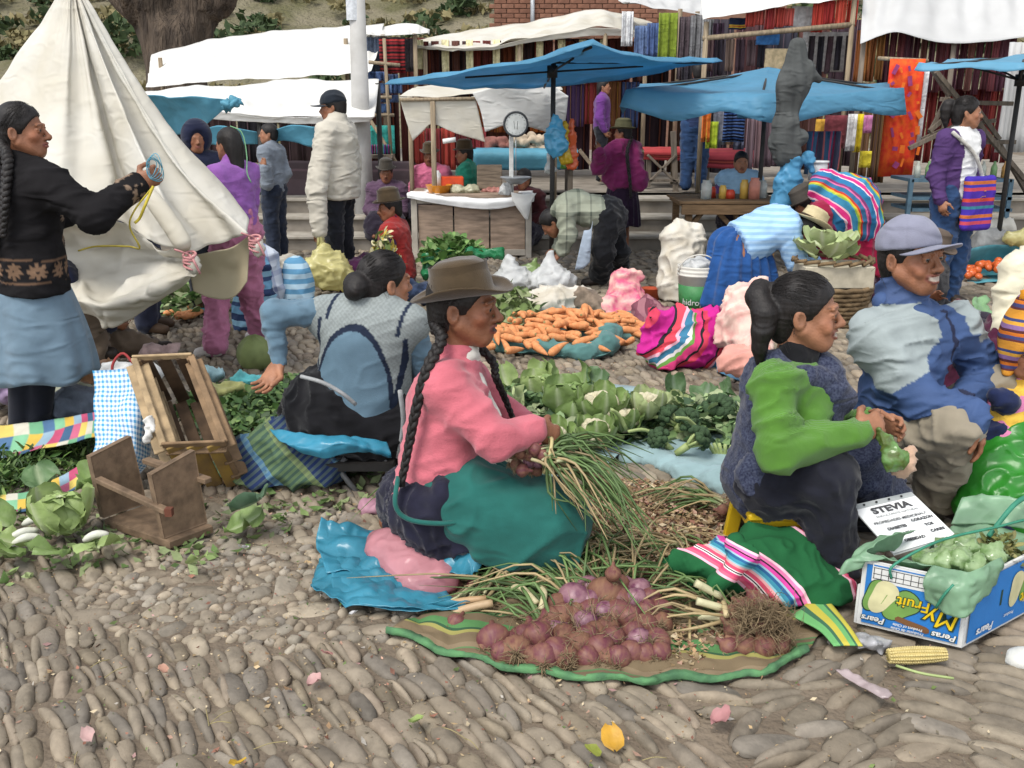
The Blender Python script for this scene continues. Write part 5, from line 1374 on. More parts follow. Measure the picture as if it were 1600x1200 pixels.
# below the small roof by the lamp post
hang(572,600,58,118,13.5,wool('39414f'),'slate blue garment under the small white roof','garment',folds=2)
hang(592,632,58,114,13.3,stripes('red_black_poncho',[(1,rgb('1c1416')),(1,rgb('8e2a2a')),(.5,rgb('1c1416')),(1,rgb('7a2026'))],reps=5,axis=1),'red and black striped poncho under the small roof','poncho',folds=2)
hang(630,648,60,112,13.5,wool('2a2629'),'charcoal garment at the right under the small roof','garment',folds=1.5)
for k,(x0,x1,y0,y1) in enumerate(((574,602,112,126),(600,622,116,130),(580,612,130,146),(606,628,128,146),(586,622,148,160),(578,610,162,176))):
 hang(x0,x1,y0,y1,12.9+.03*k,wool(('3b4c6c','2c3850','44597a')[k%3]),'folded navy trousers hung in tiers beside the lamp post','trousers','navy trousers beside the lamp post',2,.05,k)
hang(577,616,196,240,12.6,wool('2f8078'),'teal garment beside the lamp post','garment',folds=2)
fr=thing('pole_rack',(P(604,240,12.4)[0],12.4,.48),'frame of thin crossed poles beside the lamp post','rack')
for a,b in (((600,60),(612,262)),((575,182),(640,288)),((576,97),(625,102)),((576,180),(616,180)),((576,152),(612,152))):
 t=MB(); t.tube([P(*a,12.4),P(*b,12.4)],.022,7); t.build('pole',POLE,fr)
t=MB(); t.box(P(594,244,12.4),(.17,.15,.02)); t.build('shelf',GWOOD,fr,smooth=False)
for k in range(4):hang(576+4*k,592+6*k,226,241,12.2+.02*k,stripes('bright_manta_small',[(1,rgb('3c4a8c')),(.5,rgb('c03a6a')),(1,rgb('1f2440')),(.5,rgb('4f9a6a'))],reps=4,axis=0),'striped cloth stacked on the small shelf','cloth','cloths on the small shelf',1.5,.02,k)
# under the long cream awning
hang_row(655,1012,64,122,14.2,22,('4a2422','3c2220','5a3020','48302a','2e2426','612a24'),'woven bag hanging in the row under the long cream awning','woven bags under the cream awning','red',9,.25,1,.03,'bag','woven_bag')
for i,x in enumerate((650,690,728,770,806,838,872,905,938)):
 hang(x,x+11,62,108+(i*7)%26,13.9,wool('b8a684'),'cream sash hanging between the woven bags','sash','cream sashes under the awning',1,.02,i,'sash')
hang_row(742,1000,128,200,14.4,9,('6a3a22','7a4526','4a2c26','8a4a22','5a3428','3a2a44','6b2a2a','51331f','2f3a58'),'brown and orange cloth hanging under the tilted umbrella','brown cloths under the tilted umbrella','gold',8)
hang_row(640,760,200,262,13.4,5,('6a2622','572024','742c26','4a1f22','63262a'),'dark red rug hanging behind the seated vendors','dark red rugs behind the vendors','red',4)
# tall garments right of the cream awning
for k,(x0,x1,y0,y1,c,d) in enumerate(((972,990,18,72,'cfd3d6','white cloth at the end of the cream awning'),(992,1014,40,92,'4a5a78','blue grey garment beside the olive shawl'),(1012,1030,36,90,'39496c','denim blue garment beside the olive shawl'),(1030,1060,20,96,'5c6a22','olive green shawl hanging at the top'),(1062,1080,26,124,'3a3236','long charcoal garment right of the olive shawl'),(1080,1100,24,130,'58585a','long mid grey garment right of the olive shawl'),(1098,1116,30,120,'6d6e70','long pale grey garment right of the olive shawl'),(1114,1132,36,126,'4c3a4a','long plum garment left of the navy sweater'))):
 hang(x0,x1,y0,y1,13.0-.04*k,wool(c),d,'garment',None,2,.03,k)
hang_row(1065,1130,95,165,12.7,4,('232026','2a2228','1e1c22','2c2426'),'black jacket hanging left of the middle umbrella','black jackets left of the middle umbrella','plain',5,.1,1.5,.04,'jacket')
# fringed garments
hang(1140,1166,28,46,12.0,stripes('navy_gold_band',[(4,rgb('26304a')),(.7,rgb('c8a83a')),(.5,rgb('b03434')),(.7,rgb('c8a83a')),(1,rgb('26304a'))],reps=1,axis=1),'navy knit with a gold band among the fringed garments','garment',folds=1)
hang_row(1166,1242,12,42,11.95,5,('9a4038','a85048','8a3434'),'faded red fringe hanging from the white awning','red fringes on the left of the white awning','red',5,.05,2,.02,'fringe','fringe')
hang_row(1272,1342,0,42,11.9,4,('a03a30','8c2e2c','aa4638'),'deep red fringe at the right end of the white awning','red fringes on the right of the white awning','red',9,.05,2,.02,'fringe','fringe')
hang(1238,1278,10,44,12.1,wool('c4c0b8'),'pale cloth between the red fringes','cloth',folds=1)
hang(1182,1218,52,70,12.1,wool('2f5a88'),'bright blue cloth below the wooden bar','cloth',folds=1)
hang(1196,1248,76,108,12.2,wool('b39c7c'),'tan cloth behind the closed umbrella','cloth',folds=1)
hang_row(1100,1200,62,108,12.3,6,('4a3a3a','2e2a30','6a5a50','3a2e34','57484a','2c2c34'),'small dark bag hanging below the wooden bar','dark bags below the wooden bar','mauve',9,.2,1,.03,'bag','woven_bag')
hang_row(1262,1335,56,118,12.2,5,('262024','1d1b20','34262a','201c22','2b2226'),'black strapped bag hanging left of the orange shawls','black bags left of the orange shawls','plain',12,.35,1,.03,'bag','woven_bag')
hang(1255,1330,50,112,12.6,wool('c9c5bd'),'pale backing sheet behind the black bags','sheet',folds=1)
br=MB(); br.tube([P(1098,60,11.8),P(1335,38,11.8)],.03,8); tag(br.build('pole',POLE),'long wooden bar the fringed garments hang from','pole')
# shawls of the right-hand stall
hang_row(1340,1384,48,128,11.9,4,('7a4a2a','8a5a34','6a4026','75502e'),'orange brown shawl at the left end of the shawl stall','orange brown shawls','gold',4)
hang_row(1380,1592,44,142,12.0,17,('4a2a32','5a3438','6b3c40','54343e','43262c','6a4640'),'dark red and mauve shawl hanging under the pale sheet','dark shawls under the pale sheet','mauve',6,.04,1.5,.03,'shawl','shawl')
hang_row(1440,1590,140,250,12.25,11,('5c2426','6e2c2a','4a2024','7a3430','552428'),'deep red shawl in the lower row of the shawl stall','deep red shawls in the lower row','red',5,.04,1.5,.03,'shawl','shawl')
hang_row(1340,1396,130,290,11.6,4,('4c3b30','5c4636','44332c','53402f'),'long brown scarf hanging beside the red tapestry','long brown scarves','gold',6,.03,1.5,.03,'scarf','scarf')
hang(1578,1640,66,238,10.6,GREYW,'grey white sheet hanging at the right edge','sheet',folds=2,amp=.05)
TAP=mat('red_tapestry',(.62,.03,.018),rough=.9,var=.2,nscale=16,bump=.3,bscale=150,col2=(.68,.10,.015))
tp_=hang(1391,1446,92,276,10.2,TAP,'bright red and orange tapestry hanging on the right','tapestry',folds=1,amp=.02,name='tapestry')
mt=mat('tapestry_motif',(.30,.05,.16),rough=.9); mt2=mat('tapestry_orange',(.75,.16,.02),rough=.9)
for k in range(26):
 x,y=1397+(k%4)*13+random.uniform(-3,3),104+(k//4)*25+random.uniform(-8,8)
 c=P(x,y,10.165); t=MB(); t.box(c,(random.uniform(.01,.03),.003,random.uniform(.012,.05)),rot(0,random.uniform(-.7,.7),0)); t.build('embroidery',(mt,mt2)[k%2],tp_,smooth=False)
hang(1446,1454,100,222,10.25,wool('d8cdb0'),'narrow cream strip beside the red tapestry','strip',folds=.6,amp=.005)
t=MB(); t.tube([P(1372,91,10.25),P(1450,95,10.25)],.02,7); tag(t.build('pole',POLE),'short pole the red tapestry hangs from','pole')
# under the middle umbrella
for k,(x0,x1,y0,y1,c,d) in enumerate(((1098,1112,165,222,'c85a22','orange scarf under the left of the middle umbrella'),(1104,1124,190,232,'8a9a2a','lime green scarf under the middle umbrella'),(1116,1138,168,226,'5a5c66','grey scarf under the middle umbrella'),(1134,1150,165,226,'8a7058','tan scarf under the middle umbrella'),(1150,1166,172,234,'4a4e60','slate scarf under the middle umbrella'))):
 hang(x0,x1,y0,y1,11.4+.03*k,wool(c),d,'scarf',None,1.5,.03,k)
hang(1132,1166,164,222,11.0,stripes('navy_zigzag',[(1,rgb('141a30')),(.7,rgb('3a5a98')),(1,rgb('141a30')),(.4,rgb('6a86b8'))],reps=6,axis=1,warp=.1),'navy blanket with light blue zigzag stripes under the middle umbrella','blanket',folds=1.5)
hang_row(1168,1240,172,262,11.3,5,('6a5a60','7a6468','5e4f56','84707a','6a5258'),'mauve shawl behind the pole of the middle umbrella','mauve shawls behind the umbrella pole','mauve',5,.05,1.5,.03,'shawl','shawl')
for k,(x0,x1,y0,y1,c,d) in enumerate(((1326,1340,178,236,'d4d2cc','white slim garment right of the closed umbrella'),(1338,1350,178,238,'d09a24','yellow slim garment right of the closed umbrella'),(1350,1364,180,208,'d07098','pink slim garment right of the closed umbrella'),(1344,1362,236,262,'b8a030','yellow pink and green tassels right of the closed umbrella'),(1290,1326,180,232,'5a2a30','dark red weaving behind the closed umbrella'),(1276,1296,186,216,'a07a30','mustard weaving behind the closed umbrella'))):
 hang(x0,x1,y0,y1,10.9+.04*k,wool(c),d,'garment',None,1,.02,k)
hang(1262,1316,205,272,9.6,stripes('blue_pink_manta',[(2,rgb('3a5a7a')),(.6,rgb('b04a6a')),(1.6,rgb('44688a')),(.6,rgb('9a3a58')),(1.4,rgb('5a5a70')),(.5,rgb('c06a6a'))],reps=2,axis=0),'blue and pink striped cloth on the stand beside the closed umbrella','cloth',folds=2,amp=.05)
# purple seated shape behind the lamp post etc. comes with the people
# ------------------------------------------------------------------ tables, stands and their goods
BROWNW=wood('brown_plank',(.20,.125,.065),axis=(1.2,9,9))
PALEW=wood('pale_plank',(.36,.28,.20),axis=(1.2,9,9))
PLY=wood('plywood',(.34,.25,.185),axis=(1,1,5),rough=.85)
wt=thing('market_table',G(740,396),'panelled wooden table covered with a white cloth under the tilted umbrella','table')
yt=9.75; zt=P(740,306,yt)[2]
xl,xr=P(648,350,yt)[0],P(826,350,yt)[0]
for (x,yy) in ((xl,yt),(xr,yt),(xl,yt+.75),(xr,yt+.75)):
 t=MB(); t.box((x,yy,zt/2),(.03,.03,zt/2),bev=.004); t.build('leg',mat('painted_pale_wood',(.42,.38,.32),rough=.8,nscale=8,bump=.3),wt,smooth=False)
w3=(xr-xl-.06)/3
for i in range(3):
 t=MB(); t.box((xl+.03+w3*(i+.5),yt+.01,zt*.5),(w3/2-.008,.012,zt*.36)); t.build('panel',PLY,wt,smooth=False)
for zz in (zt*.1,zt*.93):
 t=MB(); t.box(((xl+xr)/2,yt-.012,zz),((xr-xl)/2-.032,.016,.03),bev=.004); t.build('rail',mat('painted_pale_wood',(.42,.38,.32)),wt,smooth=False)
t=MB(); t.box(((xl+xr)/2,yt+.375,zt),((xr-xl)/2+.05,.42,.014)); t.build('table_top',PLY,wt,smooth=False)
e=lambda x,y,d=0:P(x,y,yt+d)
clo=sheet('tablecloth',[[e(655,296,.75),e(720,296,.75),e(780,296,.75),e(836,296,.75)],[e(642,299,0.2),e(700,302,.2),e(770,303,.2),e(832,300,.2)],[e(636,302,-.06),e(700,309,-.06),e(770,312,-.06),e(835,305,-.06)],[e(636,309,-.08),e(700,321,-.07),e(772,327,-.07),e(834,315,-.07)]],24,60,mat('white_cloth_sheet',(.80,.80,.79),rough=.85,var=.06,bump=.2),None,.012,6,3)
tag(clo,'white cloth draped over the panelled table','tablecloth')
def small(name,S,h,m,label,cat,group=None,**k):
 o=solid_obj(name,S,h,m,None,**k); return tag(o,label,cat,group)
zt2=zt+.02
m=MB(); m.lathe([(.0,0),(.10,0),(.135,.075),(.14,.08),(.128,.078),(.09,.012),(0,.01)],e(686,301,.2)+V3(0,0,.0),n=24); tag(m.build('bowl',mat('orange_plastic',(.75,.28,.02),rough=.35,bump=0,spec=.5)),'orange plastic bowl on the white tablecloth','bowl')
m=MB(); c=e(706,287,.4); m.box(c,(.12,.09,.075),rot(0,0,.1),bev=.01); tag(m.build('plastic_tub',mat('red_orange_plastic',(.80,.08,.01),rough=.35,bump=0,spec=.5),smooth=False),'bright red orange plastic tub on the white table','tub')
m=MB(); m.lathe([(0,0),(.035,0),(.037,.13),(.02,.15),(.018,.165),(.0,.165)],e(684,292,.3),n=14); tag(m.build('bottle',mat('white_bottle',(.7,.7,.7),rough=.4)),'white bottle beside the orange bowl','bottle')
S=Solid(); S.ell(e(716,297,.2),(.09,.08,.05)); S.ell(e(736,296,.2),(.08,.07,.055)); small('plastic_bag',S,.012,plastic('clear_yellow_bag',(.62,.60,.42)),'clear bag of yellow produce on the white table','bag',wr=.01,wf=16)
S=Solid(); S.cap(e(756,299,.3),e(786,300,.25),.03,.03); S.ell(e(772,298,.3),(.1,.06,.03)); small('meat_cuts',S,.012,mat('pale_red_meat',(.42,.18,.15),rough=.5,nscale=20,var=.4),'pile of pale red meat on the white table','meat',wr=.01,wf=18)
m=MB(); m.box(e(765,276,.55),(.13,.09,.12),bev=.006); tag(m.build('wooden_box',PALEW,smooth=False),'wooden box at the back of the white table','box')
# hanging dial scale on a white post with its pan
sc_=thing('weighing_scale',e(800,297,.1),'dial weighing scale on a white post with a metal pan','scale')
ZN=mat('zinc',(.42,.44,.46),rough=.45,metal=.6)
m=MB(); m.box((e(799,240)[0],yt+.1,(e(799,206,.1)[2]+zt)/2),(.022,.02,(e(799,206,.1)[2]-zt)/2),bev=.004); m.build('post',mat('white_enamel',(.66,.66,.63),rough=.5),sc_,smooth=False)
Rd=frame((0,-1,.05)); c=e(806,194,0)
m=MB(); m.lathe([(0,-.05),(.12,-.05),(.125,-.04),(.125,.02),(.108,.022),(.105,.012),(0,.012)],c,Rd,32); m.build('case',mat('dark_scale_case',(.06,.065,.07),rough=.5),sc_)
disc('dial',c+Rd@V3(0,0,.014),Rd,.104,mat('white_dial',(.62,.64,.62),rough=.5,bump=0),sc_)
m=MB()
for k in range(16):
 a=k*pi/8; p=c+Rd@V3(.09*cos(a),.09*sin(a),.0165); m.box(p,(.006,.001,.001),Rd@rot(0,0,a))
for p,q in ((V3(-.01,-.05,.0165),V3(-.02,.03,.0165)),(V3(.012,-.05,.0165),V3(.018,.03,.0165))):m.beam(c+Rd@p,c+Rd@q,.003,.002)
m.build('dial_marks',mat('black_print',(.02,.02,.02)),sc_)
m=MB(); m.lathe([(0,-.055),(.06,-.05),(.12,-.01),(.155,.012),(.157,.006),(.12,-.018),(.06,-.058),(0,-.063)],e(806,278,-.05),n=28); m.build('pan',ZN,sc_)
m=MB(); m.tube([e(806,206,0),e(806,272,-.04)],.005,6); m.build('pan_hook',ZN,sc_)
S=Solid(); S.cap(e(790,298,.0),e(796,288,.0),.07,.03); small('white_bag',S,.012,plastic('thin_white_bag',(.74,.75,.74),rough=.5,cell=3),'white plastic bag slumped beside the scale','bag',wr=.014,wf=14)
tarp('white_rag',[[e(798,300,-.1),e(816,303,-.12),e(838,302,-.1)],[e(802,315,-.12),e(818,322,-.14),e(832,312,-.12)],[e(814,330,-.12),e(824,344,-.13),e(830,320,-.12)]],14,14,WHITE,'white rag hanging off the right corner of the table','rag',amp=.015,seed=3)
# canopy of cream cloth over that stall
cc=thing('stall_awning',(e(700,200)[0],10.0,0),'cream cloth canopy with pointed hanging flaps behind the white table','awning')
yb=9.9; q=lambda x,y,d=0:P(x,y,yb+d)
tarp('canopy',[[q(652,134,.9),q(720,132,.9),q(790,132,.9),q(870,134,.9)],[q(640,140,.45),q(715,141,.45),q(790,138,.45),q(875,140,.5)],[q(624,152),q(700,150),q(745,146),q(800,146)]],20,60,CREAM,'',parent=cc,amp=.015,seed=2)
tarp('front_flap',[[q(624,152),q(652,153),q(678,156),q(705,156),q(742,150)],[q(632,180,.02),q(656,178,.02),q(678,175,.02),q(706,186,.02),q(750,185,.02)],[q(645,220,.03),q(660,206,.03),q(676,194,.03),q(712,208,.03),q(758,222,.03)]],26,60,CREAM,'',parent=cc,amp=.015,freq=3,seed=7)
tarp('white_flap',[[q(738,145,-.05),q(790,132,-.05),q(850,128,.1),q(888,150,.2)],[q(750,170,-.04),q(800,160,0),q(850,165,.1),q(884,185,.25)],[q(758,206,-.03),q(800,194,0),q(840,202,.15),q(880,215,.3)]],26,50,WHITE,'',parent=cc,amp=.02,freq=3,seed=8)
for x,yy,d in ((676,158,-.02),(640,150,.85),(868,140,.85)):
 p=q(x,yy,d); t=MB(); t.tube([(p[0],p[1],0),p],.026,8); t.build('post',POLE,cc)
t=MB(); t.tube([q(625,156,-.02),q(745,154,-.02)],.018,7); t.build('crossbar',POLE,cc)
m=MB(); m.tube([q(692,221,-.1),q(712,218,-.1)],.025,10); tag(m.build('paper_roll',mat('white_paper',(.7,.7,.68))),'white paper roll hanging under the cream canopy','paper roll')
# carrier bags hanging from the umbrella pole
for k,(x0,x1,y0,y1,c,d) in enumerate(((850,886,180,240,(.10,.42,.66),'blue plastic carrier bag hanging under the tilted umbrella'),(872,892,185,256,(.66,.45,.03),'yellow plastic bag hanging behind the blue carrier bag'),(882,904,186,262,(.72,.14,.04),'orange red plastic bag hanging under the tilted umbrella'),(850,870,236,270,(.66,.68,.66),'white plastic bag hanging below the blue carrier bag'),(876,888,240,262,(.18,.42,.08),'green plastic bag hanging below the blue carrier bag'))):
 S=Solid(); a,b=P((x0+x1)/2,y0,8.55+.05*k),P((x0+x1)/2,y1,8.55+.05*k); w_=(x1-x0)/2/170
 S.cap(a-V3(0,0,.03),b+V3(0,0,w_*.7),w_*.45,w_,.04,sq=((0,1,0),.4))
 small('carrier_bag',S,.013,plastic('bag_plastic_%d'%k,c),d,'bag',wr=.012,wf=11,seed=k)
 # tables behind
def table(label,px0,px1,py,Y,base_z,m,depth=.7,cloth_m=None,drop=.1,legm=GWOOD):
 z=P(px0,py,Y)[2]; xa_,xb_=P(px0,py,Y)[0],P(px1,py,Y)[0]
 r=thing('market_table',((xa_+xb_)/2,Y+depth/2,base_z),label,'table')
 t=MB(); t.box(((xa_+xb_)/2,Y+depth/2,z-.02),((xb_-xa_)/2,depth/2,.02),bev=.004); t.build('table_top',m,r,smooth=False)
 for x in (xa_+.06,xb_-.06):
  for yy in (Y+.05,Y+depth-.05):
   t=MB(); t.box((x,yy,(z-.04+base_z)/2),(.03,.03,(z-.04-base_z)/2)); t.build('leg',legm,r,smooth=False)
 if cloth_m is not None:
  c=sheet('cloth',[[(xa_-.02,Y+depth,z+.006),((xa_+xb_)/2,Y+depth,z+.006),(xb_+.02,Y+depth,z+.006)],[(xa_-.02,Y-.015,z+.008),((xa_+xb_)/2,Y-.015,z+.008),(xb_+.02,Y-.015,z+.008)],[(xa_-.02,Y-.03,z-drop),((xa_+xb_)/2,Y-.03,z-drop*1.1),(xb_+.02,Y-.03,z-drop)]],14,30,cloth_m,r,.006,5,2)
 return r,z
table('table with a pale blue plastic cover behind the scale',742,900,236,11.5,.48,PALEW,cloth_m=LBLUE,drop=.2)
table('table with a dark red cloth behind the bending person',1008,1100,234,12.6,.48,PALEW,cloth_m=wool('8a3436','red'),drop=.12)
table('table with a dark red cloth under the middle umbrella',1100,1175,236,12.7,.48,PALEW,cloth_m=wool('7a3038','red'),drop=.2)
table('long table with a dim cloth behind the boy in grey',440,640,262,11.6,.0,PALEW,cloth_m=wool('453a3c','mauve'),drop=.75)
S=Solid()
for k in range(40):S.ell(P(random.uniform(800,862),random.uniform(212,234),11.7+random.random()*.3),.05+.01*random.random(),k=.01)
small('garlic_heap',S,.022,mat('garlic_skin',(.50,.40,.29),rough=.7,nscale=14,var=.35),'heap of pale garlic on the table behind the scale','garlic')
S=Solid()
for k in range(20):S.ell(P(random.uniform(760,800),random.uniform(218,234),11.9+random.random()*.2),.05,k=.01)
small('potato_heap',S,.022,mat('red_potato',(.25,.10,.08),rough=.7,nscale=14,var=.35),'heap of reddish potatoes left of the garlic','potatoes')
m=MB(); m.beam(P(905,234,10.9),P(950,290,10.9),.07,.04); tag(m.build('plank',PALEW,smooth=False),'pale plank leaning beside the woman in magenta','plank')
fr=thing('stall_trestle',(P(1030,260,12.3)[0],12.3,.48),'grey trestle of crossed boards behind the bending person','trestle')
for a,b in (((1012,242),(1056,285)),((1056,242),(1014,285)),((1052,205),(1056,310)),((1000,282),(1060,282))):
 t=MB(); t.beam(P(*a,12.2),P(*b,12.2),.07,.03); t.build('board',GWOOD,fr,smooth=False)
 # wooden food table
ft,zf=table('brown wooden table with jars and food under the middle umbrella',1068,1222,318,8.75,.0,BROWNW,depth=.8,legm=BROWNW)
for k in range(5):
 z=zf; t=MB(); xa_,xb_=P(1066,318,8.7)[0],P(1224,318,8.7)[0]; t.box(((xa_+xb_)/2,8.77+k*.16,zf+.012),((xb_-xa_)/2+.02,.075,.012),bev=.003); t.build('plank',BROWNW,ft,smooth=False)
t=MB(); t.box(((xa_+xb_)/2,8.72,zf-.05),((xb_-xa_)/2,.018,.045),bev=.003); t.build('apron_board',BROWNW,ft,smooth=False)
for a,b in (((1072,362),(1098,330)),((1150,362),(1120,330)),((1148,330),(1160,380))):
 t=MB(); t.beam(P(*a,8.8),P(*b,8.8),.07,.04); t.build('brace',BROWNW,ft,smooth=False)
ff=lambda x,d:(P(x,314,8.75)[0],8.75+d,zf+.026)
GLS=mat('cloudy_glass',(.62,.66,.62),rough=.2,trans=.5,bump=0); REDP=mat('red_sauce',(.55,.06,.03),rough=.3,bump=0); YELP=mat('mustard_jar',(.6,.38,.08),rough=.3,bump=0)
for k,(x,d,r,h_,m_,lab) in enumerate(((1108,.15,.05,.17,GLS,'cloudy glass jar at the left of the food table'),(1122,.3,.04,.1,REDP,'small red pot on the food table'),(1136,.2,.035,.12,YELP,'mustard yellow pot on the food table'),(1148,.2,.045,.08,REDP,'low red dish on the food table'),(1170,.2,.04,.17,YELP,'tall mustard jar on the food table'),(1184,.15,.05,.19,mat('pinkish_jar',(.55,.22,.16),rough=.4),'tall pinkish jar on the food table'),(1200,.25,.05,.16,GLS,'cloudy jar at the right of the food table'))):
 m=MB(); m.lathe([(0,0),(r,0),(r,h_*.8),(r*.75,h_*.88),(r*.78,h_),(0,h_)],ff(x,d),n=14); tag(m.build('jar',m_),lab,'jar')
 # white bucket lid and stand beside the closed umbrella
m=MB(); c=P(1278,262,7.9); m.lathe([(0,-.1),(.07,-.1),(.075,.02),(.07,.035),(.085,.04),(.085,.055),(0,.055)],c,n=18); tag(m.build('tub',mat('white_tub',(.68,.70,.70),rough=.4)),'white plastic tub beside the closed umbrella','tub')
m=MB(); m.lathe([(.035,0),(.04,.26),(.03,.28)],(c[0],c[1],c[2]-.36),n=12); tag(m.build('bottle',mat('pale_bottle',(.55,.62,.62),rough=.3)),'pale bottle below the white tub','bottle')
# folded trestles leaning at the right
fr=thing('folded_trestle',(P(1520,300,9.6)[0],9.6,.0),'grey wooden trestles folded together behind the girl in white','trestle')
for k,(a,b,w_) in enumerate((((1462,112),(1602,282),.055),((1455,105),(1484,150),.05),((1500,160),(1582,162),.05),((1512,222),(1586,222),.05),((1420,232),(1512,188),.045),((1452,205),(1508,158),.04),((1480,152),(1452,208),.02),((1520,160),(1562,218),.03),((1556,216),(1604,300),.05),((1470,155),(1510,160),.05),((1516,195),(1556,188),.02),((1440,218),(1480,200),.02))):
 t=MB(); t.beam(P(*a,9.5+.03*k),P(*b,9.5+.03*k),w_*1.1,.04); t.build('beam',GWOOD,fr,smooth=False)
ct=thing('display_cart',G(1500,372),'blue metal cart with bottles behind the girl in white','cart')
CB=mat('blue_grey_metal',(.10,.18,.24),rough=.6)
for x in (1424,1580):
 for d in (0,.5):
  p=P(x,280,9.3+d); t=MB(); t.box((p[0],p[1],p[2]/2+.05),(.02,.02,p[2]/2-.05)); t.build('leg',CB,ct,smooth=False)
for y in (282,310,328):
 a,b=P(1424,y,9.3),P(1580,y,9.3); t=MB(); t.box(((a[0]+b[0])/2,9.55,a[2]),((b[0]-a[0])/2,.27,.015)); t.build('shelf',CB,ct,smooth=False)
m_=mat('cart_wheel',(.04,.04,.04),rough=.8)
for x in (1562,1440):
 p=P(x,345,9.3); t=MB(); t.lathe([(0,-.03),(.16,-.03),(.18,-.015),(.18,.015),(.16,.03),(0,.03)],(p[0],9.27,.18),frame((0,1,0)),22); t.build('wheel',m_,ct)
for k in range(9):
 x=1432+k*17; p=P(x,281,9.45); c=[(.5,.52,.45),(.2,.35,.15),(.55,.3,.1)][k%3]
 m=MB(); m.lathe([(0,0),(.03,0),(.03,.1),(.012,.14),(.012,.16),(0,.16)],(p[0],p[1],p[2]+.016),n=10); tag(m.build('bottle',mat('cart_bottle_%d'%(k%3),c,rough=.3)),'small bottle standing on the blue cart','bottle','bottles on the blue cart')
 # ------------------------------------------------------------------ people further back
def C_(n,h,**k):return cloth('cloth_'+n,rgb(h),**k)
DKTR=C_('dark_trousers','23252b'); JEANS=C_('jeans','2c4468'); FELTD=mat('dark_felt',(.05,.042,.032),rough=.95,sheen=.2)
def place(px,Y):return V3(P(px,300,Y)[0],Y,0)
# man in the beige jacket, carrying a yellow bag
b=place(530,8.0); J,s=stand(b,radians(-72),1.6)
J['hf']=V3(-.97,.05,-.06)
J['shL']+=V3(.0,-.02,0); J['elL']=P(494,300,7.70); J['wrL']=P(500,362,7.66); J['hdL']=V3(-.1,0,-1); J['cuL']=.9
w=person('man in a beige padded jacket and black cap carrying a yellow bag',J,b,s,.013,'a'); JB=J
top(J,C_('beige_padded','bdb7a9',var=.10,bscale=40,crease=.7),'jacket',ex=.038,sleeve=.98,hem=.09,wr=.005,wf=9,seed=3,fat=.035,hemr=.01,dispf=lambda v:.005*np.abs(np.sin((v[:,2]+.05*v[:,0])*26)),neckr=.085,armk=.012)
trousers(J,DKTR,ex=.012); shoes(J,SHOE); hair(J,'short'); cap_hat(J,C_('black_cap','20262e',bscale=80),None,.085)
S=Solid(); S.cap(J['neck']-V3(0,0,.01),J['neck']+V3(0,0,.04),.075,.078,.02); solid_obj('collar',S,.012,C_('beige_collar','7d7260'),w)
bg=thing('carrier_bag',(P(515,400,7.6)[0],7.6,0.3),'bulging yellow plastic bag in the hand of the man in beige','bag')
YB=plastic('yellow_plastic',(.76,.70,.32),translu=.35,cell=5)
S=Solid(); S.cap(P(500,374,7.65),P(507,400,7.64),.03,.075,.05); S.ell(P(510,425,7.62),(.20,.15,.14),k=.08); S.cap(P(525,405,7.62),P(545,440,7.6),.04,.08,.05)
solid_obj('bag',S,.014,YB,bg,wr=.016,wf=9,seed=2)
m=MB()
for d in (-.03,.03):m.tube(catmull([P(497,385,7.65+d),P(499,362,7.66+d),P(504,383,7.65+d)],8),.012,6)
m.build('handle',YB,bg)
# girl in the purple cardigan and pink trousers
b=place(366,5.95); J,s=stand(b,radians(-60),1.37)
J['hf']=V3(-.8,.6,0); J['elR']+=V3(-.05,0,.05); J['elL']=P(352,320,5.8); J['wrL']=P(336,345,5.8)
J['knL']+=V3(-.10,.05,0); J['anL']=G(338,560)+V3(0,0,.06); J['toL']=J['anL']+V3(-.11,.02,-.03); J['anR']+=V3(0,.12,0); J['toR']+=V3(0,.12,0)
w=person('girl in a fuzzy purple cardigan and pink trousers beside the cream tarpaulin',J,b,s,.013,'b')
top(J,C_('purple_fuzz','8c5aa2',bump=.8,bscale=120),'cardigan',ex=.022,sleeve=.95,hem=.06,wr=.006,wf=9,seed=4)
trousers(J,C_('pink_trousers','b0708c'),ex=.035,wr=.012); shoes(J,mat('white_trainer',(.62,.58,.55),rough=.6)); hair(J,'long')
m=MB(); c=J['C']; R=J['R']; m.tube(catmull([c+R@V3(.0,-.03,.108),c+R@V3(.04,-.085,.07),c+R@V3(.04,-.115,-.06),c+R@V3(.02,-.13,-.16),c+R@V3(.03,-.15,-.22)],14),.004,5); m.build('hair_ribbon',mat('green_ribbon',(.20,.42,.22),rough=.6),w)
# person in a navy hood just behind her
b=place(312,7.2); J,s=stand(b,radians(150),1.36); w=person('person in a navy hood half hidden behind the cream tarpaulin',J,b,s,.02,'a'); NV=C_('navy_hood','1c2138'); top(J,NV,'hooded_jacket',ex=.04); trousers(J,DKTR)
S=Solid(); S.ell(J['C']+V3(0,.03,.02),(.11,.12,.13)); S.ell(J['C']+J['R']@V3(0,.12,-.02),(.075,.08,.1),mode='s'); solid_obj('hood',S,.016,NV,w)
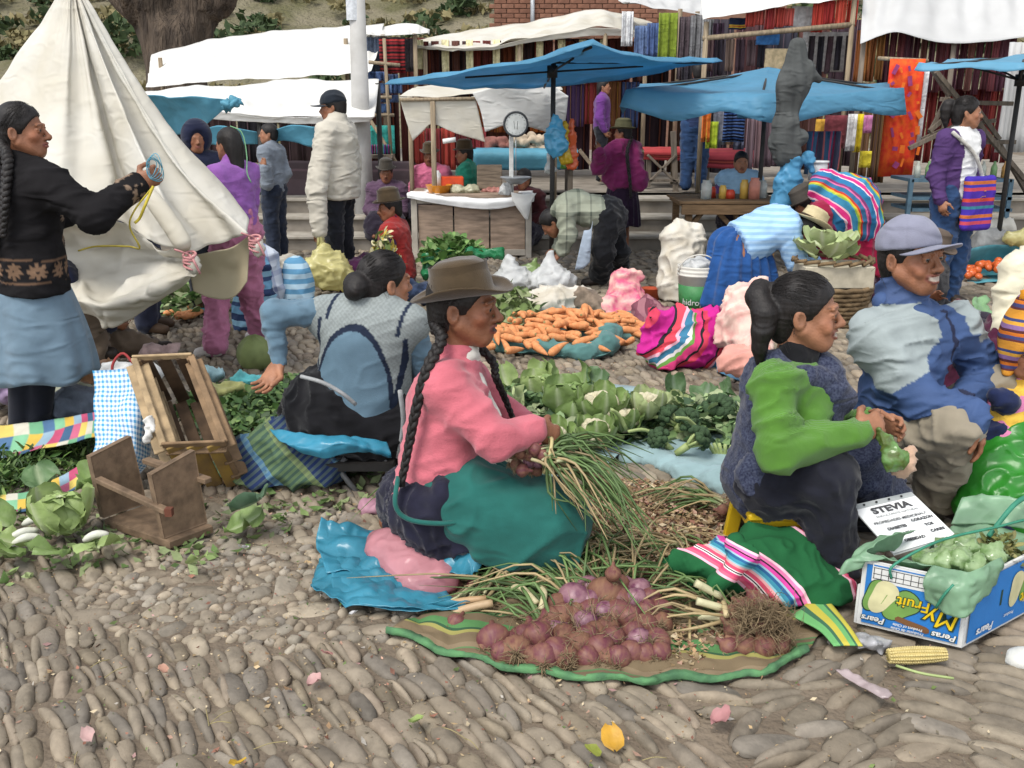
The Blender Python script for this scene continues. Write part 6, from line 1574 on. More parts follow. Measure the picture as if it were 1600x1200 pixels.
# legs seen below the tarpaulin
b=place(212,6.45); J,s=stand(b,radians(80),1.5); w=person('person in dark trousers and brown shoes hidden behind the cream tarpaulin',J,b,s,.022,'a'); top(J,NV,'jacket',ex=.03); trousers(J,C_('grey_navy_trousers','34384a'),ex=.03); shoes(J,mat('brown_shoe',(.10,.06,.035),rough=.5)); hair(J,'short')
b=V3(P(95,500,5.2)[0],5.2,0); J,s=sit(b,radians(70),.12,1.5); J['knR']=P(140,470,5.1); J['anR']=P(150,548,5.15); J['toR']=P(175,552,5.15); J['knL']=P(175,530,5.3); J['anL']=P(235,545,5.35); J['toL']=P(262,542,5.35)
w=person('person in brown grey trousers sitting behind the standing woman',J,b,s,.02,'a'); top(J,NV,'jacket',ex=.03); trousers(J,C_('taupe_trousers','6a5c4e'),ex=.03,wr=.012); shoes(J,SHOE); hair(J,'short')
# boy in the grey sweater, hand at his mouth
b=place(428,9.6); J,s=stand(b,radians(-75),1.33); J['hf']=V3(-.95,-.1,0); J['elL']=P(418,288,9.4); J['wrL']=P(413,262,9.35); J['hdL']=V3(-.05,.1,1); J['elR']+=V3(.05,-.1,0)
w=person('boy in a grey sweater holding a hand to his mouth',J,b,s,.016,'b'); top(J,C_('grey_sweater','7a828c'),'sweater',ex=.03,sleeve=.95,hem=.04); trousers(J,C_('dark_jeans','262d3c'),ex=.03); shoes(J,SHOE); hair(J,'short')
# seated woman, red vest
b=place(622,7.9); J,s=sit(b,radians(-80),.02,1.5,.04); J['hf']=V3(-.95,-.3,-.12)
w=person('seated woman in a red vest over purple sleeves, brown hat, facing left',J,b,s,.013,'c'); top(J,C_('deep_purple','3a1640'),'sweater',ex=.025); top(J,C_('red_vest','9a2c2a'),'vest',ex=.036,arms='',sleeve=0,hem=.0)
S=Solid()
for q in 'LR':S.cap(J['hp'+q],J['kn'+q],.14,.11,.06); S.cap(J['kn'+q],J['an'+q],.11,.14,.06)
solid_obj('skirt',S,.018,C_('plum_skirt','401a3c'),w,wr=.012,wf=8); hair(J,'braids'); felt_hat(J,FELT,crown=.12,rc=.086,brim=.125,tilt=.0,droop=.1)
# seated vendors behind the table
def vendor(label,px,Y,bz,yaw,colr,hf,hat=None,skin='c',H=1.42,seat=.02,hairs='braids',top_ex=.04):
 b=place(px,Y)+V3(0,0,bz); J,s=sit(V3(b[0],b[1],0),yaw,seat,H)
 for k in J:
  if isinstance(J[k],np.ndarray) and k not in ('f','hf','hu'):J[k]=J[k]+V3(0,0,bz)
 J['hf']=V3(*hf)
 w=person(label,J,b,s,.018,skin); top(J,C_(label[:12].replace(' ','_')+colr,colr),'sweater',ex=top_ex,wr=.01)
 S=Solid()
 for q in 'LR':S.cap(J['hp'+q],J['kn'+q],.13,.11,.06); S.cap(J['kn'+q],J['an'+q],.10,.12,.06)
 solid_obj('skirt',S,.022,C_('dark_skirt','2a2430'),w,wr=.01); hair(J,hairs)
 if hat is not None:felt_hat(J,hat,crown=.12,rc=.086,brim=.125)
 return J
vendor('woman in a dull purple top and dark hat sitting below the pole frame',606,10.6,.14,radians(180),'5a4458',(.05,-1,-.1),FELTD)
vendor('woman in a pink shawl sitting behind the table post',676,10.9,.30,radians(190),'c46a88',(-.1,-1,-.1),FELT)
vendor('woman in a teal top and brown hat seen from the side behind the red tub',738,10.7,.33,radians(-80),'2f8a72',(-1,-.05,-.05),FELT)
vendor('woman in maroon crouching behind the scale',822,10.3,.10,radians(200),'4a2426',(-.6,-.8,-.2),None)
JF=vendor('woman in a purple cardigan sitting behind the food table',1152,9.75,.30,radians(180),'5e4070',(-.05,-1,-.1),None,'b')
top(JF,C_('pale_blue_bib','8fb0c8'),'bib',ex=.06,arms='',hem=.0,h=.02)
# woman in magenta with a hat, back turned
b=place(972,9.85); J,s=stand(b,radians(-40),1.33); J['elL']=P(936,262,9.7); J['wrL']=P(936,238,9.6); J['hdL']=V3(0,0,1); J['hf']=V3(-.9,.4,0); J['elR']=P(1000,285,9.7)
w=person('woman in a magenta shawl and olive hat standing in front of the steps',J,b,s,.016,'c'); MG=C_('magenta_shawl','7c2a5a')
S=Solid(); S.cap(J['neck']-V3(0,0,.04),J['hip']+V3(0,0,.12),.10,.21,.05,sq=(J['tf'],.85)); S.cap(J['shL'],J['elL'],.09,.075,.05); S.cap(J['shR'],J['elR'],.09,.08,.05); S.cap(J['elL'],J['wrL'],.065,.05,.03)
solid_obj('shawl',S,.017,MG,w,wr=.014,wf=7,seed=4); skirt(J,C_('aubergine_skirt','2c1c30'),.32,.16,.24,pleat=.02); hair(J,'braids'); felt_hat(J,mat('olive_felt',(.10,.095,.05),rough=.95),crown=.115,rc=.088,brim=.13)
braid(J,[J['C']+J['R']@V3(.03,-.08,-.05),P(980,240,9.6),P(984,280,9.58),P(986,310,9.6)],.022,16)
# bending person in the plaid shirt
Y=8.05; J=dict(f=V3(-.75,.1,-.65),hf=V3(-.7,.1,-.7),hu=V3(-.7,0,.7)); PB=lambda x,y,d=0:P(x,y,Y+d)
J.update(hip=PB(950,332),chest=PB(902,322),neck=PB(876,330),head=PB(862,348,.05),shL=PB(884,328,-.16),shR=PB(886,322,.18),elL=PB(888,368,-.18),wrL=PB(876,396,-.12),elR=PB(884,362,.18),wrR=PB(870,390,.15),hpL=PB(950,340,-.1),hpR=PB(956,340,.1),knL=PB(942,392,-.12),knR=PB(966,392,.12),anL=G(936,446)+V3(0,-.1,.08),anR=G(968,432)+V3(0,0,.08))
J['toL']=J['anL']+V3(-.13,0,-.04); J['toR']=J['anR']+V3(-.13,0,-.04); J['hdL']=V3(-.6,0,-.6); J['hdR']=V3(-.6,0,-.6)
w=person('person in a grey plaid shirt bending over a white bag',J,G(950,440),.98,.014,'a')
PLD=stripes('grey_plaid',[(3,rgb('8c9080')),(1,rgb('5c6256')),(3,rgb('9a9e8c')),(.5,rgb('4c524a'))],reps=5,axis=0,src='obj',cols2=[(3,rgb('8c9080')),(1.2,rgb('565c52')),(2,rgb('a0a492'))],reps2=5.5,axis2=2,rough=.95)
top(J,PLD,'shirt',ex=.03,sleeve=.85,hem=-.02,wr=.008,wf=9,fat=.0); hair(J,'short')
S=Solid()
for q in 'LR':S.cap(J['hp'+q],J['kn'+q],.11,.09,.05); S.cap(J['kn'+q],J['an'+q]+V3(0,0,.03),.088,.085,.05)
S.cap(J['hip'],J['hip']+V3(.03,0,-.05),.135,.14,.05); solid_obj('trousers',S,.015,C_('black_skirt_trousers','191a1e'),w,wr=.012,wf=7)
sheet('apron_tail',[[PB(912,360,-.24),PB(922,358,-.25),PB(926,345,-.25)],[PB(904,395,-.26),PB(918,392,-.27),PB(924,380,-.26)],[PB(898,422,-.25),PB(910,420,-.26),PB(922,410,-.26)]],14,10,C_('pale_apron','9aa6b4'),w,.01,6,2)
shoes(J,SHOE)
# bending woman in pale blue with a cream hat
Y=7.0; J=dict(f=V3(.55,.2,-.75),hf=V3(.75,.25,-.55),hu=V3(.55,.1,.8)); PB=lambda x,y,d=0:P(x,y,Y+d)
J.update(hip=PB(1150,380),chest=PB(1206,352,.05),neck=PB(1238,355,.08),head=PB(1262,358,.1),shL=PB(1226,352,.24),shR=PB(1230,362,-.10),elL=PB(1262,400,.25),wrL=PB(1278,435,.25),elR=PB(1246,410,-.12),wrR=PB(1262,446,-.08),hpL=PB(1158,398,.1),hpR=PB(1158,402,-.1),knL=PB(1160,450,.1),knR=PB(1155,452,-.1),anL=G(1150,490)+V3(0,.1,.08),anR=G(1150,500)+V3(0,-.05,.08))
J['toL']=J['anL']+V3(.13,.03,-.04); J['toR']=J['anR']+V3(.13,.03,-.04)
w=person('bending woman in a pale blue sweater and blue skirt with a cream hat',J,G(1155,492),1.0,.014,'c')
PBL=stripes('pale_blue_ribbed',[(1,rgb('8fb4da')),(1,rgb('a6c8e6'))],reps=26,axis=2,src='obj',rough=.95)
top(J,PBL,'sweater',ex=.04,sleeve=.9,hem=.0,wr=.006,wf=9,fat=.025)
S=Solid(); S.cap(PB(1160,388,.02),PB(1144,412),.15,.185,.05); S.cap(PB(1136,384),PB(1142,400),.135,.15,.04); S.cap(PB(1150,415,-.02),PB(1140,470,-.02),.18,.23,.08); S.cap(PB(1140,430,-.1),PB(1125,480,-.1),.12,.14,.08); S.cap(PB(1180,420,0),PB(1185,470,0),.14,.17,.08); S.half((0,0,.10),(0,0,-1),.02)
solid_obj('skirt',S,.014,C_('blue_pleated_skirt','27508a'),w,dispf=lambda v:.022*np.sin(np.arctan2(v[:,1]-Y,v[:,0]-PB(1160,388)[0])*16+2*v[:,2])*np.clip(1.1-v[:,2],.2,1))
hair(J,'braids'); felt_hat(J,mat('cream_felt',(.56,.47,.28),rough=.9),crown=.11,rc=.088,brim=.15,tilt=.1,band=FELT2); shoes(J,SHOE)
# woman with a striped cloth bundle on her back
Y=7.55; J=dict(f=V3(-.45,.35,-.75),hf=V3(-.8,.2,-.5),hu=V3(-.5,0,.85)); PB=lambda x,y,d=0:P(x,y,Y+d)
J.update(hip=PB(1338,372),chest=PB(1300,335,.02),neck=PB(1278,325,.02),head=PB(1262,320,.05),shL=PB(1282,332,-.16),shR=PB(1290,325,.18),elL=PB(1285,372,-.18),wrL=PB(1280,405,-.1),elR=PB(1290,372,.2),wrR=PB(1282,405,.15),hpL=PB(1334,380,-.1),hpR=PB(1342,380,.1),knL=PB(1330,425,-.1),knR=PB(1345,425,.1),anL=G(1335,462)+V3(0,0,.08),anR=G(1350,455)+V3(0,0,.08))
J['toL']=J['anL']+V3(-.13,0,-.04); J['toR']=J['anR']+V3(-.13,0,-.04)
w=person('bending woman in a crimson skirt with a dark hat, bundle on her back',J,G(1340,458),1.0,.016,'c'); top(J,C_('crimson_top','8e1c3c'),'sweater',ex=.04); hair(J,'braids'); felt_hat(J,mat('grey_brown_felt',(.07,.06,.05),rough=.95),crown=.11,rc=.088,brim=.12)
S=Solid(); S.cap(PB(1338,380),PB(1338,425),.19,.21,.06); S.half((0,0,.22),(0,0,-1),.02); solid_obj('skirt',S,.016,C_('crimson_skirt','8a1236'),w,dispf=lambda v:.014*np.sin(v[:,0]*60)); S=Solid(); S.cap(PB(1340,420),PB(1342,462),.17,.19,.06); S.half((0,0,.06),(0,0,-1),.02); solid_obj('underskirt',S,.016,C_('plum_underskirt','3c1030'),w,dispf=lambda v:.014*np.sin(v[:,0]*50)); shoes(J,SHOE)
MANTA=stripes('rainbow_manta',[(1.3,rgb('2f6f9a')),(.25,rgb('e8c9d0')),(.8,rgb('d0357a')),(.25,rgb('e9b8c0')),(1.2,rgb('3f86a8')),(.3,rgb('8fb84a')),(.35,rgb('d8b040')),(.4,rgb('c04030')),(.9,rgb('3a6a90')),(.3,rgb('d06a98')),(.5,rgb('7a3a6a'))],reps=3.2,axis=0,src='cuv',rough=.95,warp=.03)
def bundle(name,S,h,m,label,cat,ang,org,sc=1.0,wr=.012,wf=7,seed=0,parent=None,bend=0.0,group=None):
 ca,sa=cos(ang),sin(ang)
 def uvf(v):
  d=v-org; x=d[:,0]*ca+d[:,2]*sa+.25*d[:,1]; y=-d[:,0]*sa+d[:,2]*ca
  return np.stack([x*sc+bend*y*y,y*sc],1)
 o=solid_obj(name,S,h,m,parent,wr=wr,wf=wf,seed=seed,uvf=uvf)
 return o if parent is not None else tag(o,label,cat,group)
S=Solid(); S.ell(PB(1325,322,-.06),(.25,.24,.24),rot(0,.5,0)); S.cap(PB(1288,290,-.06),PB(1345,350,-.06),.12,.16,.06); S.cap(PB(1280,300,-.05),PB(1284,292,.1),.06,.06,.04)
bundle('cloth_bundle',S,.014,MANTA,'rainbow striped cloth bundle carried on the bending woman\'s back','bundle',.6,PB(1320,320),1.3,seed=5,bend=1.2)
# girl in the white blouse
b=place(1492,7.35); J,s=stand(b,radians(152),1.56); J['hf']=V3(.97,-.22,0); J['elL']+=V3(.0,.05,0)
J['wrR']=P(1470,312,7.2); J['wrL']=P(1530,300,7.3)
w=person('girl in a white blouse and purple cardigan looking right',J,b,s,.012,'b'); JW=J
def openc(v):
 L=v-J['hip']; x,y,z=L@J['tr'],L@J['tf'],L@J['tu']; c=np.tile(rgb('48305e'),(len(v),1)).astype(float)
 c[(y>.02)&(np.abs(x)<.085+.03*(z>.38))]=(.66,.66,.65); c[(z>.47)&(np.abs(x)<.09)]=(.66,.66,.65)
 return c
top(J,mat('open_cardigan',(1,1,1),attr=True,rough=.9,var=.12,bump=.3,bscale=200,crease=.5),'cardigan_over_blouse',ex=.022,sleeve=.97,hem=.05,wr=.006,wf=10,h=.008,colf=openc)
trousers(J,JEANS,ex=.03,wr=.010); shoes(J,SHOE); hair(J,'pony',ponyto=[J['C']+J['R']@V3(0,-.15,-.03)*s,J['C']+J['R']@V3(0,-.14,-.12)*s])
m=MB(); m.tube(catmull([J['shR']+V3(.0,-.08,.06),J['chest']+J['tf']*.15+V3(-.02,0,-.02),J['hip']+J['tf']*.16+J['tr']*-.12+V3(0,0,.08)],12),.014,6); m.build('strap',C_('pale_strap','b9b6ae'),w)
BLT=stripes('andean_band',[(1,rgb('4a2f98')),(.5,rgb('c04a5a')),(.4,rgb('3f3aa8')),(.5,rgb('c06a3a')),(.8,rgb('43309a')),(.4,rgb('3a7a8a')),(.6,rgb('5a2f80')),(.5,rgb('c0463a'))],reps=1.7,axis=1,src='cuv',rough=.95)
S=Solid(); p0=J['hip']+J['tf']*.17-J['tr']*.05; S.box(p0+V3(0,0,-.04),(.155,.035,.2),np.stack([J['tr'],J['tf'],J['tu']],1),.03,.01)
bundle('woven_bag',S,.012,BLT,'','',0,p0,2.4,wr=.004,parent=w)
# man in jeans at the back, and others in the stalls
b=V3(P(1082,300,12.0)[0],12.0,.48); J,s=stand(b,radians(10),1.5); J['elR']+=V3(0,.15,.05); J['elL']+=V3(0,.15,.05); J['wrL']+=V3(.1,.25,.1); J['wrR']+=V3(-.1,.25,.1)
w=person('man in a navy shirt and jeans standing at the back with his back turned',J,b,s,.02,'a'); top(J,C_('navy_shirt','2c3a5c'),'shirt',ex=.03); trousers(J,JEANS,ex=.03); shoes(J,SHOE); hair(J,'short')
b=V3(P(940,200,13.3)[0],13.3,.48); J,s=stand(b,radians(100),1.35); w=person('person in a violet top inside the stall behind the woman in magenta',J,b,s,.024,'b'); top(J,C_('violet_top','6a3a80'),'sweater',ex=.03); trousers(J,DKTR); hair(J,'long')
# seated figure with a brown hat behind the man in the cap
b=place(1448,5.4); J,s=sit(b,radians(120),.12,1.5); J['hf']=V3(.7,-.6,-.2); J['head']=P(1452,400,5.4); J['wrR']=P(1452,470,5.1)
w=person('person with a brown hat sitting hidden behind the man in the cap',J,b,s,.016,'c'); top(J,C_('dark_grey_top','2c2c30'),'sweater',ex=.03); hair(J,'braids'); felt_hat(J,mat('taupe_felt',(.12,.09,.07),rough=.95),crown=.11,rc=.086,brim=.125)
S=Solid()
for q in 'LR':S.cap(J['hp'+q],J['kn'+q],.13,.11,.06); S.cap(J['kn'+q],J['an'+q],.1,.12,.06)
solid_obj('skirt',S,.02,C_('dark_skirt','2a2430'),w)
# cream sweater at the right edge
b=V3(P(1640,500,4.6)[0],4.6,0); J,s=sit(b,radians(-60),.15,1.5); J['neck']=P(1652,372,4.6); J['head']=P(1660,318,4.6); J['chest']=P(1640,430,4.6); J['hip']=P(1628,520,4.6); J['shL']=P(1590,420,4.5); J['shR']=P(1680,410,4.8); J['elL']=P(1578,500,4.45); J['wrL']=P(1600,560,4.3); J['elR']=P(1700,500,4.8); J['wrR']=P(1660,560,4.5)
w=person('person in a cream sweater cut off by the right edge',J,b,s*1.05,.018,'b'); top(J,C_('cream_sweater','d6cfb6',var=.1),'sweater',ex=.04,fat=.03,wr=.012,wf=7); hair(J,'braids')
S=Solid()
for q in 'LR':S.cap(J['hp'+q],J['kn'+q],.14,.12,.06); S.cap(J['kn'+q],J['an'+q],.12,.14,.06)
S.cap(P(1580,520,4.5),P(1556,555,4.4),.12,.1,.06); S.half((0,0,.02),(0,0,-1),.01); solid_obj('skirt',S,.018,C_('wine_skirt','4a1c34'),w,wr=.012)
# child with the knitted hat at the right edge
Y=3.35; PB=lambda x,y,d=0:P(x,y,Y+d)
J=dict(f=V3(-.5,-.8,0),hf=V3(-.1,-1,-.1),hu=V3(0,0,1)); J.update(hip=PB(1614,800),chest=PB(1610,680),neck=PB(1607,602),head=PB(1602,545),shR=PB(1572,640,-.05),shL=PB(1650,640,.05),elR=PB(1572,700,-.12),wrR=PB(1574,738,-.16),elL=PB(1672,710,0),wrL=PB(1662,770,-.1),hpR=PB(1594,810),hpL=PB(1632,810),knR=PB(1592,850,-.05),knL=PB(1634,850,-.05),anR=G(1612,900)+V3(0,.2,.06),anL=G(1650,900)+V3(0,.2,.06),hdR=V3(-.25,-.1,-.9),hnR=V3(.6,0,.1))
J['toR']=J['anR']+V3(-.05,-.1,-.03); J['toL']=J['anL']+V3(0,-.1,-.03)
w=person('child in a striped knitted hat and pink and yellow sweater at the right edge',J,G(1632,880)+V3(0,.2,0),.82,.011,'a',near=True)
KN=stripes('pink_yellow_knit',[(1,rgb('c87aa0')),(1,rgb('d8b048'))],reps=11,axis=2,src='obj',rough=.98,warp=.08,wscale=9,bscale=120,bump=.8)
top(J,KN,'sweater',ex=.035,sleeve=.92,hem=.05,wr=.006,fat=.02); trousers(J,NV,ex=.03); shoes(J,SHOE); hair(J,'short')
S=Solid(); S.cap(J['chest']-V3(0,0,.12)+J['tf']*.05,J['chest']+V3(0,0,.07)+J['tf']*.045,.145,.12,.03,sq=(J['tf'],.85)); S.cap(PB(1554,616,-.12),PB(1572,630,-.1),.03,.05,.02); S.cap(PB(1562,700,-.13),PB(1558,680,-.1),.03,.06,.03)
solid_obj('carrier_wrap',S,.010,C_('navy_wrap','1d2647'),w,wr=.005)
HAT=stripes('rainbow_knit',[(1.2,rgb('d8963a')),(.3,rgb('6a3a3a')),(.5,rgb('4a4a78')),(.5,rgb('c8702a')),(.4,rgb('5a3030')),(.6,rgb('8a6a98')),(.5,rgb('d8a040')),(.4,rgb('3f4a78'))],reps=9,axis=2,src='obj',rough=.98,warp=.03,bscale=140,bump=.8)
S=Solid(); C,R=J['C'],J['R']; S.ell(C+V3(0,0,.04),(.092,.108,.13)); S.cap(C+V3(-.0,.01,.12),C+V3(-.03,-.02,.17),.06,.04,.04); S.ell(C+R@V3(0,.1,-.03),(.055,.06,.06),mode='s'); S.cap(C+V3(-.062,0,-.01),C+V3(-.058,-.01,-.09),.03,.018,.02); S.half(C-V3(0,0,.1),(0,0,-1)); ht=solid_obj('knitted_hat',S,.008,HAT,w)
m=MB(); m.ball(C+V3(-.035,-.03,.20),.028,12,9,nz=.25); m.build('pompom',mat('orange_pompom',(.75,.30,.02),rough=1,bump=1,bscale=160),ht)
# ------------------------------------------------------------------ vegetables
LEAFG=mat('cabbage_leaf',(1,1,1),rough=.5,var=.25,nscale=9,bump=.5,bscale=40,attr=True,spec=.4,translu=.15,bdist=.006)
HERB=mat('herb_leaf',(1,1,1),rough=.55,var=.25,nscale=12,bump=.2,attr=True,spec=.35,translu=.15)
def leaf_grid(L,W,curl=.5,ruf=.12,seed=0,nu=9,nv=9,cup=.3,stem=.25,col=(.10,.17,.05),rib=(.36,.42,.22)):
 """leaf pointing +x from the origin, top side up"""
 u=np.linspace(0,1,nu); w=np.linspace(-1,1,nv); U,Wd=np.meshgrid(u,w,indexing='ij'); U,Wd=U.ravel(),Wd.ravel()
 half=W*np.where(U<stem,.10+.12*U/max(stem,.01),np.sqrt(np.clip(1-((U-stem-(1-stem)*.45)/((1-stem)*.58))**2,.02,1)))
 ang=curl*U*2
 x=L*np.where(curl==0,U,np.sin(ang)/max(2*abs(curl),1e-3)*np.sign(curl)*1.0 if curl else U); z=L*(1-np.cos(ang))/max(2*abs(curl),1e-3)*np.sign(curl) if curl else 0*U
 y=Wd*half; z=z+cup*W*Wd**2*(half/W)
 r=ruf*W*np.abs(Wd)**1.5*noise3(np.stack([U*6,Wd*3,0*U+seed],1),seed)
 v=np.stack([x,y+r*.4,z+r],1); v[:,2]-=.10*W*np.exp(-(Wd/.12)**2)
 f=np.exp(-(Wd/.13)**2)[:,None]*.8+.35*np.exp(-((np.abs(Wd)*1.0-(U*5%1))/.12)**2)[:,None]*.5
 c=np.array(col)*(1+.25*noise3(v*12/max(L,.01)*.3,seed))[:,None]*(1-np.clip(f,0,1))+np.array(rib)*np.clip(f,0,1)
 return v,grid_quads(nu,nv),np.clip(c,0,1)
def put(v,c,R,s=1.0):return (v*s)@R.T+np.asarray(c,float)
def leaf_obj(c,R,L,W,parent=None,name='leaf',label=None,cat=None,group=None,**k):
 v,q,cl=leaf_grid(L,W,**k); o=obj(name,put(v,c,R),quads=q,mat=LEAFG,parent=parent,col=cl)
 if label:tag(o,label,cat,group)
 return o
GC=dict(a=((.20,.30,.09),(.46,.54,.32)),b=((.11,.20,.08),(.36,.44,.26)),c=((.30,.40,.14),(.54,.59,.37)),d=((.07,.135,.075),(.28,.36,.25)),e=((.40,.48,.22),(.58,.62,.43)))
def rleaf(az,el,ro=0.0):
 """leaf frame: +x points along azimuth az, raised by el"""
 return rot(0,0,az)@rot(0,-el,0)@rot(ro,0,0)
def cabbage(c,r,label,n=9,kind='a',group=None,cat='cabbage',tilt=0):
 c=np.asarray(c,float); root=thing('cabbage',c-V3(0,0,r),label,cat,group)
 m=MB(); m.ball(c,r*.82,16,11,nz=.12,seed=n,col=GC[kind][0]); m.build('head',LEAFG,root,usecol=True)
 for k in range(n):
  az=k*2.4+tilt; el=1.25-.95*(k/n) if k<n-3 else .25
  v,q,cl=leaf_grid(r*2.1,r*1.15,curl=.62 if k<n-3 else .25,ruf=.25,seed=k*3+n,col=GC[kind][0],rib=GC[kind][1],stem=.12,cup=.35)
  base=c+V3(cos(az)*r*.75,sin(az)*r*.75,-r*.55)
  obj('leaf',put(v,base,rot(0,0,az)@rot(0,-(pi/2-.1-(.5 if k>=n-3 else 0)),0)@rot(0,0,0)),quads=q,mat=LEAFG,parent=root,col=cl)
 return root
CURD=mat('cauliflower_curd',(.62,.57,.40),rough=.8,var=.2,nscale=30,bump=.8,bscale=150,spec=.2)
BROC=mat('broccoli_crown',(.055,.10,.045),rough=.85,var=.4,nscale=40,bump=1,bscale=180)
BSTEM=mat('pale_green_stem',(.36,.44,.18),rough=.55,var=.2,nscale=8)
def curds(m,c,r,n,seed,up=(0,0,1),s=.3):
 g=np.random.default_rng(seed)
 for k in range(n):
  d=g.normal(size=3); d=unit(d);
  if d@np.asarray(up)<-.1:d=-d
  m.ball(c+d*r*.8,r*s*g.uniform(.8,1.2),8,6,nz=.2,seed=int(g.integers(99)))
def cauliflower(c,r,label,az=0,nl=7,kind='a',group=None):
 c=np.asarray(c,float); root=thing('cauliflower',c-V3(0,0,r*.7),label,'cauliflower',group)
 m=MB(); m.ball(c,r*.8,12,8); curds(m,c,r,34,int(r*1e4),s=.3); m.build('curd',CURD,root)
 for k in range(nl):
  a=az+k*2*pi/nl; v,q,cl=leaf_grid(r*(1.7+.25*(k%2)),r*.7,curl=.3,ruf=.35,seed=k,col=GC[kind][0],rib=GC[kind][1],stem=.2)
  obj('leaf',put(v,c+V3(cos(a)*r*.72,sin(a)*r*.72,-r*.55),rot(0,0,a)@rot(0,-.75-.3*(k%2),0)),quads=q,mat=LEAFG,parent=root,col=cl)
 return root
def broccoli(c,d,r,label,group=None):
 c=np.asarray(c,float); d=unit(d); root=thing('broccoli',c-V3(0,0,r*.6),label,'broccoli',group)
 m=MB(); curds(m,c,r,40,int(abs(c[0])*1e4)%997,d,.27); m.build('crown',BROC,root)
 m=MB(); m.tube([c-d*r*2.0,c-d*r*.9],[r*.26,r*.3],9)
 F=frame(d)
 for k in range(6):
  a=k*pi/3; e=c+(F@V3(cos(a)*.6,sin(a)*.6,.1))*r; m.tube([c-d*r*1.1,e],[r*.13,r*.1],6)
 m.build('stem',BSTEM,root)
 return root
def foliage(name,label,pts,n,L,W,cols,h=.12,seed=0,cat=None,up=.5,rough_h=.6,mat_=None,parent=None):
 """a heap of small leaves nobody could count: pts = [(x, y, radius)] in metres"""
 g=np.random.default_rng(seed); A=np.array([p[2]**2 for p in pts]); idx=g.choice(len(pts),n,p=A/A.sum())
 a=g.uniform(0,2*pi,n); rr=np.sqrt(g.uniform(0,1,n)); P0=np.array([(pts[i][0],pts[i][1],pts[i][2],pts[i][3] if len(pts[i])>3 else h) for i in idx])
 x=P0[:,0]+rr*np.cos(a)*P0[:,2]; y=P0[:,1]+rr*np.sin(a)*P0[:,2]; z=P0[:,3]*(1-rr**2)*g.uniform(rough_h,1.15,n)+.012
 az=g.uniform(0,2*pi,n); el=g.uniform(-.4,1.1,n)*up*2; s=g.uniform(.6,1.35,n)
 d=np.stack([np.cos(az)*np.cos(el),np.sin(az)*np.cos(el),np.sin(el)],1); sd=np.stack([-np.sin(az),np.cos(az),0*az],1); nn=np.cross(d,sd)
 tw=g.normal(0,.5,n)[:,None]; sd=sd*np.cos(tw)+nn*np.sin(tw); nn=np.cross(d,sd)
 prof=[(0,0,0),(.35,.5,.06),(.35,-.5,.06),(.5,0,0.0),(.8,.38,.0),(.8,-.38,.0),(1.05,0,-.1)]
 base=np.stack([x,y,z],1); Ls=(L*s)[:,None]; Ws=(W*s)[:,None]
 V=np.stack([base+d*Ls*u+sd*Ws*w+nn*Ls*k for u,w,k in prof],1)
 cc=np.array(cols); c=cc[g.integers(0,len(cc),n)]*g.uniform(.65,1.25,(n,1)); Cc=np.repeat(c[:,None],7,1); Cc[:,0]*=1.5; Cc[:,3]*=1.25
 o=np.arange(n)[:,None]*7
 t=np.concatenate([o+np.array(f) for f in ((0,3,1),(0,2,3),(1,3,4),(3,2,5),(4,3,6),(3,5,6))])
 ob=obj(name,V.reshape(-1,3),tris=t,mat=mat_ or HERB,col=Cc.reshape(-1,3),parent=parent)
 return tag(ob,label,cat,kind='stuff')
def gp(px,py,r,h=None):p=G(px,py); return (p[0],p[1],r) if h is None else (p[0],p[1],r,h)
# ---- cauliflowers, cabbages and broccoli on the blue cloth
veg_c=sheet('ground_cloth',[[G(790,640),G(900,610),G(1020,620),G(1130,650),G(1170,690)],[G(800,700),G(900,690),G(1000,690),G(1100,710),G(1160,735)],[G(850,760),G(940,740),G(985,715),G(1070,750),G(1160,768)]],30,50,C_('grey_teal_cloth','8fa9ac',var=.15),None,.010,6,3)
veg_c.location.z+=.035; tag(veg_c,'grey blue cloth spread under the cauliflowers','cloth')
S=Solid()
pp=[P(985,716,3.95),P(1030,716,3.9),P(1080,740,3.75),P(1130,752,3.65),P(1160,758,3.6)]
for a,b_ in zip(pp[:-1],pp[1:]):S.cap(a,b_,.055,.06,.05,sq=((0,0,1),.55))
small('rolled_cloth',S,.012,C_('grey_teal_cloth','8fa9ac'),'rolled edge of grey blue cloth in front of the broccoli','cloth',wr=.012,wf=8)
foliage('loose_greens','mass of dark green leaves under the cabbages and cauliflowers',[gp(830,640,.3,.10),gp(900,660,.32,.12),gp(980,670,.3,.10),gp(1060,670,.35,.12),gp(1120,680,.3,.14),gp(880,700,.22,.08)],3200,.06,.042,[(.12,.20,.085),(.19,.29,.12),(.28,.37,.18),(.09,.155,.085),(.34,.4,.22)],seed=4,up=.45)
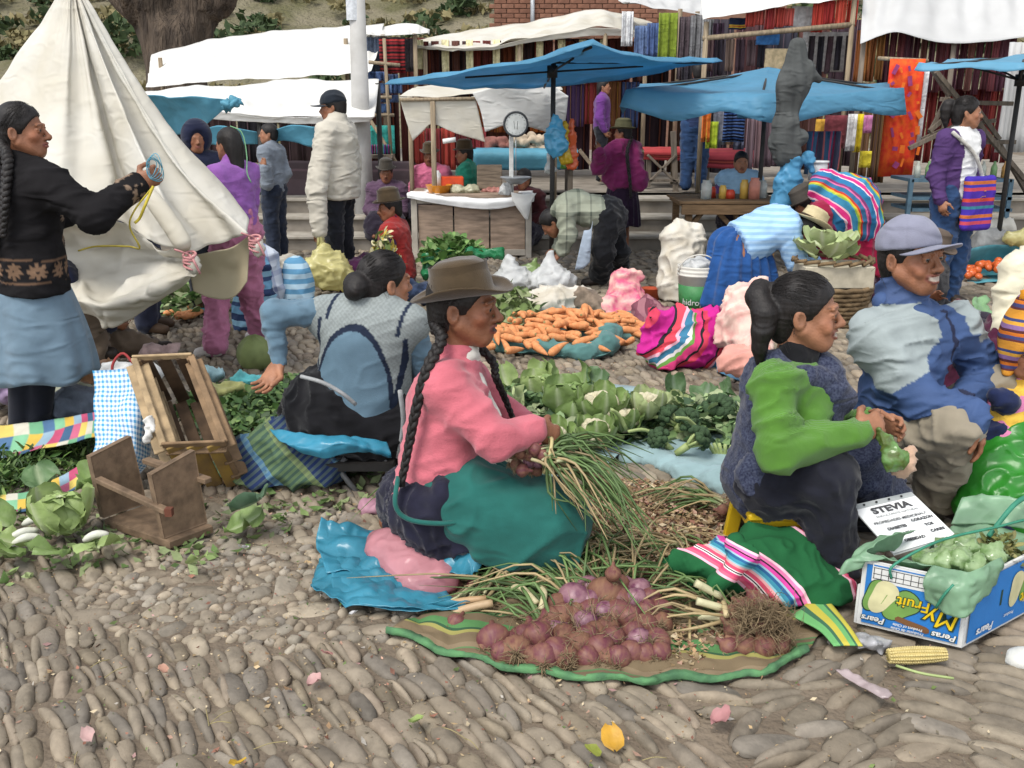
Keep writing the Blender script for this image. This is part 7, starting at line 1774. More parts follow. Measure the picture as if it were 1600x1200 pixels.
for k,(px,py,yy,L,W,kd,az) in enumerate(((800,612,4.75,.22,.10,'c',2.2),(838,606,4.8,.2,.1,'a',1.2),(866,600,4.85,.18,.09,'b',2.6),(850,630,4.6,.2,.11,'b',.6),(820,650,4.45,.2,.11,'e',3.0),(905,610,4.7,.2,.1,'b',.4),(925,618,4.6,.2,.08,'d',.9),(882,655,4.4,.22,.12,'a',3.8),(900,690,4.2,.2,.1,'b',4.2),(1095,640,4.5,.2,.09,'d',1.0),(1060,625,4.6,.18,.08,'d',2.0),(1128,628,4.5,.18,.09,'d',.2))):
 v,q,cl=leaf_grid(L*.75,W*.8,curl=.45,ruf=.5,seed=k,col=GC[{'b':'a','d':'b','a':'c'}.get(kd,kd)][0],rib=GC[kd][1]); p=P(px,py,yy)
 tag(obj('loose_leaf',put(v,(p[0],p[1],max(p[2],.06)),rleaf(az,.5+.2*(k%3))),quads=q,mat=LEAFG,col=cl),'loose green leaf standing out of the heap of cauliflowers','leaf','loose leaves in the cauliflower heap')
cabbage(P(888,632,4.35),.085,'pale round cabbage left of the largest cauliflower',8,'a')
cabbage(P(842,612,4.7),.07,'ragged green cabbage behind the pink sleeve',8,'c')
cauliflower(P(975,660,4.12),.06,'small cauliflower between the largest one and the broccoli',.8)
cauliflower(P(1050,636,4.45),.055,'pale cauliflower at the back of the heap',.2,kind='e')
cauliflower(P(938,641,4.2),.088,'largest cauliflower with a cream head facing the camera',.4)
cauliflower(P(1012,638,4.2),.07,'small cauliflower wrapped in pale leaves',1.0,kind='e')
cauliflower(P(930,680,3.98),.07,'cauliflower half hidden in front of the largest one',2.0)
cauliflower(P(862,690,3.75),.07,'yellowish cauliflower beside the kneeling woman\'s hands',.3)
for k,(px,py,yy,r,d) in enumerate(((1044,655,4.3,.05,(-.6,.1,.6)),(1072,660,4.25,.05,(.3,-.5,.6)),(1030,690,4.1,.045,(-.5,-.3,.5)),(1090,690,4.05,.05,(.6,-.1,.5)))):
 broccoli(P(px,py-4,yy-.15),d,r*1.15,('small broccoli head with thick pale stalks left of the big broccoli, at the back','small broccoli head facing the camera just left of the big broccoli','small broccoli head lowest at the left of the broccoli heap','small broccoli head lowest at the right of the broccoli heap')[k])
broccoli(P(1122,645,4.25),(.1,.2,1),.085,'big dark broccoli standing next to the woman in green')
m=MB(); b0=P(1130,735,3.95);
for k in range(7):m.tube(catmull([b0+V3(0,0,.0),b0+V3(-.03+.012*k,.01,.06),b0+V3(-.07+.024*k,.02*sin(k),.12)],6),[.012,.011,.01,.009,.009,.008],6)
m.tube([b0-V3(0,0,.05),b0+V3(0,0,.02)],.028,9); tag(m.build('broccoli_stalk',BSTEM),'cut broccoli stalk with bare branches below the big broccoli','broccoli')
for k in range(9):
 a=P(random.uniform(960,1100),random.uniform(665,710),random.uniform(4.0,4.3)); d=V3(random.uniform(-1,1),random.uniform(-.4,.2),random.uniform(-.1,.3)); d=unit(d)*random.uniform(.1,.2)
 m=MB(); m.tube(catmull([a,a+d*.5+V3(0,0,.02),a+d],8),[.012,.011,.01,.009,.009,.008,.008,.007],6); tag(m.build('leaf_stalk',BSTEM),'pale green leaf stalk lying across the broccoli','stalk','leaf stalks in the broccoli')
 # ---- carrots
TEALC=C_('teal_grey_cloth','567f7c')
cx=sheet('ground_cloth',[[G(770,500),G(850,480),G(950,488),G(1010,505)],[G(745,530),G(850,520),G(940,522),G(990,532)],[G(735,548),G(830,560),G(930,566),G(960,560)]],24,50,TEALC,None,.02,4,6); cx.location.z+=.04; tag(cx,'teal grey cloth under the heap of carrots','cloth')
S=Solid(); e1=[G(745,548),G(800,552),G(860,558),G(915,564),G(948,556),G(952,540)]
for i,(a,b_) in enumerate(zip(e1[:-1],e1[1:])):S.cap(a+V3(0,0,.05),b_+V3(0,0,.05+.03*(i>2)),.045,.05+.03*(i>2),.04)
small('rolled_cloth',S,.014,TEALC,'rolled teal edge of the carrot cloth','cloth',wr=.010,wf=8)
S=Solid(); e2=[P(822,512,7.0),P(838,494,7.1),P(865,490,7.2),P(892,494,7.2)]
for a,b_ in zip(e2[:-1],e2[1:]):S.cap(a,b_,.05,.05,.04)
small('rolled_cloth',S,.016,TEALC,'raised back edge of the teal carrot cloth','cloth',wr=.010,wf=8)
CAR=mat('carrot_skin',(.66,.30,.13),rough=.7,var=.25,nscale=3,bump=.4,bscale=12,col2=(.56,.22,.085),spec=.2,stretch=(3,1,1))
CTIP=mat('carrot_crown',(.30,.24,.10),rough=.8)
cpm=[]
for k in range(4):
 m=MB(); L=1.0; t=np.linspace(0,1,8); m.tube(np.stack([t-.5,.06*np.sin(t*3+k)*(k%2),.04*np.cos(t*4+k)],1),[.05,.135,.14,.13,.115,.09,.06,.012],8)
 me=make_mesh('carrot',np.vstack(m.v),polys=m.f); me.materials.append(CAR); me.materials.append(CTIP)
 for p_ in me.polygons:
  if p_.center.x<-.485:p_.material_index=1
 cpm.append(me)
heap=[(820,548,.36,.05),(895,545,.36,.08),(880,530,.42,.12),(930,532,.33,.10),(980,522,.25,.06),(790,548,.28,.04)]
for k in range(200):
 hx_,hy_,hr,hh=heap[[0,1,1,2,2,2,3,3,4,5][k%10]]; c=G(hx_,hy_); a=random.uniform(0,2*pi); r=sqrt(random.random()); x,y=c[0]+cos(a)*r*hr,c[1]+sin(a)*r*hr*.85
 o=inst(cpm[k%4],'carrot',(x,y,.075+hh*(1-r*r)*random.uniform(.75,1.05)),(random.uniform(0,6),random.gauss(.05,.22),random.choice((random.gauss(-1.2,.5),random.gauss(2.2,.6),random.gauss(.3,.5)))),(lambda q:(q,q*1.05,q*1.05))(random.uniform(.12,.185)))
 tag(o,'orange carrot in the heap on the teal cloth','carrot','carrots heaped on the teal cloth')
for k,(x,y) in enumerate(((765,540),(775,546),(790,552),(1000,520),(1008,512))):
 p=G(x,y); tag(inst(cpm[k%4],'carrot',(p[0],p[1],.055),(0,0,random.random()*6),.15),'orange carrot in the heap on the teal cloth','carrot','carrots heaped on the teal cloth')
 # ---- sacks, bags and bundles in the middle distance
SACK=mat('woven_white_sack',(.60,.57,.50),rough=.8,var=.2,nscale=7,bump=.5,bscale=120,col2=(.48,.43,.34))
Q=lambda x,y,Y:P(x,y,Y)
S=Solid(); S.cap(Q(800,500,7.0),Q(860,480,7.1),.10,.13,.08); S.cap(Q(860,480,7.1),Q(905,470,7.2),.12,.09,.08); S.cap(Q(905,462,7.2),Q(925,475,7.1),.08,.09,.05); S.cap(Q(810,510,6.9),Q(845,505,6.9),.07,.07,.05); small('sack',S,.016,SACK,'crumpled white sack lying behind the carrots','sack',wr=.022,wf=6,seed=4)
S=Solid(); S.cap(Q(912,470,7.1),Q(935,485,7.05),.09,.08,.05); small('sack',S,.016,C_('blotched_sack','8a7a6a',var=.5,nscale=16),'brown blotched sack next to the floral bag','sack',wr=.015,wf=8)
FLOR=mat('pink_floral',(.60,.10,.20),rough=.8,nscale=13,bump=.3,col2=(.72,.45,.38),var=.5); FLOR2=mat('pale_floral',(.66,.36,.32),rough=.8,nscale=15,bump=.3,col2=(.70,.55,.46))
S=Solid(); S.cap(Q(975,445,7.3),Q(978,482,7.2),.12,.17,.08); S.cap(Q(950,485,7.1),Q(965,510,7.0),.11,.09,.06); S.cap(Q(985,435,7.3),Q(1000,432,7.3),.05,.04,.04); small('cloth_bag',S,.015,FLOR,'red and pink floral bag behind the carrots','bag',wr=.016,wf=7,seed=3)
MAUV=stripes('mauve_stripe_cloth',[(1,rgb('7a4a56')),(1,rgb('9a6a72')),(.6,rgb('6a3e4a'))],reps=9,axis=0,rough=.95)
S=Solid(); S.cap(Q(1012,492,6.6),Q(1058,508,6.4),.11,.10,.07); S.cap(Q(1000,510,6.4),Q(1012,480,6.7),.06,.07,.05); bundle('folded_cloth',S,.015,MAUV,'folded mauve striped cloth between carrots and pink bundle','cloth',-.5,Q(1030,495,6.5),1.2,wr=.014,wf=6)
S=Solid(); S.cap(Q(955,540,6.3),Q(1012,545,6.2),.055,.055,.05); S.cap(Q(965,520,6.4),Q(985,540,6.3),.05,.05,.04); small('sack',S,.015,SACK,'low cream sack between the carrots and the pink bundle','sack',wr=.012,wf=8)
PM=stripes('magenta_manta',[(1.6,rgb('c02a8a')),(.25,rgb('2a2a30')),(.5,rgb('d84a5a')),(.25,rgb('e8b0c0')),(.5,rgb('3f7a98')),(.3,rgb('d8d0d0')),(.3,rgb('6a9a4a')),(.7,rgb('d0407a')),(.25,rgb('22282a')),(.6,rgb('c8405a'))],reps=2.0,axis=0,rough=.9,warp=.05)
S=Solid(); c=Q(1072,540,5.55); S.ell(c,(.24,.2,.155),rot(0,.15,0)); S.cap(Q(1030,505,5.5),Q(1110,512,5.6),.09,.11,.07); S.cap(Q(1020,540,5.45),Q(1040,570,5.4),.08,.07,.06); S.cap(Q(1022,500,5.45),Q(1016,496,5.4),.04,.02,.03); S.half((0,0,.02),(0,0,-1),.01)
bundle('cloth_bundle',S,.012,PM,'magenta striped cloth bundle with knotted ends right of the carrots','bundle',-.75,c,1.6,wr=.018,wf=7,seed=3,bend=1.4)
S=Solid(); S.cap(Q(1158,470,5.6),Q(1148,520,5.4),.10,.12,.08); S.cap(Q(1170,500,5.3),Q(1178,540,5.2),.1,.1,.08); S.cap(Q(1150,460,5.7),Q(1186,452,5.7),.06,.06,.05); small('cloth_bag',S,.014,FLOR2,'pale pink floral cloth bag behind the ponytail','bag',wr=.018,wf=7,seed=5)
S=Solid(); S.cap(Q(1140,562,5.0),Q(1176,575,4.9),.07,.08,.06); S.cap(Q(1150,555,5.05),Q(1186,560,5.0),.06,.07,.05); small('folded_cloth',S,.013,C_('salmon_cloth','d89a8c'),'salmon pink cloth on the ground behind the woman in green','cloth',wr=.014,wf=8)
tarp('plastic_sheet',[[G(1118,575),G(1150,590),G(1178,600)],[G(1120,588),G(1150,600),G(1172,610)]],8,12,C_('denim_blue_sheet','4a7a9a'),'strip of blue sheet on the ground below the salmon cloth','sheet',amp=.02).location.z+=.03
S=Solid(); S.cap(Q(1066,375,7.6),Q(1062,455,7.5),.15,.18,.06,sq=((0,1,0),.7)); S.cap(Q(1045,368,7.6),Q(1050,395,7.6),.05,.08,.05); S.cap(Q(1092,362,7.6),Q(1088,395,7.6),.045,.08,.05); S.half((0,0,.01),(0,0,-1),.01); small('sack',S,.015,SACK,'tall open white sack standing behind the bucket','sack',wr=.016,wf=6,seed=7)
# bucket
bk=thing('paint_bucket',G(1086,492),'white plastic bucket with a green label and wire handle','bucket'); c=np.array(bk.location); c[2]=0
bw=mat('white_bucket',(.62,.60,.54),rough=.5,var=.12,bump=.1); pxm=1500/7.0
m=MB(); m.lathe([(0,0),(.118,0),(.138,.30),(.146,.302),(.146,.315),(.139,.318),(.146,.33),(.146,.343),(.139,.346),(.146,.36),(.147,.372),(.135,.372),(.12,.02),(0,.02)],c,n=30); m.build('pail',bw,bk)
m=MB(); m.lathe([(.1225,.05),(.1355,.235)],c,n=30); o=m.build('label_band',mat('green_label',(.05,.22,.07),rough=.5),bk)
m=MB(); a=np.linspace(0,pi,18); m.tube(np.stack([c[0]+.145*np.cos(a),c[1]-.04-.04*np.sin(a),c[2]+.33+.13*np.sin(a)],1),.005,6); m.build('handle',bw,bk)
def text_verts(s,size,bold=0.0,shear=0.0):
 cu=bpy.data.curves.new('lettering','FONT'); cu.body=s; cu.size=size; cu.align_x='CENTER'; cu.align_y='CENTER'; cu.resolution_u=3; cu.offset=bold; cu.shear=shear
 o=bpy.data.objects.new('lettering',cu); COL.objects.link(o); dg=bpy.context.evaluated_depsgraph_get(); me=bpy.data.meshes.new_from_object(o.evaluated_get(dg))
 v=np.zeros(len(me.vertices)*3); me.vertices.foreach_get('co',v); f=[tuple(p.vertices) for p in me.polygons]
 bpy.data.objects.remove(o); bpy.data.curves.remove(cu); bpy.data.meshes.remove(me)
 return v.reshape(-1,3),f
def text(s,size,c,xd,yd,m,parent,bold=0.0,shear=0.0,name='lettering',lift=.002,sx=1.0):
 v,f=text_verts(s,size,bold,shear); xd,yd=unit(xd),unit(yd); n=np.cross(xd,yd)
 w=np.asarray(c,float)+np.outer(v[:,0]*sx,xd)+np.outer(v[:,1],yd)+n*lift
 return obj(name,w,polys=f,mat=m,parent=parent,smooth=False)
WHT=mat('white_print',(.72,.72,.70),rough=.6,bump=0); BLK=mat('black_print',(.02,.02,.02))
v,f=text_verts('hidropen',.062); an=-pi/2+v[:,0]/.1345-.15; rr_=.1335
obj('lettering',np.stack([c[0]+rr_*np.cos(an),c[1]+rr_*np.sin(an),c[2]+.115+v[:,1]],1),polys=f,mat=WHT,parent=bk,smooth=False)
S=Solid(); S.ell(c+V3(0,-.02,.37),(.11,.1,.06)); solid_obj('bag_inside',S,.014,plastic('thin_white_bag',(.74,.75,.74),rough=.5,cell=3),bk,wr=.01,wf=14)
# basket with leaves
bs=thing('basket',G(1296,500),'low round basket topped by a box of pale leaves behind the man in the cap','basket'); c=Q(1296,470,6.7); bx=V3(c[0],6.7,0)
WK=mat('wicker',(.22,.15,.08),rough=.9,nscale=18,var=.5,bump=.8,bscale=80)
for k in range(9):
 a=np.linspace(0,2*pi,40); r=.22+.008*k; m=MB(); m.tube(np.stack([bx[0]+r*np.cos(a),bx[1]+r*.8*np.sin(a),.02+.032*k+.006*np.sin(a*14+(k%2)*pi)],1),.018,6,cap=False); m.build('weave',WK,bs)
m=MB(); m.box(bx+V3(-.0,0,.36),(.24,.17,.075),bev=.006); m.build('box',mat('cream_carton',(.50,.45,.34),rough=.8),bs,smooth=False)
for k in range(16):
 a=k*2*pi/16; m=MB(); p_=bx+V3(.27*cos(a),.2*sin(a),.46); m.tube([p_-V3(.06*-sin(a),.05*cos(a),.01),p_+V3(.06*-sin(a),.05*cos(a),.012)],.014,6); m.build('rim_weave',WK,bs)
for k in range(9):
 a=k*2.4; leaf_obj(bx+V3(.06*cos(a)-.06,.05*sin(a),.46+.012*k),rleaf(a,.2+.1*(k%4)),.2,.095,None,'loose_leaf','pale green leaf piled on the basket','leaf','leaves piled on the basket',curl=.3,ruf=.4,seed=k,col=GC['e'][0],rib=GC['e'][1])
 # basin of greens under green plastic
bn=thing('basin',G(715,445),'dark enamel basin with a wooden rim behind the brown hat','basin'); c=np.array([bn.location.x,8.1,0])
m=MB(); m.lathe([(0,.02),(.20,.02),(.25,.2),(.27,.26),(.28,.265),(.24,.2),(.19,.04),(0,.04)],c,n=28); m.build('bowl',mat('dark_enamel',(.06,.08,.085),rough=.4),bn)
S=Solid()
pts=[(Q(690,400,7.95)),Q(668,408,7.9),Q(664,430,7.85)]; S.cap(pts[0],pts[1],.06,.05,.04); S.cap(pts[1],pts[2],.04,.03,.03); S.cap(Q(735,398,7.9),Q(780,396,7.95),.05,.045,.05); S.cap(Q(690,400,7.95),Q(735,398,7.9),.05,.05,.05); small('plastic_sheet',S,.015,plastic('green_film',(.04,.30,.12)),'green plastic film around the greens in the basin','plastic sheet',wr=.016,wf=8)
foliage('basin_greens','heap of fresh green leaves filling the basin',[(c[0]-.02,8.05,.26)],420,.09,.06,[(.10,.20,.05),(.18,.3,.09),(.25,.36,.14)],h=.14,seed=8); bpy.data.objects['basin_greens'].location.z+=.26
for k,(px,py,Y_,r,h_,lab) in enumerate(((800,440,7.9,.2,.13,'white translucent bag left of the bending person\'s bag'),(862,430,7.8,.19,.16,'full white plastic bag the bending person reaches into'))):
 S=Solid(); a=Q(px,py,Y_); a[2]=.02; S.ell(a+V3(0,0,h_*.6),(r,r*.8,h_*.75)); S.cap(a+V3(0,0,h_),a+V3(-.02,0,h_*2.0),r*.5,.025,.06); S.half((0,0,.012),(0,0,-1)); small('plastic_bag',S,.014,plastic('thin_white_bag',(.74,.75,.74),rough=.5,cell=3),lab,'bag',wr=.016,wf=8,seed=k)
S=Solid(); a=Q(832,425,8.1); a[2]=.1; S.ell(a,(.16,.14,.1)); S.cap(a+V3(.02,0,.05),a+V3(.03,0,.14),.06,.02,.04); small('plastic_bag',S,.014,plastic('pale_green_bag',(.30,.42,.16)),'pale green plastic bag between the white bags','bag',wr=.016,wf=8)
foliage('leafy_pile','pile of leafy greens behind the crumpled white sack',[gp(780,500,.35,.12),gp(800,485,.35,.12),gp(770,520,.25,.1),gp(690,470,.3,.1)],800,.09,.06,[(.14,.2,.06),(.2,.26,.1),(.26,.3,.15)],seed=12)
tarp('checked_cloth',[[Q(868,470,7.5),Q(900,460,7.5),Q(930,462,7.5)],[Q(860,480,7.4),Q(900,472,7.35),Q(935,475,7.4)]],10,16,stripes('navy_check',[(1,rgb('1d2338')),(1,rgb('6a7488'))],reps=8,axis=0,cols2=[(1,rgb('1d2338')),(1,rgb('8a92a0'))],reps2=3,axis2=1),'navy checked cloth on the white sack','cloth',amp=.03)
m=MB(); m.lathe([(0,0),(.07,0),(.075,.1),(.08,.105),(.07,.1),(0,.09)],G(1016,470),n=16); tag(m.build('pot',mat('red_enamel',(.45,.08,.03),rough=.5)),'small red pot beside the tall white sack','pot')
for k,(px,py,Y_,lab) in enumerate(((700,470,7.4,'heap of dark clothes behind the blue vest'),)):
 S=Solid(); S.cap(Q(640,455,Y_),Q(672,462,Y_),.07,.08,.05); small('clothes_heap',S,.016,C_('mixed_cloth','3c4a66',var=.6,nscale=18),lab,'clothes',wr=.02,wf=8)
 # ---- bags on the left behind the vest
BS=stripes('blue_stripe_bag',[(1.2,rgb('2a3a5c')),(1.4,rgb('6a98b8')),(.8,rgb('3a4f74')),(1,rgb('86b0c8'))],reps=6,axis=1,rough=.8)
S=Solid(); c=Q(396,460,6.5); S.cap(c+V3(0,0,.19),c-V3(0,0,.17),.13,.16,.05,sq=((0,1,0),.7)); bundle('shopping_bag',S,.014,BS,'tall shopping bag with dark and light blue stripes','bag',0,c,1.0,wr=.010,wf=7)
CHK=stripes('lilac_check',[(2,rgb('b4bccc')),(1,rgb('7a86a8')),(2,rgb('c4cad4'))],reps=9,axis=0,cols2=[(2,rgb('b8c0cc')),(1,rgb('8088a8'))],reps2=9,axis2=1)
S=Solid(); c=Q(412,425,6.9); S.cap(c+V3(0,0,.1),c-V3(0,0,.12),.11,.13,.05); bundle('shopping_bag',S,.014,CHK,'pale lilac checked bag behind the striped bag','bag',.2,c,1.0,wr=.010,wf=7)
BSM=stripes('fine_blue_stripe',[(1,rgb('5f93b6')),(1,rgb('aac6d6'))],reps=14,axis=1)
S=Solid(); c=Q(466,455,7.0); S.cap(c+V3(0,0,.16),c-V3(0,0,.25),.10,.15,.05); bundle('shopping_bag',S,.015,BSM,'finely striped pale blue bag under the yellow bag','bag',0,c,1.0,wr=.008)
S=Solid(); c=Q(452,425,7.3); S.ell(c,(.09,.08,.14)); small('plastic_bag',S,.015,plastic('clear_bag',(.62,.58,.5)),'cream plastic bag beside the striped bags','bag',wr=.014,wf=9)
m=MB(); p_=G(395,582); m.ball((p_[0],p_[1]+.08,.09),(.105,.1,.11),22,14); ml=m.build('squash',mat('pale_green_squash',(.22,.27,.10),rough=.7,nscale=8,var=.4,bump=.6,bscale=40),None); tag(ml,'round ribbed pale green squash by the seated woman\'s elbow','squash')
for v_ in ml.data.vertices:v_.co*=1+.045*cos(9*atan2(v_.co.y,v_.co.x))
FLW=mat('flower_mix',(1,1,1),attr=True,rough=.8)
foliage('flower_bunch','bunch of small yellow and white flowers in front of the red vest',[(Q(600,395,7.3)[0],7.3,.13)],330,.05,.03,[(.3,.34,.12),(.55,.5,.3),(.55,.42,.08),(.14,.2,.06)],h=.25,seed=14,up=.9,rough_h=.1); bpy.data.objects['flower_bunch'].location.z+=.3
m=MB(); c=Q(600,420,7.3); m.tube([V3(c[0],7.3,0),V3(c[0],7.3,.34)],[.10,.12],14); tag(m.build('flower_wrap',C_('sacking','8a8a5a')),'wrapped stems of the flower bunch','wrap')
# ---- right side: tomatoes, sacks, onions behind the man
TARPT=mat('teal_plastic',(.10,.34,.40),rough=.5,var=.2,bump=.5,bscale=14,translu=.2)
t_=tarp('ground_tarpaulin',[[P(1505,398,8.4),P(1550,388,8.6),P(1610,390,8.6)],[G(1508,432),G(1555,428),G(1620,428)],[G(1512,445),G(1560,447),G(1620,445)]],16,24,TARPT,'teal plastic sheet raised behind the tomatoes',amp=.02,seed=4); t_.location.z+=.03
TOM=mat('tomato_skin',(.55,.07,.02),rough=.25,var=.2,nscale=5,bump=.05,col2=(.6,.16,.03),spec=.5); m=MB(); m.ball((0,0,0),(1,1,.82),12,8,nz=.05); tme=make_mesh('tomato',np.vstack(m.v),polys=m.f); tme.materials.append(TOM)
for k in range(52):
 a,r=random.uniform(0,2*pi),sqrt(random.random()); c=G(1560,440); tag(inst(tme,'tomato',(c[0]+.34*r*cos(a),c[1]+.2*r*sin(a),.06+.13*(1-r*r)*random.uniform(.7,1)),(random.random()*3,random.random(),0),random.uniform(.032,.042)),'red tomato heaped on the teal plastic sheet','tomato','tomatoes heaped on the teal sheet')
for k,(x,y,Y_,r,c_,lab) in enumerate(((1545,362,9.0,.2,SACK,'white sack lying on the pavement behind the tomatoes'),(1560,378,8.8,.2,mat('grey_sack',(.35,.35,.34),rough=.8,bump=.4),'grey sack in front of the white sack behind the tomatoes'),(1600,372,8.6,.12,plastic('yellow_plastic',(.62,.55,.12)),'yellow plastic bundle at the right edge'))):
 S=Solid(); a=Q(x,y,Y_); S.cap(a-V3(.12,0,0),a+V3(.14,0,.02),r*.55,r*.5,.06); S.half((0,0,.01),(0,0,-1)); small('sack',S,.018,c_,lab,'sack',wr=.018,wf=7,seed=k)
LGP=plastic('light_green_plastic',(.30,.52,.26))
tarp('plastic_bag',[[Q(1526,462,6.2),Q(1545,458,6.3),Q(1552,485,6.2)],[Q(1518,500,6.0),Q(1540,498,6.0),Q(1558,505,6.0)],[Q(1500,525,5.8),Q(1530,535,5.7),Q(1562,520,5.8)]],24,24,LGP,'crumpled light green plastic bag right of the man in the cap','bag',amp=.05,freq=7,crisp=True)
# ------------------------------------------------------------------ onions
ONI=mat('onion_skin',(.12,.034,.045),rough=.5,var=.3,nscale=2.2,bump=.25,bscale=6,stretch=(1,1,.25),col2=(.20,.095,.062),spec=.3)
ONI2=mat('dry_onion_skin',(.20,.105,.06),rough=.7,var=.35,nscale=2.5,bump=.4,bscale=7,stretch=(1,1,.3),col2=(.12,.04,.038))
ONI3=mat('pale_onion_skin',(.25,.13,.15),rough=.42,var=.3,nscale=2,bump=.2,bscale=6,col2=(.13,.04,.075),spec=.4)
ROOT=mat('onion_roots',(.26,.19,.11),rough=1,var=.4,nscale=40)
STK_W=mat('onion_neck',(.52,.50,.30),rough=.5,var=.2,nscale=9); STK=mat('onion_tops',(1,1,1),rough=.5,var=.25,nscale=9,attr=True,spec=.35); SKIN_DRY=mat('onion_peel',(1,1,1),rough=.7,var=.25,nscale=20,attr=True,translu=.2)
def bulb_proto(k):
 m=MB(); m.lathe([(.0,-.82),(.25,-.80),(.66,-.55),(.93,-.15),(1,.1),(.92,.42),(.68,.72),(.38,.95),(.22,1.2),(.16,1.55),(.0,1.57)],n=14)
 v=np.vstack(m.v); v[:,:2]*=(1+.07*noise3(v*1.5,k))[:,None]; me=make_mesh('bulb',v,polys=m.f); return me
BP=[]
for k,mm in enumerate((ONI,ONI2,ONI3,ONI)):me=bulb_proto(k); me.materials.append(mm); BP.append(me)
rt=MB(); gg=np.random.default_rng(4)
for k in range(44):
 d=unit(gg.normal(size=3)*V3(1,1,.5)+V3(0,0,-.8)); rt.tube(catmull([V3(0,0,-.75),V3(0,0,-.75)+d*.35+gg.normal(0,.08,3),V3(0,0,-.7)+d*.7+gg.normal(0,.16,3)],4),[.05,.045,.035,.015],3,cap=False)
RTM=make_mesh('roots',np.vstack(rt.v),polys=rt.f); RTM.materials.append(ROOT)
def onion(c,r,axis,parent=None,k=None,label=None,group=None):
 k=random.randrange(4) if k is None else k; F=Matrix(frame(axis,(.3,.2,.9)).tolist()); e=(F@Matrix.Rotation(random.random()*6,3,'Z')).to_euler()
 o=inst(BP[k],'bulb' if parent is not None else 'onion',c,e,r,parent)
 q=inst(RTM,'roots',(0,0,0),(0,0,random.random()*6),1,None); q.parent=o; q.location=(0,0,0)
 if label:tag(o,label,'onion',group)
 return o
def root_mat(c,r,parent,n=150,seed=1):
 g=np.random.default_rng(seed); m=MB()
 for k in range(n):
  d=unit(g.normal(size=3)); a=np.asarray(c)+d*np.asarray(r)*g.uniform(.5,.95); m.tube(catmull([a,a+g.normal(0,.012,3),a+d*.012+g.normal(0,.02,3),a+d*.02+g.normal(0,.03,3)],5),[.0016,.0015,.0013,.001,.0006],3,cap=False)
 o=m.build('roots',ROOT,parent); o['kind']='stuff'
def stalks(m,a,b_,n,spread,r=.006,green=(.085,.14,.045),dry=.45,sagz=.03,seed=0,w0=(.50,.48,.28),lift=.05):
 g=np.random.default_rng(seed)
 for k in range(n):
  s_=np.asarray(a)+g.normal(0,.02,3)*V3(1,1,.6); e_=np.asarray(b_)+g.normal(0,1,3)*np.asarray(spread); e_[2]=max(e_[2],.015)
  mid=(s_+e_)/2+g.normal(0,.03,3)+V3(0,0,lift); pts=catmull([s_,s_*.7+mid*.3+V3(0,0,.01),mid,e_],9); pts[:,2]=np.maximum(pts[:,2],.012)
  rr=r*.72*g.uniform(.55,1.3); t=np.linspace(0,1,9); col=np.array(green)*g.uniform(.7,1.7)
  if g.random()<dry:col=np.array((.38,.29,.15))*g.uniform(.6,1.2)
  c=np.outer(np.clip(1-t*3.2,0,1),w0)+np.outer(np.clip(t*3.2,0,1),col)
  m.tube(pts,rr*np.array([1.1,1.1,1,.95,.9,.8,.7,.5,.15]),5,col=np.repeat(c,5,0),cap=False)
  # big bunch in front
ob=thing('onion_bunch',G(920,1040),'large bunch of red onions with roots at the front of the green cloth','onions')
big=[(772,1002,28),(806,1020,28),(842,998,28),(872,1022,28),(896,941,31),(946,934,34),(914,976,24),(948,984,22),(993,942,25),(984,968,24),(1008,982,24),(1024,1004,24),(938,1016,26),(986,1022,22),(906,1012,26),(850,1034,26),(884,1040,24),(958,1002,24),(1030,976,22),(822,996,22),(966,1034,22),(920,1040,22),(1010,1024,20),(1000,925,22),(862,968,22),(830,1030,22),(785,1022,22),(880,998,24),(925,958,24),(965,962,26),(1032,1022,20),(948,1040,20),(760,1015,18),(1000,1004,24),(918,1000,24),(880,965,24),(868,1050,18),(872,948,22),(922,944,24),(972,942,24),(1014,958,22),(900,962,22),(944,962,24),(1034,956,20),(850,985,22),(965,918,22),(920,918,20),(1016,938,20),(990,992,22),(930,992,22),(868,990,22),(812,998,20),(796,1006,20)]
for k,(x,y,r) in enumerate(big):
 y=min(y,1030); low=(y-930)/110; Yb=2.62-.30*low+.0*k; p_=P(x,y,Yb); rad=r/(F_PX/(Yb*cos(PITCH)+1.4*sin(PITCH)))*1.0
 if p_[2]<rad*.8:p_=G(x,y,rad*.85)
 onion(p_,rad,V3((920-x)*.0016+random.gauss(0,.3),.95,.12+random.gauss(0,.3)),ob,[0,1,0,0,2,1,2,1,2,0,1,0,3,3,1,0,1,3,1,0,3,0,0,2,1,1,0,1,0,3,0,1,1,2,0,1,0][k] if k<37 else (k*5)%4)
root_mat(P(925,990,2.42),(.27,.07,.11),ob,130,2)
on_=onion(P(958,898,2.6),.026,V3(0,.1,1),ob,1)
m=MB(); stalks(m,P(900,945,2.62),G(760,915)+V3(0,0,.05),60,(.13,.10,.03),.0065,seed=3); stalks(m,P(950,930,2.65),G(860,880)+V3(0,0,.05),60,(.2,.12,.03),.0065,seed=4); stalks(m,P(860,985,2.5),G(790,960)+V3(0,0,.06),16,(.08,.06,.05),.008,seed=5,dry=.1); stalks(m,P(1000,950,2.6),G(1060,905)+V3(0,0,.05),24,(.16,.1,.02),.006,seed=6)
for (a,b_,c_) in (((760,900),(790,915),(785,940)),((760,905),(830,905),(905,915)),((838,985),(815,965),(800,955)),((890,915),(870,920),(860,935)),((845,960),(850,975),(845,990))):m.tube(catmull([G(*a)+V3(0,0,.09),G(*b_)+V3(0,0,.10),G(*c_)+V3(0,0,.08)],10),.010,7,col=(.56,.50,.30))
m.build('stalks',STK,ob,usecol=True)
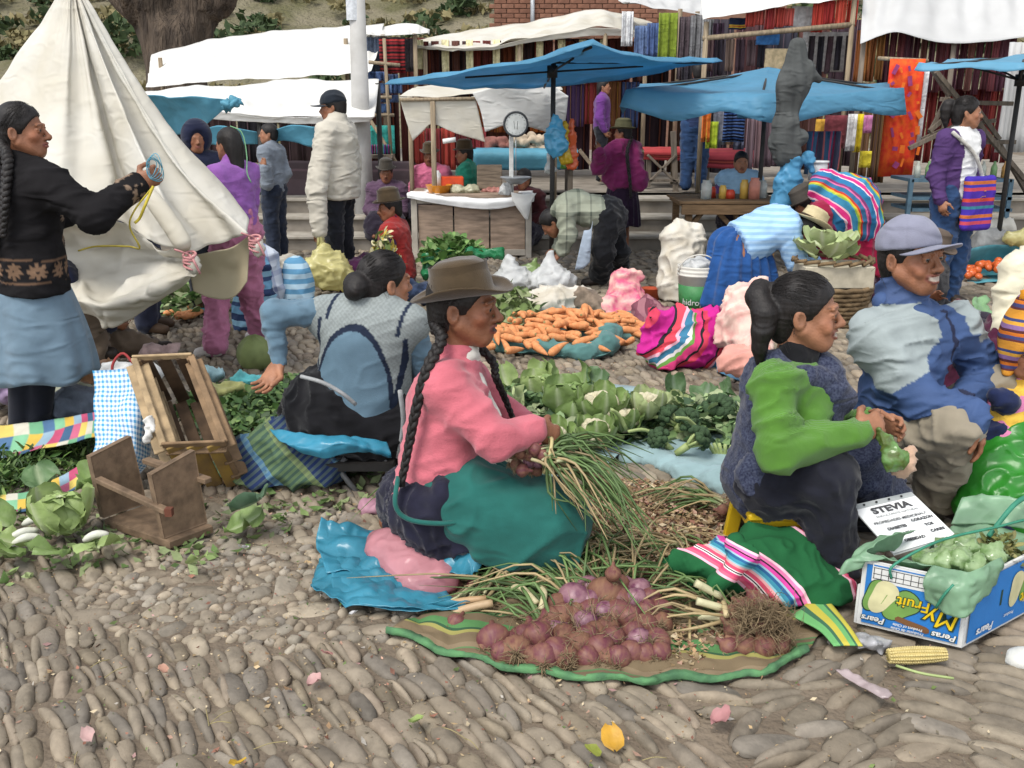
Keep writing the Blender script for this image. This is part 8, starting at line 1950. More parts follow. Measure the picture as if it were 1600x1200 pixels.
# right bunch
ob=thing('onion_bunch',G(1180,1020),'smaller bunch of onions with a thick mat of roots right of the large one','onions')
for k,(x,y,r) in enumerate(((1140,960,18),(1165,950,18),(1190,945,18),(1150,985,20),(1180,980,22),(1215,985,20),(1165,1010,22),(1195,1015,22),(1140,1012,16),(1222,1000,16),(1178,935,14),(1205,960,18),(1220,1012,16))):
 Yb=2.58-.22*(y-935)/90; p_=P(x,y,Yb); rad=r/545; p_[2]=max(p_[2],rad*.8); onion(p_,rad,V3(-.6+random.gauss(0,.3),.3,.4+random.gauss(0,.3)),ob,k%2 if k%3 else 1)
root_mat(P(1190,975,2.42),(.085,.05,.075),ob,420,3)
m=MB(); stalks(m,P(1140,975,2.52),G(1000,960)+V3(0,0,.04),26,(.10,.07,.02),.007,seed=8); stalks(m,P(1145,960,2.55),G(1040,925)+V3(0,0,.06),20,(.1,.08,.03),.007,seed=9)
for d in (0,.02,.045):m.tube(catmull([P(1130,965,2.5)+V3(0,d,d),P(1090,962-d*400,2.5)+V3(0,d,d)],6),.012,7,col=(.55,.52,.32))
m.tube(catmull([G(1132,1010)+V3(0,0,.1),G(1128,985)+V3(0,0,.09),G(1122,965)+V3(0,0,.09)],6),.009,6,col=(.5,.4,.22)); m.tube([G(1076,965)+V3(0,0,.08),G(1077,1030)+V3(0,0,.015)],.005,5,col=(.42,.32,.16)); m.build('stalks',STK,ob,usecol=True)
# loose onions at the left end
for k,(x,y,r,ax,kk) in enumerate(((742,918,.034,(.6,.6,.1),0),(712,916,.026,(.7,.5,0),1),(712,974,.03,(.4,.7,.3),3),(694,952,.022,(1,.2,.0),1),(680,944,.02,(1,.25,.05),1))):
 p_=G(x,y,r); onion(p_,r,V3(*ax),None,kk,['dark red onion at the left end of the green cloth, beside the pink bag','small dry onion touching the pink plastic bag','round red onion lowest at the left end of the cloth','slender onion pointing left over the blue plastic bag','slender onion furthest left on the blue plastic bag'][k])
m=MB(); stalks(m,G(735,935,.05),G(900,890)+V3(0,0,.05),16,(.1,.06,.02),.007,seed=10); m.tube(catmull([G(690,950,.03),G(720,940,.05),G(760,935,.06)],8),[.012,.014,.013,.013,.012,.012,.011,.011],8,col=(.46,.30,.16)); m.tube(catmull([G(700,960,.02),G(740,948,.05),G(770,942,.06)],8),.013,8,col=(.48,.34,.2)); tag(m.build('onion_stalks',STK,None,usecol=True),'loose onion stalks running right from the left end of the cloth','stalks')
# bunch in the kneeling woman's hands
HB=P(838,705,2.86); ob=thing('onion_bunch',(HB[0],HB[1],HB[2]-.06),'bunch of onions with long green tops held by the kneeling woman','onions')
for k in range(13):
 x,y=((798,690),(812,708),(826,722),(806,726),(834,702),(820,694),(840,722),(800,708),(815,735),(828,712),(792,700),(838,735),(848,712))[k]; onion(P(x,y,2.82+.02*(k%4)),.023,V3(.8,random.gauss(0,.2),.2+random.gauss(0,.2)),ob,(0,1,2,1)[k%4])
m=MB(); stalks(m,P(850,712,2.83),P(985,815,2.74),60,(.07,.09,.04),.0065,seed=11,dry=.2,lift=.06); stalks(m,P(850,705,2.86),P(960,745,2.98),40,(.08,.1,.05),.006,seed=12,dry=.12,lift=.05); stalks(m,P(850,715,2.83),P(930,800,2.7),30,(.06,.06,.03),.0065,seed=13,lift=.04); m.build('stalks',STK,ob,usecol=True)
m=MB(); a=np.linspace(0,2*pi,20); c=P(856,712,2.84); m.tube(np.stack([c[0]+.012*np.sin(a),c[1]+.05*np.cos(a),c[2]+.055*np.sin(a)],1),.006,6,col=(.5,.42,.2),cap=False); m.build('tie',STK,ob,usecol=True)
# bunch by the woman in green, tops to the left
ob=thing('onion_bunch',G(1150,810),'bunch of onions lying by the yellow stool, tops to the left','onions')
for k in range(11):onion(G(1130+8*(k%5),790+8*(k//4),.03+.03*(k%3)),.024,V3(-.9,random.gauss(0,.2),.1),ob,1 if k%3 else 0)
root_mat(G(1158,806,.06),(.09,.06,.06),ob,260,4)
m=MB(); stalks(m,G(1125,790,.06),G(1010,790,.03),34,(.06,.09,.01),.0075,seed=14); m.build('stalks',STK,ob,usecol=True)
# onions behind the man at the right
ob=thing('onion_bunch',G(1500,545),'bunch of red onions standing behind the man in the cap','onions')
for k in range(26):
 a=k*2.4; onion(P(1496+17*cos(a)*sqrt(k/26),500-26+50*(k/26),5.5+.05*sin(a)),.03,V3(cos(a),sin(a)-.4,.2),ob,k%4)
foliage('onion_pile','low pile of pink onions and tops right of the man in the cap',[gp(1530,575,.2,.06),gp(1560,580,.2,.06),gp(1510,560,.15,.06)],420,.06,.04,[(.42,.22,.2),(.36,.17,.15),(.25,.3,.14),(.45,.34,.24)],seed=21)
# ---- onion peel litter, thin curved flakes
def litter(name,label,pts,n,size,cols,seed,h=.05,kind='stuff'):
 g=np.random.default_rng(seed); A=np.array([p[2]**2 for p in pts]); idx=g.choice(len(pts),n,p=A/A.sum()); p0=np.array([(p[0],p[1],p[2],p[3]) for p in pts])[idx]
 a=g.uniform(0,2*pi,n); r=np.sqrt(g.uniform(0,1,n)); z=p0[:,3]*np.clip(1-r**2,0,1)*g.uniform(.55,1.1,n)+.016
 base=np.stack([p0[:,0]+r*p0[:,2]*np.cos(a),p0[:,1]+r*p0[:,2]*np.sin(a),z],1); s=(size*g.uniform(.5,1.5,n))[:,None]
 d=g.normal(size=(n,3))*V3(1,1,.35); d/=np.linalg.norm(d,axis=1)[:,None]; up=np.tile(V3(0,0,1),(n,1))+g.normal(0,.5,(n,3)); sd=np.cross(up,d); sd/=np.linalg.norm(sd,axis=1)[:,None]; nn=np.cross(d,sd); cv=g.uniform(.1,.5,(n,1))*s
 V=np.stack([base-d*s+nn*cv,base-sd*s*.55+nn*cv*.3,base+d*s+nn*cv,base+sd*s*.55+nn*cv*.3,base],1)
 cc=np.array(cols)[g.integers(0,len(cols),n)]*g.uniform(.6,1.3,(n,1)); o=np.arange(n)[:,None]*5
 t=np.concatenate([o+np.array(f) for f in ((0,1,4),(1,2,4),(2,3,4),(3,0,4))])
 return tag(obj(name,V.reshape(-1,3),tris=t,mat=SKIN_DRY,col=np.repeat(cc,5,0)),label,kind=kind)
PEEL=[(.46,.33,.18),(.54,.41,.24),(.42,.27,.15),(.58,.48,.32),(.34,.16,.11),(.48,.30,.22),(.36,.26,.14)]
litter('onion_peelings','heap of dry onion skins in front of the kneeling woman',[gp(860,890,.2,.05),gp(950,850,.32,.07),(G(1040,820)[0],G(1040,820)[1],.34,.05),gp(1010,880,.26,.06),gp(900,920,.25,.03),gp(1090,850,.25,.03),gp(1000,800,.3,.03),gp(800,930,.2,.03),gp(1050,1000,.22,.02),gp(900,985,.25,.02)],13000,.0115,PEEL,3)
litter('scattered_scraps','onion skins and leaf scraps scattered over the cobbles',[gp(800,1060,.55,.01),gp(400,1000,.6,.008),gp(300,1100,.6,.008),gp(700,1150,.6,.008),gp(1200,1100,.5,.01),gp(1450,1080,.4,.008),gp(600,900,.4,.008),gp(450,830,.5,.008),gp(1000,580,.7,.006),gp(550,760,.4,.01)],480,.009,PEEL+[(.16,.22,.07),(.5,.46,.4),(.5,.3,.28)],5)
litter('grit','grit straw bits and crumbs lodged between the cobbles',[gp(200,1100,.9,.004),gp(600,1100,.9,.004),gp(1000,1140,.9,.004),gp(1350,1120,.8,.004),gp(450,950,.9,.004),gp(250,950,.8,.004),gp(550,800,.6,.004),gp(1000,580,.9,.004)],4200,.0042,PEEL+[(.2,.16,.1),(.14,.12,.08),(.14,.2,.07),(.42,.36,.24)],6)
for k,(x,y,c,L) in enumerate(((1110,1125,(.42,.2,.2),.035),(960,1172,(.55,.30,.03),.04),(940,1175,(.30,.34,.06),.03),(370,1188,(.55,.35,.04),.03),(480,1070,(.5,.3,.28),.028),(140,1158,(.5,.32,.3),.025),(520,1020,(.5,.25,.22),.025),(640,1125,(.25,.33,.1),.03),(810,1010,(.2,.3,.1),.03),(262,1050,(.5,.28,.2),.02),(385,855,(.6,.6,.6),.025),(545,960,(.5,.5,.5),.02))):
 p_=G(x,y,.04); v,q,cl=leaf_grid(L*1.6,L*.7,curl=.4,ruf=.4,seed=k,nu=6,nv=6,col=c,rib=tuple(min(1,i*1.2) for i in c),stem=.08)
 tag(obj('fallen_scrap',put(v,p_,rleaf(k*1.7,.1)),quads=q,mat=LEAFG,col=cl),['dull pink petal on the cobbles at the bottom right','orange yellow leaf at the bottom middle','yellow green leaf touching the orange one','yellow leaf at the bottom left edge','pink onion skin left of the middle cobbles','pale pink scrap near the left edge','pink onion skin below the blue bag','green leaf scrap below the green cloth','green leaf scrap against the cloth border','small salmon scrap left on the cobbles','white scrap right of the wooden stool','white scrap under the blue bag'][k],'scrap')
for k in range(14):
 x,y=random.uniform(60,1500),random.uniform(1010,1190)
 if 600<x<1340 and y<1085:continue
 a=G(x,y,.045); d=rot(0,0,random.random()*6)@V3(random.uniform(.02,.055),0,0); m=MB(); m.tube(catmull([a-d,a+V3(0,0,.006),a+d],6),.0014,4); tag(m.build('straw',mat('straw',(.30,.25,.12),rough=.8)),'dry straw lying on the cobbles in the foreground','straw','straws on the foreground cobbles')
m=MB()
for k in range(9):stalks(m,G(random.uniform(820,1080),random.uniform(820,930),.05),G(random.uniform(780,1150),random.uniform(830,950),.03),9,(.12,.10,.02),.006,seed=60+k,dry=.6)
tag(m.build('loose_stalks',STK,None,usecol=True),'tangle of dry onion tops strewn over the heap of skins',kind='stuff')
# ---- green striped ground cloth under the onions
GRC=stripes('green_ground_cloth',[(1.0,rgb('4f7a4a')),(.3,rgb('33523a')),(.5,rgb('8f8a50')),(2.4,rgb('75664f')),(1.6,rgb('84745c')),(.5,rgb('5a7a50')),(1.2,rgb('6d5f4a'))],reps=2,axis=0,rough=.95)
ed=[G(604,1000),G(650,1012),G(690,1034),G(745,1040),G(790,1060),G(850,1064),G(900,1076),G(960,1073),G(1010,1082),G(1060,1072),G(1110,1078),G(1160,1068),G(1195,1066),G(1232,1044),G(1262,1030)]
bk_=list(catmull([G(740,930),G(780,905),G(860,885),G(950,870),G(1020,880),G(1100,900),G(1180,930),G(1240,960),G(1290,985)],15))
rows=[bk_,[(a+b_)/2 for a,b_ in zip(bk_,ed)],[a*.85+b_*.15 for a,b_ in zip(ed,bk_)],ed]
o=sheet('ground_cloth',rows,50,140,GRC,None,.014,9,8,crisp=True); o.location.z+=.034; tag(o,'worn green striped cloth spread under the onions','cloth')
eb=catmull([e_+V3(0,0,.034) for e_ in ed],60); wv=np.sin(np.arange(60)*.37)[:,None]
hb=sheet('rolled_hem',[eb+V3(0,-.004,-.008),eb+V3(0,-.003,.001)+V3(0,0,.003)*wv,eb+V3(0,.006,.003)+V3(0,.004,0)*wv,eb+V3(0,.015,-.003)+V3(0,.009,0)*wv],12,160,mat('green_hem',(.10,.24,.10),rough=.9,nscale=14,bump=.8,bscale=50,col2=(.05,.12,.06),crease=1),None,.005,22,5,.003,crisp=True); tag(hb,'rolled bright green hem along the front of the onion cloth','hem')
tg=tarp('cloth_corner',[[G(1235,990),G(1265,965),G(1290,960)],[G(1275,1010),G(1300,1000),G(1320,1000)],[G(1300,1035),G(1325,1035),G(1345,1036)]],14,14,stripes('green_yellow_corner',[(1,rgb('6aa868')),(.5,rgb('3f6a50')),(1,rgb('bcb24a'))],reps=2,axis=1),'green and yellow corner of the onion cloth near the blue box','cloth',amp=.01); tg.location.z+=.05
# ---- plastic bags by the kneeling woman
BPL=plastic('blue_bag_plastic',(.07,.36,.50),translu=.45,rough=.28)
bl=thing('plastic_bag',G(600,960),'crumpled blue plastic bag lying open on the cobbles','bag')
def crumple(name,ctrl,m_,parent,amp=.035,seed=0,nu=46,nv=46,fr=9,dz=0.0):o=sheet(name,np.asarray(ctrl,float)+V3(0,0,dz),nu,nv,m_,parent,amp,fr,seed,.002,crisp=True); return o
crumple('front_lobe',[[P(498,880,2.95),P(540,875,2.95),P(590,895,2.9),P(640,925,2.8)],[P(486,920,2.78),P(540,915,2.75),P(600,930,2.7),P(670,955,2.62)],[G(490,945)+V3(0,0,.03),G(545,965)+V3(0,0,.03),G(620,975)+V3(0,0,.03),G(735,968)+V3(0,0,.03)]],BPL,bl,.022,3,dz=.035)
crumple('left_lobe',[[P(503,825,3.1),P(530,826,3.1),P(590,832,3.15),P(640,845,3.1)],[P(495,855,3.0),P(540,860,3.0),P(580,870,2.95),P(620,880,2.9)],[G(510,905,.03),G(550,905,.03),G(590,920,.03),G(640,930,.03)]],BPL,bl,.03,6,dz=.035)
crumple('right_lobe',[[P(650,845,3.0),P(690,838,2.95),P(730,845,2.9),P(752,870,2.85)],[P(660,870,2.88),P(700,865,2.82),P(735,872,2.78),P(755,890,2.76)],[P(670,900,2.75),P(710,905,2.7),P(740,905,2.7),P(752,905,2.72)]],BPL,bl,.03,9,dz=.035)
crumple('inside',[[G(520,890,.02),G(600,880,.02),G(700,890,.02)],[G(520,930,.02),G(600,940,.02),G(700,940,.02)],[G(540,960,.02),G(640,965,.02),G(740,962,.02)]],BPL,bl,.015,12,dz=.035)
S=Solid(); S.cap(P(604,855,2.95),P(662,908,2.78),.075,.085,.05,sq=((0,0,1),.8)); S.cap(P(588,842,3.0),P(610,858,2.95),.03,.06,.03); S.cap(P(640,850,2.95),P(690,905,2.75),.05,.055,.05)
small('plastic_bag',S,.008,plastic('pink_bag_plastic',(.80,.36,.40),translu=.5,rough=.25,cell=5),'shiny pink plastic bag lying in the open blue bag','bag',wr=.003,wf=9)
m=MB(); stalks(m,G(648,750,.03),G(590,800,.02),10,(.05,.05,.0),.006,seed=31); tag(m.build('onion_stalks',STK,None,usecol=True),'few green onion stalks behind the kneeling woman','stalks')
S=Solid(); S.ell(G(580,795,.02),(.05,.04,.03)); small('onion_skin_heap',S,.01,mat('pink_skin',(.42,.22,.28),rough=.6),'pinkish clump of onion skin behind the kneeling woman','onion skin',wr=.01,wf=18)
# ---- striped manta bundle in front
MG2=stripes('green_pink_manta',[(4.5,rgb('1f5a34')),(.3,rgb('e8b0c0')),(.35,rgb('d8607a')),(.35,rgb('d04a70')),(.12,rgb('f0e0dc')),(.14,rgb('20242a')),(.12,rgb('f0e0dc')),(.4,rgb('d8506a')),(.3,rgb('e8a8a8')),(.2,rgb('8fc0c8')),(.4,rgb('3f8aa0')),(.3,rgb('2f5f8c')),(.2,rgb('90b8c8')),(.4,rgb('d0489a')),(.15,rgb('22262a')),(.35,rgb('e078a8')),(.3,rgb('f0c0cc'))],reps=1.5,axis=0,rough=.9,warp=.03)
S=Solid(); c=P(1235,920,2.72); S.ell(P(1252,915,2.72),(.16,.14,.115),rot(0,.25,0)); S.cap(P(1200,880,2.72),P(1130,890,2.68),.085,.06,.06); S.cap(P(1150,885,2.68),P(1062,875,2.7),.05,.035,.04); S.cap(P(1130,862,2.75),P(1180,848,2.8),.045,.05,.04); S.ell(P(1168,872,2.62),(.045,.04,.04)); S.cap(P(1168,872,2.6),P(1120,910,2.58),.025,.04,.02); S.cap(P(1168,872,2.6),P(1150,845,2.66),.02,.035,.02); S.cap(P(1200,862,2.8),P(1240,860,2.8),.07,.07,.05); S.cap(P(1080,900,2.75),P(1120,925,2.7),.03,.05,.03); S.cap(P(1050,885,2.85),P(1036,880,2.85),.022,.012,.02); S.half((0,0,.04),(0,0,-1),.01)
bundle('cloth_bundle',S,.008,MG2,'green cloth bundle with pink woven stripes in front of the yellow stool','bundle',.35,c,2.3,wr=.009,wf=9,seed=7,bend=5.0)
# ---- yellow stool, bags and produce by the woman in green
st=thing('stool',G(1225,880),'yellow plastic stool under the woman in green','stool'); YP=mat('yellow_stool_plastic',(.70,.46,.015),rough=.35,var=.08,bump=.05,spec=.5); sx,sy=P(1216,800,3.0)[0],2.98; zs=.225
m=MB(); m.box((sx,sy,zs),(.14,.14,.014),bev=.008); m.build('seat',YP,st,smooth=False)
for i in (-1,1):
 for j in (-1,1):m=MB(); m.beam((sx+i*.135,sy+j*.135,0),(sx+i*.112,sy+j*.112,zs-.014),.045,.03); m.build('leg',YP,st,smooth=False)
for i in (-1,1):m=MB(); m.box((sx,sy+i*.12,zs-.03),(.10,.012,.022)); m.build('apron',YP,st,smooth=False)
for i in (-1,1):m=MB(); m.box((sx+i*.12,sy,zs-.03),(.012,.10,.022)); m.build('apron',YP,st,smooth=False)
hbag=thing('herb_bag',P(1395,735,2.8),'small clear bag of green herbs in the hands of the woman in green','bag')
S=Solid(); S.cap(P(1384,690,2.8),P(1398,718,2.78),.02,.044,.02,sq=((0,1,0),.4)); S.cap(P(1374,672,2.8),P(1384,690,2.8),.008,.02,.01); solid_obj('film',S,.006,mat('green_film_clear',(.16,.32,.10),rough=.2,var=.4,nscale=30,col2=(.10,.14,.03),spec=.5,translu=.2),hbag,wr=.004,wf=30)
S=Solid(); S.ell(P(1412,722,2.84),(.03,.03,.04)); S.cap(P(1408,735,2.84),P(1424,705,2.86),.02,.02); small('paper_wad',S,.008,C_('cream_wad','c0a088'),'crumpled cream cloth behind the herb bag','cloth',wr=.008,wf=18)
GB=plastic('bright_green_bag',(.05,.36,.04),translu=.45)
S=Solid(); S.cap(P(1572,690,3.3),P(1565,770,3.2),.10,.14,.1); S.cap(P(1600,720,3.25),P(1610,790,3.15),.12,.14,.1); S.cap(P(1536,745,3.2),P(1528,785,3.2),.06,.07,.06); S.half((0,0,.012),(0,0,-1)); small('plastic_bag',S,.011,GB,'big bright green plastic bag beside the man\'s knees','bag',wr=.011,wf=8,seed=6)
# ---- pear carton with a green liner, turned upside down
A_,B_,C2=G(1336,990),G(1500,1030),G(1640,952); ux=unit(B_-A_); uy=unit(C2-B_); W_,D_=np.linalg.norm(B_-A_),np.linalg.norm(C2-B_); Hb=.205; A_[2]=B_[2]=.035; uz=V3(0,0,1)
uy=unit(uy-ux*.0); cbx=thing('pear_carton',(A_+B_)/2+uy*D_/2,'blue and white pear carton set upside down, filled with green plastic','carton')
CB_B=mat('carton_blue',(.022,.165,.46),rough=.6,var=.08,bump=.15,bscale=120); CB_W=mat('carton_white',(.62,.62,.60),rough=.7,var=.08,bump=.15)
Fx=np.stack([ux,uy,uz],1)
def wall(o_,d,L,nrm,name,hq=1):
 t=MB(); mid=o_+d*L/2+uz*Hb*hq/2; R=np.stack([d,nrm,uz],1); t.box(mid,(L/2,.004,Hb*hq/2),R); o=t.build(name,CB_W,cbx,smooth=False); return o
nf=unit(np.cross(ux,uz)); nr=unit(np.cross(uy,uz))
for (o_,d,L,n_,hq) in ((A_,ux,W_,nf,1),(B_,uy,D_,nr,1),(A_+uy*D_,ux,W_,nf,.85),(A_,uy,D_,nr,.6)):wall(o_-n_*.005,d,L-.001,n_,'side_panel',hq)
t=MB(); t.box((A_+B_)/2+uy*D_/2+uz*.006,(W_/2-.01,D_/2-.01,.004),Fx); t.build('bottom',CB_W,cbx,smooth=False)
FR=lambda a,h_:A_+ux*a*W_+uz*h_*Hb+nf*.001
SD=lambda a,h_:B_+uy*a*D_+uz*h_*Hb+nr*.001
def patch(pts,m_,name,par=None,lift=.002,n_=None):
 p_=np.array(pts)+(nf if n_ is None else n_)*lift; return obj(name,p_,polys=[tuple(range(len(p_)))],mat=m_,parent=par or cbx,smooth=False)
patch([FR(.045,.05),FR(.955,.05),FR(.955,.96),FR(.045,.96)],CB_B,'printed_front'); patch([SD(.03,.05),SD(.99,.05),SD(.99,.96),SD(.03,.96)],CB_B,'printed_side',n_=nr)
patch([FR(.10,.72),FR(.70,.72),FR(.70,1),FR(.10,1)],CB_W,'size_grid',lift=.003); patch([FR(.70,.56),FR(.90,.56),FR(.90,.9),FR(.70,.9)],CB_W,'code_label',lift=.003)
for h_ in (.765,.835,.925):patch([FR(.11,h_),FR(.69,h_),FR(.69,h_+.009),FR(.11,h_+.009)],BLK,'grid_line',lift=.004)
for k in range(9):patch([FR(.115+k*.07,.765),FR(.121+k*.07,.765),FR(.121+k*.07,.93),FR(.115+k*.07,.93)],BLK,'grid_line',lift=.0042)
patch([FR(.11,.955),FR(.69,.955),FR(.69,.975),FR(.11,.975)],CB_B,'blue_rule',lift=.004)
def blob(cx_,cz_,rx,rz,neck,ang,m_,name,F=FR,n_=None,lift=.004,W=W_):
 a=np.linspace(0,2*pi,28,endpoint=False); y=np.sin(a)*rz; x=np.cos(a)*rx*(1-neck*np.clip(y/rz,-1,1)*.5-neck*.28*np.cos(np.clip(y/rz,-1,1)*3)); x,y=x*cos(ang)-y*sin(ang),x*sin(ang)+y*cos(ang)
 return patch([F(cx_+i/W,cz_+j/Hb) for i,j in zip(x,y)],m_,name,lift=lift,n_=n_)
PG=mat('print_pear_green',(.16,.30,.07),bump=0); PC=mat('print_pear_flesh',(.60,.56,.32),bump=0); PBR=mat('print_brown',(.16,.075,.03),bump=0); PY=mat('print_yellow',(.72,.50,.01),bump=0); PDK=mat('print_dark',(.02,.05,.03),bump=0)
blob(.145,.50,.030,.056,.5,2.75,PDK,'printed_pear',lift=.0036); blob(.15,.505,.028,.053,.5,2.75,PG,'printed_pear',lift=.004); blob(.22,.50,.034,.056,.5,2.7,PC,'printed_pear',lift=.0046)
blob(.40,.42,.040,.060,.5,2.35,PDK,'printed_pear',lift=.0036); blob(.40,.42,.037,.057,.5,2.35,PG,'printed_pear',lift=.0040); patch([FR(.215+.01*0,.40),FR(.22,.40),FR(.27,.56),FR(.262,.56)],PG,'printed_core',lift=.005)
q_=[FR(.36,.235),FR(.37,.19),FR(.66,.10),FR(.69,.12),FR(.69,.17),FR(.66,.20),FR(.39,.27)]; patch(q_,PBR,'printed_scroll',lift=.0044)
ud,ul=-uz,-ux # the print is upside down
text('Fruit',.048,FR(.52,.50),ul,ud,PDK,cbx,.0022,.1,lift=.0052); text('Fruit',.046,FR(.52,.505),ul,ud,PY,cbx,.0006,.1,lift=.0062)
text('My',.074,FR(.80,.37),ul,ud,PDK,cbx,.003,.25,lift=.0052); text('My',.072,FR(.797,.375),ul,ud,PY,cbx,.0,.25,lift=.0062)
text('Pears',.027,FR(.16,.135),ul,ud,PDK,cbx,.0018,.2,lift=.0052,sx=1.12); text('Pears',.026,FR(.16,.14),ul,ud,WHT,cbx,.0007,.2,lift=.006,sx=1.12)
text('Peras',.027,FR(.83,.125),ul,ud,PDK,cbx,.0018,.2,lift=.0052,sx=1.12); text('Peras',.026,FR(.83,.13),ul,ud,WHT,cbx,.0007,.2,lift=.006,sx=1.12)
text('Product of Chile',.0118,FR(.49,.135),ul,ud,WHT,cbx,.0002,.1,lift=.005); text('Producto de Chile',.0118,FR(.49,.075),ul,ud,WHT,cbx,.0002,.1,lift=.005)
blob(.50,.55,.034,.056,.5,2.9,PC,'printed_pear',SD,nr,.0046,D_); blob(.62,.52,.03,.05,.5,2.7,PG,'printed_pear',SD,nr,.004,D_)
text('Fruit',.048,SD(.66,.36),-uy,ud,PY,cbx,.001,.1,lift=.006); text('Pears',.034,SD(.2,.16),-uy,ud,WHT,cbx,.001,.2,lift=.006,sx=1.15); text('Product',.016,SD(.45,.2),-uy,ud,WHT,cbx,.0002,lift=.006); patch([SD(.34,.4),SD(.36,.4),SD(.36,.64),SD(.34,.64)],PDK,'hand_slot',lift=.003,n_=nr)
LIN=plastic('green_liner',(.36,.58,.38),translu=.5,rough=.35,cell=5)
ln=thing('plastic_liner',(A_+B_)/2+uy*D_/2+uz*.1,'green plastic liner spilling over the rim of the pear carton','plastic bag')
E=lambda a,b_,z:A_+ux*a*W_+uy*b_*D_+uz*z
crumple('rim_flap',[[E(.0,.5,.24),E(0,.2,.26),E(.02,.0,.235),E(.2,.02,.225)],[E(-.1,.5,.22),E(-.12,.2,.24),E(-.1,-.06,.21),E(.1,-.05,.215)],[E(-.14,.5,.16),E(-.14,.2,.19),E(-.12,-.1,.165),E(.06,-.05,.185)]],LIN,ln,.012,3,30,30,14)
crumple('rim_flap',[[E(.6,.05,.225),E(.8,.04,.23),E(.98,.04,.235),E(1.0,.3,.24)],[E(.62,-.04,.20),E(.85,-.08,.2),E(1.05,-.05,.2),E(1.06,.28,.215)],[E(.64,-.03,.13),E(.85,-.06,.11),E(1.07,-.06,.12),E(1.05,.26,.17)]],LIN,ln,.012,5,34,34,14)
crumple('rim_flap',[[E(0,.9,.2),E(.4,.95,.22),E(.8,.95,.22),E(1,.9,.22)],[E(0,1,.27),E(.4,1.02,.30),E(.8,1.02,.29),E(1.02,1,.27)],[E(0,1.1,.22),E(.4,1.12,.24),E(.8,1.12,.24),E(1.04,1.08,.22)]],LIN,ln,.015,8,30,40,12)
crumple('lining',[[E(.03,.04,.20),E(.5,.04,.20),E(.97,.04,.20)],[E(.03,.5,.13),E(.5,.5,.12),E(.97,.5,.13)],[E(.03,.96,.2),E(.5,.96,.2),E(.97,.96,.2)]],LIN,ln,.02,9,34,34,12)
for k in range(8):
 S=Solid(); p_=E(.42+.13*(k%4),.22+.2*(k//4),.205+.012*(k%3)); S.ell(p_,(.045,.04,.028),rot(0,0,k)); S.cap(p_,p_+V3(.03,.01,.03),.02,.008,.015); small('herb_packet',S,.008,mat('packet_film',(.34,.46,.24),rough=.2,var=.5,nscale=26,col2=(.12,.22,.06),spec=.6,translu=.2),'small clear packet of green herbs in the pear carton','packet','herb packets in the pear carton',wr=.006,wf=26,seed=k)
foliage('dried_herbs','clump of dry herbs behind the packets in the carton',[(*E(.72,.62,0)[:2],.07)],160,.03,.015,[(.2,.2,.06),(.28,.26,.1),(.13,.15,.05)],h=.06,seed=31); bpy.data.objects['dried_herbs'].location.z+=.2
m=MB(); m.tube(catmull([E(.3,-.02,.17),E(.32,-.03,.215),E(.5,.2,.27),E(.75,.5,.29),E(.95,.75,.3),E(1.1,.9,.25)],30),.004,6); m.tube(catmull([E(.62,.6,.24),E(.66,.8,.32),E(.7,.95,.33),E(.8,1.0,.3)],14),.008,6); m.tube(catmull([E(.78,-.07,.12),E(.85,-.08,.17),E(.9,-.06,.2)],8),.004,6); m.build('drawstring',mat('green_cord',(.04,.22,.14),rough=.5),ln)
# paper sign in a clear sleeve
TL,TR,BR_,BL=P(1327,790,2.83),P(1424,768,2.83),P(1496,838,2.64),P(1397,868,2.64); sx_,sy_=unit(TR-TL),unit(TL-BL); sn=np.cross(sx_,sy_)
sg=thing('paper_sign',(BL+BR_)/2,'white printed paper sign propped in the pear carton','sign')
v=np.array([BL,BR_,TR,TL]); obj('sleeve',v-sn*.001,polys=[(0,1,2,3)],mat=mat('clear_sleeve',(.45,.48,.48),rough=.2,bump=0),parent=sg,smooth=False)
pb=[BL+(TL-BL)*.02,BR_+(TR-BR_)*.02,BR_+(TR-BR_)*.90,BL+(TL-BL)*.90]; pb=[q_+(np.mean(pb,0)-q_)*.02 for q_ in pb]; obj('paper',np.array(pb)+sn*.002,polys=[(0,1,2,3)],mat=mat('sign_paper',(.76,.78,.78),rough=.5,var=.02,bump=0),parent=sg,smooth=False)
SGN=lambda a,b_:(BL*(1-a)+BR_*a)*(1-b_)+(TL*(1-a)+TR*a)*b_
INK=mat('grey_ink',(.06,.06,.065),rough=.6,bump=0); Ws=np.linalg.norm(TR-TL)
for s_,sz,a,b_,bd in (('STEVIA',.17,.52,.78,.004),('ENDULZANTE NATURAL',.062,.54,.665,.0),('PROPIEDADES MEDICINALES',.07,.52,.555,.001),('DIABETES',.072,.36,.42,.002),('CORAZON',.07,.78,.46,.002),('ANSIA',.07,.42,.29,.002),('TOS',.07,.80,.33,.002),('OBESIDAD',.07,.45,.16,.002),('CARIES',.07,.84,.2,.002)):
 text(s_,sz*Ws,SGN(a,b_),sx_,sy_,INK,sg,bd*Ws*2,lift=.004,sx=.95 if s_!='STEVIA' else 1.15)
for k in range(4):disc('punched_hole',SGN(.2+.2*k,.945)+sn*.003,frame(sn),.004,BLK,sg)
